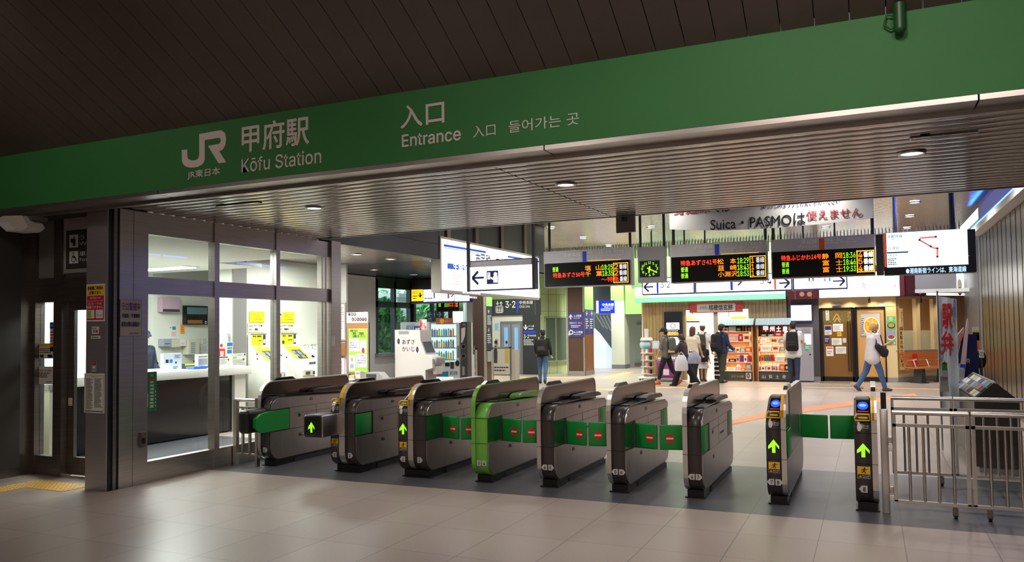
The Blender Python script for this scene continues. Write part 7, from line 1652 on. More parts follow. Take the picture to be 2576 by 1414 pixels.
for (p, q_, c, lab) in (((2074, 819), (2092, 842), 'blue', 'blue and white'), ((2095, 815), (2121, 834), 'white', 'wide white'), ((2074, 846), (2087, 864), 'dark', 'dark blue'), ((2092, 851), (2118, 868), 'white', 'middle white'), ((2120, 851), (2129, 862), 'white', 'small right'), ((2078, 872), (2097, 896), 'red', 'red topped'), ((2102, 872), (2129, 890), 'white', 'lower right'), ((2106, 836), (2117, 846), 'yellow', 'yellow')):
    def dn(m, c=c):
        if c == 'blue': m.R(.05, .5, .95, .95, NAVY); m.G(.1, .1, .9, .4, 2, NAVY)
        elif c == 'red': m.R(.1, .78, .9, .9, RED); m.G(.15, .2, .8, .6, 2, RED)
        elif c == 'white': m.G(.1, .15, .9, .85, 4, MGREY, int(m.U(0)*50))
        else: m.G(.1, .2, .9, .8, 2, PAPER if c == 'dark' else INK)
    Fd = Frame(0, RY-.041)
    poster(Fd, p, q_, 'door_notice', lab+' notice stuck on the sliding restaurant door', 'notice', {'dark': NAVY, 'yellow': YEL}.get(c, PAPER), dn, 'notices on the restaurant door', th=.003)
t = thing('restaurant_door', 'amber glass restaurant door panel behind the walking woman', 'door', (F.at(2190, 955)[0], RY, 0))
m = MB(); (u0, v1), (u1, v0) = F.at(2151, 773), F.at(2231, 958); v0 = .02
for a, b, c, d in ((u0, v0, u0+.04, v1), (u1-.02, v0, u1, v1), (u0, v1-.06, u1, v1), (u0, v0, u1, v0+.13)): F.slab(m, a, b, c, d, .0, .05, FRK)
m.build('frame', t)
m = MB(); F.slab(m, u0+.04, v0+.13, u1-.02, v1-.06, .01, .02, mat('door_amber_pale', (206, 156, 92), .2)); m.build('pane', t)
def bowl(m):
    m.R(.04, .04, .96, .96, mat('menu_grey', (186, 180, 172), .5)); u, v = m.U(.55), m.V(.42); FW_.disc(m, u, v, .21, .26, PAPER, m.d+.002, 24); FW_.disc(m, u, v+.01, .19, .235, mat('tempura_gold', (246, 170, 50), .5), m.d+.003, 24)
    rr = random.Random(8)
    for k in range(40): a = rr.uniform(0, 6.28); r = rr.uniform(0, .16); FW_.disc(m, u+r*math.cos(a), v+.01+r*1.2*math.sin(a), .03, .022, mat('tempura_%d' % (2+k % 2), ((255, 196, 80), (226, 136, 30))[k % 2], .5), m.d+.0035+.0002*k, 7)
    m.G(.05, .1, .2, .8, 8, INK)
FW_ = Frame(0, RY-.025)
poster(FW_, (2163, 787), (2217, 846), 'menu_poster', 'large poster of a golden fritter bowl on the amber door', 'poster', MGREY, bowl, th=.006)
poster(Frame(0, RY-.002), (2230, 796), (2254, 831), 'menu_poster', 'upper green menu poster with a noodle bowl on the cream wall', 'poster', mat('menu_green', (110, 180, 100), .5), lambda m: (Frame(0, RY-.002).disc(m, m.U(.5), m.V(.35), .1, .09, INK, m.d, 16), Frame(0, RY-.002).disc(m, m.U(.5), m.V(.37), .08, .065, mat('noodle_tan', (180, 140, 90), .5), m.d+.001, 14), m.G(.3, .7, .7, .95, 3, PAPER)), th=.004)
poster(Frame(0, RY-.002), (2230, 833), (2254, 868), 'menu_poster', 'lower green menu poster with a reddish bowl on the cream wall', 'poster', mat('menu_green', (110, 180, 100), .5), lambda m: (m.R(0, .6, 1, 1, mat('menu_violet', (150, 150, 190), .5)), Frame(0, RY-.002).disc(m, m.U(.5), m.V(.55), .1, .08, PAPER, m.d+.001, 16), Frame(0, RY-.002).disc(m, m.U(.5), m.V(.58), .085, .06, mat('stew_red', (150, 70, 60), .5), m.d+.002, 14), m.R(.1, .08, .9, .2, PAPER)), th=.004)
t = thing('vertical_sign', 'tall narrow wooden sign with vertical brush lettering', 'sign', (F.at(2262, 930)[0], RY-.03, .4))
Fv = Frame(.55, RY-.04, 20); (u0, v1), (u1, v0) = Fv.at(2257, 776), Fv.at(2276, 932)
m = MB(); Fv.slab(m, u0, v0, u1, v1, -.03, 0, mat('sign_wood_pale', (206, 172, 112), .5)); Fv.slab(m, u0, v0, u0+.02, v1, 0, .01, mat('sign_wood_edge', (150, 100, 50), .5)); Fv.slab(m, u0, v0, u1, v0+.02, 0, .01, mat('sign_wood_edge', (150, 100, 50), .5)); m.build('panel', t)
m = MB(); Fv.vtext(m, '手打ち風そば処', u1-.035, v1-.08, v1-.62, .045, INK, .004); Fv.vtext(m, '自家製名物かき揚げ', u0+.085, v1-.5, v0+.08, .075, INK, .004, .01); m.build('lettering', t)
for px, lab in ((2187, 'black track spotlight above the amber door'), (2305, 'black track spotlight at the restaurant corner')):
    Ft = F if px < 2250 else Frame(FA2.P(0, 0, .2).x, FA2.P(0, 0, .2).y, ang); u, v = Ft.at(px, 757)
    P = Ft.P(u, v, .15); m = MB(); m.cyl(P+Vector((0, 0, .06)), P-Vector((0, 0, .06)), .03, BLACK, n=10); m.cyl(P+Vector((0, 0, .05)), (P.x, P.y, 2.43), .01, BLACK, n=6); tag(m.build('spotlight', loc=P), lab, 'spotlight')
for x in (-1.1, -.5, .1, .5): lamp('SPOT', 'wall_wash', (x, RY-.25, 2.40), 16, (1, .86, .62), target=(x, RY, 1.5), spot_size=rad(110), spot_blend=.8, shadow_soft_size=.04)
m = MB(); F.pslab(m, (2092, 764), (2116, 770), 0, .06, mat('sensor_grey', (150, 150, 160), .4)); tag(m.build('door_sensor', loc=(F.at(2104, 770)[0], RY, 2.3)), 'grey door sensor bar above the sliding restaurant door', 'sensor')
m = MB(); F.pslab(m, (2212, 763), (2224, 771), 0, .03, PAPER); tag(m.build('wall_box', loc=(F.at(2218, 770)[0], RY, 2.3)), 'small pale box above the right edge of the amber door', 'box')
m = MB(); a, b = F.at(2066, 960)[0], F.at(2140, 960)[0]; m.box(a, RY-.7, .0, b, RY-.05, .012, mat('mat_brown', (120, 112, 92), .8)); tag(m.build('door_mat', loc=((a+b)/2, RY-.4, 0)), 'thin brown door mat before the sliding restaurant door', 'mat')
m = MB()
for px in (2063, 2151, 2232): u = F.at(px, 860)[0]; m.box(u-.06, RY+.005, 0, u+.06, RY+.14, 2.13, FRK)
struct(m.build('trim_2'))
for q_ in (.5, 1.2, 1.9): P = FA2.P(q_, 2.40, .28); lamp('SPOT', 'wall_wash', P, 16, (1, .88, .68), target=FA2.P(q_, 1.3, -.05), spot_size=rad(110), spot_blend=.8, shadow_soft_size=.04)  # extra spots added to lighten the paper screens in the angled windows
# bench
BW = mat('bench_wood', (206, 120, 56), .45)
Fb = Frame(FA2.P(0, 0, .55).x, FA2.P(0, 0, .55).y, ang); b0 = Fb.at(2298, 905)[0]; b1 = b0+1.5
t = thing('bench', 'wooden slatted bench below the angled restaurant window', 'bench', Fb.P((b0+b1)/2, 0))
m = MB()
for k in range(5): m.add([Fb.P(u, .40+.005*k+dz, .12-.085*k-w) for u, dz, w in ((b0, 0, 0), (b1, 0, 0), (b1, 0, .07), (b0, 0, .07), (b0, .022, 0), (b1, .022, 0), (b1, .022, .07), (b0, .022, .07))], [(0, 3, 2, 1), (4, 5, 6, 7), (0, 1, 5, 4), (1, 2, 6, 5), (2, 3, 7, 6), (3, 0, 4, 7)], BW)
m.build('seat', t)
m = MB()
for k in range(5): z = .47+.08*k; d = -.30-.03*k; Fb.slab(m, b0, z, b1, z+.068, d-.02, d, BW)
m.build('backrest', t)
for q_ in (.3, 1.2): m = MB(); u = b0+q_; Fb.poly(m, [(u-.10, .02), (u+.10, .02), (u+.05, .40), (u-.05, .40)], DGREY, .06, d0=-.2); Fb.slab(m, u-.13, 0, u+.13, .025, -.28, .12, DGREY); m.build('leg', t)
for q_ in (.0, .5, 1.0, 1.47): m = MB(); u = b0+q_; m.tube([Fb.P(u, .44, -.28), Fb.P(u, .62, -.2), Fb.P(u, .64, .0), Fb.P(u, .44, .08)], .014, STEEL, 8); m.build('armrest', t)
m = MB(); u = b0+.28; Fb.slab(m, u, .52, u+.2, .80, -.285, -.275, RED); Fb.quad(m, u+.03, .62, u+.17, .66, PAPER, -.27); tag(m.build('seat_card', loc=Fb.P(u+.1, .52, -.28)), 'red card hung on the bench backrest', 'card')
# ================================================================== leaflet racks and flag beside the fence
LY2 = 11.5; F = Frame(0, LY2)
t = thing('flag_banner', 'tall white flag with red lettering on a pole', 'flag', (F.at(2363, 1000)[0], LY2, 0))
u0 = F.at(2363, 900)[0]
m = MB(); m.cyl((u0, LY2, 0), (u0, LY2, F.at(2362, 732)[1]), .012, SIL, n=8); m.build('pole', t)
FLB = mat('flag_pale_blue', (214, 220, 232), .7); FLR = mat('flag_red_print', (214, 36, 36), .7)
m = MB(); zt, zb = F.at(2364, 744)[1], .45; wv = 12; ue = F.at(2406, 760)[0]
for k in range(wv):
    a, b = k/wv, (k+1)/wv; Fu = lambda q_: u0+(ue-u0)*q_; dy = lambda q_: .012*math.sin(q_*9)
    m.add([(Fu(a), LY2+dy(a), zb), (Fu(b), LY2+dy(b), zb), (Fu(b), LY2+dy(b), zt-.05*b), (Fu(a), LY2+dy(a), zt-.05*a), (Fu(a), LY2+dy(a)+.004, zb), (Fu(b), LY2+dy(b)+.004, zb), (Fu(b), LY2+dy(b)+.004, zt-.05*b), (Fu(a), LY2+dy(a)+.004, zt-.05*a)], [(0, 1, 2, 3), (7, 6, 5, 4)], FLB, True)
m.build('cloth', t)
m = MB(); F.ptext(m, '駅', (2369, 766), (2396, 826), FLR, .018, .05); F.ptext(m, '弁', (2366, 834), (2400, 893), FLR, .018, .05)
F.ppoly(m, [(2400, 750), (2404, 755), (2405, 812), (2399, 785), (2395, 776)], mat('flag_blue', (60, 130, 200), .7), .018); F.vtext(m, 'おいしい', F.at(2400, 790)[0], F.at(2400, 760)[1], F.at(2400, 820)[1], .03, YEL, .022); m.build('print', t)
RY2 = 12.35; F = Frame(0, RY2)
t = thing('leaflet_rack', 'navy leaflet rack with leaning boards behind the fence', 'leaflet rack', (F.at(2430, 1000)[0], RY2+.1, 0))
NAV2 = mat('rack_navy', (26, 34, 92), .4)
m = MB(); F.ppoly(m, [(2433, 841), (2458, 841), (2462, 905), (2466, 960), (2470, 1140), (2394, 1140), (2391, 965), (2410, 900), (2421, 850)], NAV2, -.06, d0=-.1); F.ptext(m, 'JR', (2424, 903), (2441, 914), PAPER, -.055, .04); m.build('back_board', t)
m = MB(); F.ppoly(m, [(2410, 841), (2424, 824), (2426, 828), (2421, 850), (2404, 890), (2390, 960), (2387, 1000), (2386, 985), (2392, 900)], mat('rack_edge_tan', (170, 150, 140), .5), .02, d0=-.1); m.build('left_edge', t)
m = MB(); F.ppoly(m, [(2402, 880), (2418, 838), (2423, 842), (2400, 896)], mat('rack_pinkred', (196, 110, 100), .5), .024); m.build('edge_print', t)
m = MB(); F.ppoly(m, [(2433, 801), (2436, 812), (2430, 900), (2424, 960), (2411, 960), (2424, 850)], mat('rack_fin_pink', (214, 180, 186), .5), .05, d0=-.02); m.build('pointed_fin', t)
m = MB(); F.pslab(m, (2396, 914), (2425, 960), .03, .06, mat('leaflet_pale', (190, 200, 210), .4)); F.pq(m, (2400, 912), (2412, 920), BLUE, .062); F.pq(m, (2414, 916), (2427, 924), BLUE, .062); F.pq(m, (2398, 926), (2409, 948), PINKP, .062); F.pq(m, (2412, 928), (2423, 948), mat('goods_grey', GC['grey'], .5), .062); m.build('leaflet_pocket', t)
m = MB(); F.pslab(m, (2389, 965), (2412, 990), .0, .05, PAPER); m.build('lower_pocket', t)
m = MB(); Fk = Frame(0, 12.55); m.ball((Fk.at(2468, 905)[0], 12.6, Fk.at(2468, 905)[1]), (.07, .05, .13), mat('bag_dark', (34, 34, 32), .6), 12, 8); m.cyl((Fk.at(2468, 905)[0], 12.62, 0), (Fk.at(2468, 905)[0], 12.62, Fk.at(2468, 905)[1]), .015, DGREY); tag(m.build('covered_stand', loc=(Fk.at(2468, 905)[0], 12.6, 0)), 'dark covered object on a stand right of the navy rack', 'stand')
F = Frame(0, 12.4)
def sstand(tl, br, label, draw, base, Y):
    F = Frame(0, Y); (u0, v1), (u1, v0) = F.at(*tl), F.at(*br)
    t = thing('sign_stand', label, 'sign stand', ((u0+u1)/2, Y, 0)); m = MB(); F.slab(m, u0, v0, u1, v1, -.02, 0, base); m.build('board', t)
    m = MB(); draw(m, F, u0, v0, u1, v1); m.build('print', t)
    m = MB(); c = (u0+u1)/2; F.slab(m, c-.01, .02, c+.01, v0, -.02, 0, DGREY); F.slab(m, c-.12, 0, c+.12, .02, -.1, .08, DGREY); m.build('stand', t)
sstand((2446, 822), (2465, 880), 'yellow headed sign stand behind the navy rack', lambda m, F, a, b, c, d: (F.quad(m, a, d-.2, c, d-.06, YEL, .002), F.quad(m, a, b, c, b+.25, mat('sign_orange2', (236, 120, 60), .5), .002), F.greek(m, a+.01, d-.18, c-.01, d-.08, 2, INK, .004)), PAPER, 13.2)
sstand((2463, 881), (2476, 900), 'small white round number plate beside the steel wall', lambda m, F, a, b, c, d: (F.ring(m, (a+c)/2, (b+d)/2, .025, .03, INK, .002, 14), F.text(m, '2', (a+c)/2-.01, (b+d)/2-.016, (a+c)/2+.01, (b+d)/2+.016, INK, .003)), PAPER, 12.2)
F = Frame(0, 11.2)
for (p, q_, c, lab) in (((2369, 912), (2384, 948), (70, 120, 60), 'green leaflets in a clear holder on the flag pole'), ((2364, 945), (2386, 985), (150, 150, 150), 'clear leaflet tube below the green leaflets')):
    (u0, v1), (u1, v0) = F.at(*p), F.at(*q_); m = MB(); F.slab(m, u0, v0, u1, v1, -.05, 0, mat('holder_%d' % c[0], c, .3)); F.slab(m, u0-.005, v0-.004, u1+.005, v0+.08, -.06, .008, mat('holder_clear', (170, 170, 166), .15)); F.slab(m, (u0+u1)/2-.01, v1-.02, (u0+u1)/2+.01, v1+.02, -.05, 0, MGREY)
    m.box((u0+u1)/2-.01, 11.24, v0+.02, (u0+u1)/2+.01, 11.5, v0+.04, MGREY)
    tag(m.build('leaflet_holder', loc=F.P((u0+u1)/2, v0)), lab, 'leaflet holder')
# slanted leaflet cabinet
CY0 = 9.9; F = Frame(0, CY0); DBR = mat('cabinet_dark', (70, 60, 54), .4)
ax, az = F.at(2503, 964); lx, lz = F.at(2452, 1003); rx, rz = F.at(2549, 1003); bx0 = F.at(2457, 1180)[0]; bx1 = F.at(2572, 1190)[0]
CY1 = 12.0
d_ = ray(2448, 938); CY1 = ax/d_.x*d_.y
t = thing('leaflet_cabinet', 'dark leaflet cabinet with a slanted display top behind the fence', 'cabinet', ((bx0+bx1)/2, (CY0+CY1)/2, 0))
m = MB(); m.box(bx0, CY0, .06, bx1, CY1, min(lz, rz)-.01, DBR); m.box(bx0+.03, CY0+.03, 0, bx1-.03, CY1-.03, .06, MGREY); m.build('body', t)
m = MB(); m.prism([(lx, lz), (rx+.03, rz), (ax+.012, az), (ax-.012, az)], 'y', CY0, CY1, DBR); m.build('sloped_top', t)
m = MB(); e = Vector((ax-.012-lx, 0, az-lz)); nn = Vector((-e.z, 0, e.x)).normalized()
def LP(y, q_, d=.004): p = Vector((lx, 0, lz))+e*q_+nn*d; return (p.x, y, p.z)
m.add([LP(CY0+.01, .0, .002), LP(CY1-.01, .0, .002), LP(CY1-.01, 1, .002), LP(CY0+.01, 1, .002)], [(0, 1, 2, 3)], mat('rack_steel_pale', (130, 134, 132), .3, .6)); m.build('leaflet_rails', t)
m = MB(); m.cyl((ax, CY0-.01, az+.004), (ax, CY1, az+.004), .012, STEEL, n=8); m.build('ridge_rail', t)
rr = random.Random(11); LC = [(200, 206, 200), (180, 90, 90), (40, 44, 70), (230, 220, 150), (90, 130, 130), (230, 230, 226), (30, 30, 34), (140, 160, 190)]
k = 0; DY_ = (CY1-CY0-.06)/7
for r, (q0, q1) in enumerate(((.06, .34), (.38, .66), (.70, .96))):
    for j in range(7):
        y0 = CY0+.03+DY_*j; c = LC[(k*3+r) % 8]; m = MB(); mt = mat('leaflet_%d' % ((k*3+r) % 8), c, .4)
        m.add([LP(y0+.015, q0, .005), LP(y0+DY_-.015, q0, .005), LP(y0+DY_-.015, q1, .005), LP(y0+.015, q1, .005), LP(y0+.015, q0, .012), LP(y0+DY_-.015, q0, .012), LP(y0+DY_-.015, q1, .012), LP(y0+.015, q1, .012)], [(3, 2, 1, 0), (4, 5, 6, 7), (0, 1, 5, 4), (1, 2, 6, 5), (2, 3, 7, 6), (3, 0, 4, 7)], mt)
        tag(m.build('leaflet', loc=LP(y0+DY_/2, q0)), '%s leaflet from the near end in the %s row of the slanted cabinet' % (('first', 'second', 'third', 'fourth', 'fifth', 'sixth', 'seventh')[j], ('lower', 'middle', 'upper')[r]), 'leaflet', 'leaflets on the slanted cabinet'); k += 1
# ================================================================== people
DG = None
def remesh(mb, name, mt, parent, voxel=.008, smooth=5):
    me = bpy.data.meshes.new('tmp'); me.from_pydata([tuple(p) for p in mb.v], [], mb.f)
    o = bpy.data.objects.new('tmp', me); COL.objects.link(o)
    r = o.modifiers.new('r', 'REMESH'); r.mode = 'VOXEL'; r.voxel_size = voxel
    s = o.modifiers.new('s', 'SMOOTH'); s.iterations = smooth; s.factor = .5
    dg = bpy.context.evaluated_depsgraph_get(); dg.update()
    out = bpy.data.meshes.new_from_object(o.evaluated_get(dg))
    bpy.data.objects.remove(o); bpy.data.meshes.remove(me)
    org = WL[parent] if parent else mb.org
    out.transform(Matrix.Translation(-org)); out.name = name; out.materials.clear(); out.materials.append(mt)
    out.polygons.foreach_set('use_smooth', [True]*len(out.polygons))
    ob = bpy.data.objects.new(name, out); COL.objects.link(ob)
    if parent: ob.parent = parent
    else: ob.location = org
    WL[ob] = org
    return ob
SKIN = mat('skin', (206, 160, 132), .5); EYE = mat('eye_dark', (30, 24, 22), .3)
def fabric(n, c, ns=.08): return mat('cloth_'+n, c, .85, noise=ns, nscale=20)
HAIRB = mat('hair_black', (26, 22, 22), .5); HAIRBR = mat('hair_brown2', (92, 58, 44), .55); HAIRBL = mat('hair_blond', (206, 164, 96), .55)
def person(label, x, y, rot, h, top, bottom, hair, shoe, legs=((4, 6), (-3, 4)), arms=((5, 15, 8), (-5, 15, 8)), lean=0, headp=0, heady=0, sleeve='long', leg_end='ankle', wide=1.0, hairlen=0, cap=None, skirt=None, build=1.0, mask=False, loose=False, z=0.0, curl=.9, crop=False):
    k = h/1.70
    t = thing('person', label, 'person', (x, y, z))
    Rz = Matrix.Translation((x, y, z)) @ Matrix.Rotation(rad(rot), 4, 'Z') @ Matrix.Scale(k, 4)
    V = Vector
    hz = .90
    J = {}
    for i, sd in enumerate((-1, 1)):
        a, b = rad(legs[i][0]), rad(legs[i][1]); hp = V((sd*.088, 0, hz)); kn = hp+V((sd*.012, .42*math.sin(a), -.42*math.cos(a))); an = kn+V((0, .42*math.sin(a-b), -.42*math.cos(a-b)))
        J['hip', sd], J['knee', sd], J['ank', sd] = hp, kn, an
    dz = .075-min(J['ank', -1].z, J['ank', 1].z)
    for q in list(J): J[q] = J[q]+V((0, 0, dz))
    hz += dz; L = rad(lean)
    def up(p): # torso point in upright coords -> leaned about the hips
        d = p-V((0, 0, .90)); return V((d.x, d.y*math.cos(L)+d.z*math.sin(L), d.z*math.cos(L)-d.y*math.sin(L)+hz))
    for i, sd in enumerate((-1, 1)):
        a, b, ab = arms[i][:3]; inn = arms[i][3] if len(arms[i]) > 3 else 0
        sh = up(V((sd*.178*build, 0, 1.385))); a, b, ab = rad(a), rad(b), rad(ab)
        el = sh+V((sd*.28*math.sin(ab), .28*math.sin(a)*math.cos(ab), -.28*math.cos(a)*math.cos(ab)))
        wr = el+V((-sd*.25*math.sin(rad(inn)), .25*math.sin(a+b)*math.cos(rad(inn)), -.25*math.cos(a+b)*math.cos(rad(inn))))
        J['sh', sd], J['el', sd], J['wr', sd] = sh, el, wr
    hc = up(V((0, .02, 1.585)))
    Hm = Matrix.Translation(hc) @ Matrix.Rotation(rad(heady), 4, 'Z') @ Matrix.Rotation(rad(-headp-lean*.5), 4, 'X')
    # --- body
    B = MB(); B.M = Rz
    B.cap(up(V((0, 0, 1.40))), up(V((0, .012, 1.53))), .055, .05, SKIN)
    for zz, w, r in ((.93, .075, .105), (1.05, .06, .10), (1.18, .075, .105), (1.30, .10*build, .10)):
        B.cap(up(V((-w, 0, zz))), up(V((w, 0, zz))), r, r, SKIN)
    for (z0, w0, r0), (z1, w1, r1) in zip(((.93, .075, .105), (1.05, .06, .10), (1.18, .075, .105)), ((1.05, .06, .10), (1.18, .075, .105), (1.30, .10*build, .10))):
        for q in (-1, 0, 1): B.cap(up(V((q*w0, 0, z0))), up(V((q*w1, 0, z1))), r0, r1, SKIN)
    B.cap(up(V((-.15*build, 0, 1.385))), up(V((.15*build, 0, 1.385))), .055, .055, SKIN)
    for sd in (-1, 1):
        B.cap(J['hip', sd], J['knee', sd], .085, .055, SKIN); B.cap(J['knee', sd], J['ank', sd], .054, .036, SKIN)
        B.cap(J['knee', sd].lerp(J['ank', sd], .25)+V((0, -.015, 0)), J['knee', sd].lerp(J['ank', sd], .45), .05, .04, SKIN)
        f = J['ank', sd]; B.cap(f+V((0, -.03, -.04)), f+V((0, .13, -.05)), .034, .028, SKIN)
        B.cap(J['sh', sd], J['el', sd], .048, .037, SKIN); B.cap(J['el', sd], J['wr', sd], .038, .026, SKIN)
        d = (J['wr', sd]-J['el', sd]).normalized(); fw = V((0, 1, 0)); n = d.cross(V((sd, 0, 0))); n = n.normalized() if n.length > .1 else V((0, 1, 0)); s2 = d.cross(n).normalized()
        w = J['wr', sd]
        for q in (-1, 0, 1): B.cap(w+n*.018*q, w+d*.075+n*.022*q, .015, .014, SKIN)
        for j, (o, ln) in enumerate(((-.032, .058), (-.011, .070), (.011, .074), (.032, .064))):
            p0 = w+d*.08+n*o; p1 = p0+(d*math.cos(curl*.6)-s2*sd*-math.sin(curl*.6)*-1)*ln*.5; p2 = p1+(d*math.cos(curl*1.3)-s2*sd*math.sin(curl*1.3)*1)*ln*.5
            B.cap(p0, p1, .0095, .009, SKIN, 8, 3); B.cap(p1, p2, .009, .0078, SKIN, 8, 3)
        p0 = w+d*.02+n*.025; p1 = p0+(d*.6+n*.8).normalized()*.04; p2 = p1+(d*.95+n*.2).normalized()*.03
        B.cap(p0, p1, .012, .0105, SKIN, 8, 3); B.cap(p1, p2, .0105, .009, SKIN, 8, 3)
    Bh = MB(); Bh.M = Rz @ Hm
    Bh.ball((0, 0, .02), (.074, .092, .098), SKIN, 16, 12); Bh.cap((0, .025, -.04), (0, .05, -.075), .052, .034, SKIN)
    Bh.cap((0, .09, .015), (0, .106, -.018), .009, .014, SKIN, 8, 3)
    for sd in (-1, 1): Bh.ball((sd*.076, -.005, -.01), (.012, .02, .03), SKIN, 8, 6)
    Bh.cap((-.018, .083, -.052), (.018, .083, -.052), .008, .008, SKIN, 8, 3)
    off = len(B.v); B.v += Bh.v; B.f += [tuple(i+off for i in q) for q in Bh.f]
    remesh(B, 'body', SKIN, t, .0072*k, 4)
    E_ = MB(); E_.M = Rz @ Hm
    for sd in (-1, 1): E_.ball((sd*.03, .083, .012), (.011, .007, .006), EYE, 8, 6)
    E_.ball((0, .088, -.052), (.018, .006, .004), mat('lip', (170, 100, 90), .5), 8, 6); E_.build('face_features', t)
    # --- top
    T_ = MB(); T_.M = Rz; g = .022
    lev = ([(.80, .095, .136)] if loose else [])+[(.90 if not skirt else .96, .088, .134 if loose else .116), (1.05, .08 if loose else .068, .124 if loose else .114), (1.18, .08, .116), (1.30, .102*build, .112)]
    for (z0, w0, r0), (z1, w1, r1) in zip(lev, lev[1:]):
        T_.cap(up(V((-w0, 0, z0))), up(V((w0, 0, z0))), r0, r0, SKIN); T_.cap(up(V((-w1, 0, z1))), up(V((w1, 0, z1))), r1, r1, SKIN)
        for q in (-1, 0, 1): T_.cap(up(V((q*w0, 0, z0))), up(V((q*w1, 0, z1))), r0, r1, SKIN)
    T_.cap(up(V((-.155*build, 0, 1.385))), up(V((.155*build, 0, 1.385))), .068, .068, SKIN); T_.cap(up(V((0, 0, 1.40))), up(V((0, .005, 1.455))), .072, .064, SKIN)
    for sd in (-1, 1):
        if sleeve == 'long': T_.cap(J['sh', sd], J['el', sd], .064, .052, SKIN); T_.cap(J['el', sd], J['el', sd].lerp(J['wr', sd], .93), .052, .040, SKIN)
        elif sleeve == 'elbow': T_.cap(J['sh', sd], J['sh', sd].lerp(J['el', sd], .95), .068, .060, SKIN)
        else: T_.cap(J['sh', sd], J['sh', sd].lerp(J['el', sd], .6), .066, .062, SKIN)
    remesh(T_, 'top', top, t, .010*k, 4)
    # --- bottom
    P_ = MB(); P_.M = Rz
    if skirt:
        nn = 18; zs2 = ((1.02, .135), (.90, .165), (.75, .21), (.58, .26)); vs = []
        for zz, r in zs2:
            for i in range(nn): a = 2*math.pi*i/nn; rr_ = r*(1+.06*math.sin(6*a)); vs.append((rr_*math.cos(a), rr_*.8*math.sin(a), zz+dz))
        S_ = MB(); S_.M = Rz; S_.add(vs, [(j*nn+i, j*nn+(i+1) % nn, (j+1)*nn+(i+1) % nn, (j+1)*nn+i) for j in range(3) for i in range(nn)], skirt, True); S_.build('skirt', t)
    else:
        P_.cap(V((-.08, 0, hz+.03)), V((.08, 0, hz+.03)), .116, .116, SKIN); P_.cap(V((-.075, 0, hz+.10)), V((.075, 0, hz+.10)), .11, .11, SKIN)
        for sd in (-1, 1):
            an = J['ank', sd]+V((0, 0, -.015)) if leg_end == 'ankle' else J['knee', sd].lerp(J['ank', sd], .72)
            P_.cap(J['hip', sd], J['knee', sd], .100, .078*wide, SKIN); P_.cap(J['knee', sd], J['knee', sd].lerp(J['ank', sd], .4)+V((0, -.008, 0)), .076*wide, .068*wide, SKIN); P_.cap(J['knee', sd], an, .074*wide, .052*wide*(1.25 if wide > 1.2 else 1), SKIN)
        remesh(P_, 'trousers', bottom, t, .010*k, 4)
    for sd in (-1, 1):
        S_ = MB(); S_.M = Rz; f = J['ank', sd]; a = rad(legs[0 if sd < 0 else 1][0]-legs[0 if sd < 0 else 1][1])
        pitch = max(-.5, min(.9, -a*1.2)) if f.z > .085 else 0
        dy = V((0, math.cos(pitch), -math.sin(pitch))); dd = V((0, -math.sin(pitch)*1, -math.cos(pitch)))
        S_.cap(f+dy*-.035+dd*.035, f+dy*.06+dd*.035, .043, .046, SKIN); S_.cap(f+dy*.06+dd*.04, f+dy*.155+dd*.046, .044, .030, SKIN); S_.cap(f, f+dd*.03, .046, .046, SKIN)
        remesh(S_, 'shoe', shoe, t, .009*k, 3)
    # --- hair or cap
    H_ = MB(); H_.M = Rz @ Hm
    H_.ball((0, -.018, .045), (.088, .098, .092), SKIN, 16, 12); H_.ball((0, -.045, .0), (.080, .075, .085), SKIN, 14, 10); H_.ball((0, .045, .085), (.07, .05, .035), SKIN, 12, 8)
    if hairlen:
        H_.cap((-.045, -.05, 0), (-.05, -.06, -hairlen), .05, .035, SKIN); H_.cap((.045, -.05, 0), (.05, -.06, -hairlen), .05, .035, SKIN); H_.cap((0, -.06, 0), (0, -.075, -hairlen), .055, .04, SKIN)
        for sd in (-1, 1): H_.cap((sd*.072, .0, .03), (sd*.07, -.01, -hairlen*.8), .026, .02, SKIN)
    remesh(H_, 'hair', hair, t, .009*k, 3)
    if cap:
        C_ = MB(); C_.M = Rz @ Hm; C_.ball((0, -.008, .075), (.096, .108, .07), SKIN, 16, 10); C_.cap((-.04, .09, .055), (.04, .09, .055), .022, .022, SKIN); C_.cap((-.03, .13, .045), (.03, .13, .045), .014, .014, SKIN); C_.cap((-.035, .11, .05), (.035, .11, .05), .016, .016, SKIN)
        remesh(C_, 'cap', cap, t, .009*k, 3)
    if mask:
        M_ = MB(); M_.M = Rz @ Hm; M_.ball((0, .052, -.035), (.066, .056, .045), PAPER, 12, 8); M_.build('face_mask', t)
    return t, Rz, up, J
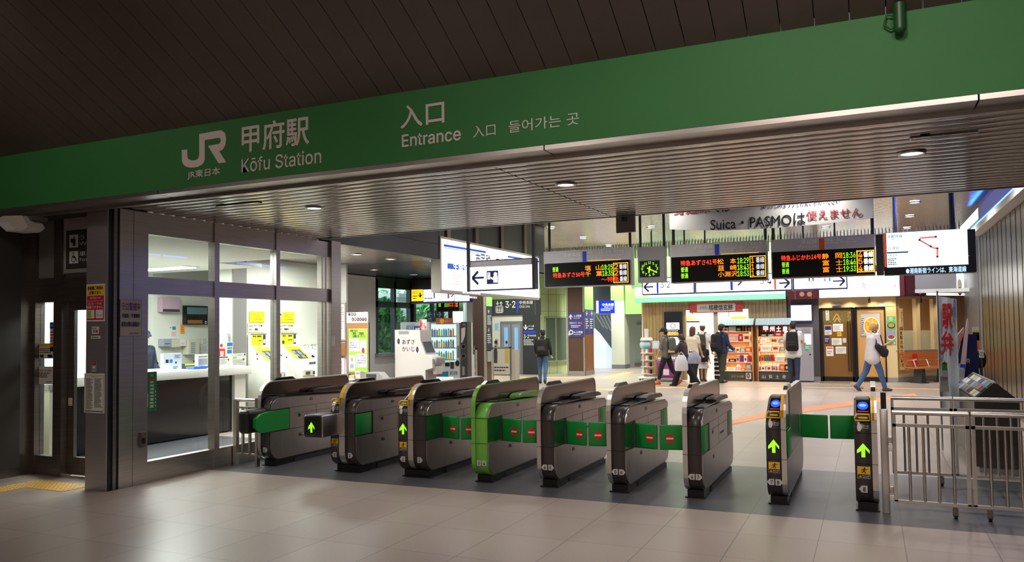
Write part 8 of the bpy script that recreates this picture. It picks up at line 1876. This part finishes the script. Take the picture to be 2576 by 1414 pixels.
def backpack(label, Rz, up, mt, w=.15, d=.085, hh=.23, zc=1.17, acc=None, strap=None, ydist=.215):
    p0 = Rz @ up(Vector((0, -ydist, zc)))
    B = MB(); B.M = Rz; B.org = p0
    for sx in (-1, 1):
        B.cap(up(Vector((sx*(w-.06), -ydist, zc-hh+.06))), up(Vector((sx*(w-.07), -ydist, zc+hh-.07))), d, d*.9, SKIN)
    B.cap(up(Vector((0, -ydist-.02, zc-hh+.06))), up(Vector((0, -ydist-.01, zc+hh-.07))), d, d*.95, SKIN)
    t = thing('backpack', label, 'backpack', tuple(p0))
    remesh(B, 'bag_body', mt, t, .011, 4)
    Q = MB(); Q.M = Rz
    Q.cap(up(Vector((-w*.5, -ydist-d*.85, zc-hh*.45))), up(Vector((w*.5, -ydist-d*.85, zc-hh*.45))), .06, .06, SKIN); Q.cap(up(Vector((-w*.45, -ydist-d*.8, zc-hh*.2))), up(Vector((w*.45, -ydist-d*.8, zc-hh*.2))), .055, .055, SKIN)
    remesh(Q, 'front_pocket', acc or mt, t, .011, 4)
    for sx in (-1, 1):
        S = MB(); S.M = Rz; pts = [up(Vector(q)) for q in ((sx*.08, -.16, zc+hh-.09), (sx*.105, -.09, 1.46), (sx*.115, .03, 1.455), (sx*.12, .125, 1.33), (sx*.13, .10, 1.14), (sx*.12, -.12, zc-hh+.1))]
        S.tube(pts, .018, strap or mt, 8); S.build('strap', t)
    return t
JN = fabric('jeans', (74, 104, 146), .18); BLK = fabric('black', (28, 28, 30)); NVY = fabric('navy', (32, 40, 62)); GRY = fabric('grey', (110, 110, 104)); WTE = fabric('white', (232, 230, 228), .03); OLV = fabric('olive', (58, 56, 44)); BGE = fabric('beige', (228, 214, 190), .04); DKT = fabric('dark_teal', (30, 38, 44)); BRG = fabric('bag_grey', (88, 92, 84), .15)
SHB = mat('shoe_black', (24, 24, 26), .5); SHR = mat('shoe_red', (196, 74, 50), .55); SHW = mat('shoe_white', (206, 206, 206), .55)
LIMEA = fabric('lime_accent', (150, 170, 40), .2)
_, Rz, up, J = person('person in a dark jacket and jeans with a black backpack, walking away on the left', -8.98, 21.95, 12, 1.60, BLK, JN, HAIRB, SHB, legs=((7, 6), (-10, 12)), arms=((8, 35, 14), (2, 30, 14)), heady=28, mask=True)
backpack('black backpack with lime yellow trim on the person in jeans', Rz, up, BLK, acc=fabric('black_grey', (54, 54, 54)), strap=LIMEA)
_, Rz, up, J = person('person in a black cap and grey shirt walking left, with red shoes', -5.30, 22.25, 84, 1.62, GRY, DKT, HAIRB, SHR, legs=((20, 8), (-17, 16)), arms=((14, 10, 6), (-8, 12, 8)), sleeve='elbow', leg_end='crop', lean=4, cap=BLK, headp=8)
backpack('olive grey backpack on the person in the black cap', Rz, up, BRG, w=.16, hh=.24)
_, Rz, up, J = person('person in wide navy trousers carrying shopping bags, looking down and walking left', -4.72, 21.9, 80, 1.47, fabric('dark_pattern', (64, 52, 58), .3), fabric('deep_navy', (26, 28, 44)), HAIRB, SHB, legs=((24, 6), (-22, 10)), arms=((28, 62, 10, 20), (12, 40, 12)), sleeve='elbow', wide=1.5, headp=28, lean=6, hairlen=.08)
hp = Rz @ J['wr', -1]
def shopbag(label, c, w, h, d, mt, mt2=None, rz=0):
    t = thing('shopping_bag', label, 'bag', (c[0], c[1], c[2]-h))
    B = MB(); B.M = Matrix.Translation(c) @ Matrix.Rotation(rad(rz), 4, 'Z'); n = 14; vs = []
    pr = ((-h, .92), (-h*.92, 1.0), (-h*.55, .98), (-h*.28, .72), (-h*.12, .42))
    for zz, q in pr:
        for i in range(n): a = 2*math.pi*i/n; e = 1+.05*math.sin(5*a+zz*30); vs.append((w/2*q*e*math.copysign(abs(math.cos(a))**.6, math.cos(a)), d/2*q*e*math.copysign(abs(math.sin(a))**.6, math.sin(a)), zz))
    fs = [(j*n+i, j*n+(i+1) % n, (j+1)*n+(i+1) % n, (j+1)*n+i) for j in range(len(pr)-1) for i in range(n)]+[tuple(range(n-1, -1, -1))]
    B.add(vs, fs, mt, True); B.build('bag_body', t)
    for sx in (-1, 1): H_ = MB(); H_.M = B.M; H_.tube([(sx*w*.2, d*.1, -h*.13), (sx*w*.08, 0, -.01), (0, 0, .02)], .012, mt2 or mt, 6); H_.build('handle', t)
    return t
PLB = mat('plastic_white', (226, 228, 236), .4)
shopbag('white plastic shopping bag hanging low in front of the navy trousers', (-4.74, 21.62, .93), .36, .50, .2, PLB)
TOT = mat('tote_striped', (176, 180, 206), .7, noise=.25, nscale=9, stretch=(6, 1, 1))
shopbag('striped tote bag on the shoulder of the person in wide navy trousers', (-4.40, 21.70, .97), .38, .34, .14, TOT, rz=-10)
person('person with brown hair in a beige shirt standing at the shop entrance', -4.72, 23.1, -25, 1.62, BGE, BLK, HAIRBR, SHB, legs=((4, 4), (-3, 3)), arms=((4, 18, 9), (6, 20, 9)), sleeve='short', hairlen=.14)
_, Rz, up, J = person('person in a pale cap and cream shirt stepping into the bright shop', -4.66, 24.3, -8, 1.70, WTE, OLV, HAIRBR, SHB, legs=((8, 6), (-10, 10)), arms=((6, 20, 10), (4, 22, 10)), sleeve='short', cap=mat('cap_cream', (236, 226, 206), .7), build=1.05)
backpack('dark grey backpack on the person stepping into the shop', Rz, up, fabric('slate', (62, 58, 56)))
_, Rz, up, J = person('child in a pale grey skirt standing at the shop entrance', -4.56, 23.85, -6, 1.12, BLK, None, HAIRB, SHB, legs=((4, 4), (-4, 6)), arms=((6, 30, 12), (4, 26, 12)), sleeve='short', skirt=fabric('skirt_grey', (206, 200, 200), .06), hairlen=.12)
backpack('black backpack on the child in the grey skirt', Rz, up, BLK, w=.16, hh=.22, zc=1.12)
p = Rz @ J['wr', -1]; m = MB(); m.ball((p.x-.03, p.y-.05, p.z-.10), (.06, .05, .05), RED, 12, 8); m.cyl((p.x-.02, p.y-.03, p.z-.06), (p.x, p.y, p.z), .008, RED, n=6); tag(m.build('red_pouch', loc=(p.x-.03, p.y-.05, p.z-.15)), 'small red pouch hanging from the left hand of the child', 'pouch')
_, Rz, up, J = person('person in a navy shirt and olive trousers looking at the souvenir shelves', -3.95, 23.42, -38, 1.69, fabric('navy_shirt', (36, 46, 76)), OLV, HAIRB, mat('shoe_olive', (40, 38, 32), .5), legs=((9, 5), (-7, 5)), arms=((8, 20, 8), (10, 40, 8)), build=1.05)
backpack('large black backpack on the person in the navy shirt', Rz, up, fabric('ink_blue', (24, 26, 38)), w=.17, hh=.25)
_, Rz, up, J = person('person in a white T-shirt using the meal ticket machine', -2.0, 23.72, -4, 1.72, WTE, fabric('indigo', (44, 54, 78)), HAIRB, SHB, legs=((5, 4), (-4, 4)), arms=((4, 24, 10), (22, 62, 8)), sleeve='short', build=1.05, loose=True)
backpack('black backpack on the person in the white T-shirt', Rz, up, BLK, w=.15, hh=.26)
_, Rz, up, J = person('person with blond hair in a white blouse and jeans, striding to the right', .03, 21.3, -62, 1.70, fabric('blouse', (226, 220, 224), .04), JN, HAIRBL, mat('shoe_plum', (90, 74, 84), .5), legs=((-17, 16), (19, 4)), arms=((10, 30, 8), (8, 98, 12, 12)), sleeve='elbow', lean=4, headp=10, hairlen=.05, loose=True)
t = thing('shoulder_bag', 'black shoulder bag of the blond person striding right', 'bag', tuple(Rz @ Vector((.2, .16, 1.0))))
B = MB(); B.M = Rz; B.cap((.235, .02, 1.10), (.245, .17, .92), .075, .095, SKIN); B.cap((.23, .08, 1.10), (.24, .20, .97), .06, .08, SKIN); remesh(B, 'bag_body', BLK, t, .012, 4)
B = MB(); B.M = Rz; B.tube([(.235, -.02, 1.12), (.215, .0, 1.3), (.17, .02, 1.475), (.14, -.06, 1.46), (.19, .12, 1.36), (.235, .15, 1.15), (.245, .2, 1.0)], .014, BLK, 8); B.build('strap', t)
d_ = ray(360, 850); tt = -11.15/d_.x
person('station worker in dark uniform and cap behind the counter glass', -11.15, d_.y*tt, -88, 1.66, fabric('uniform', (34, 42, 62)), fabric('uniform', (34, 42, 62)), HAIRB, SHB, arms=((10, 30, 6), (12, 40, 6)), cap=mat('cap_uniform', (40, 46, 76), .6), headp=8)
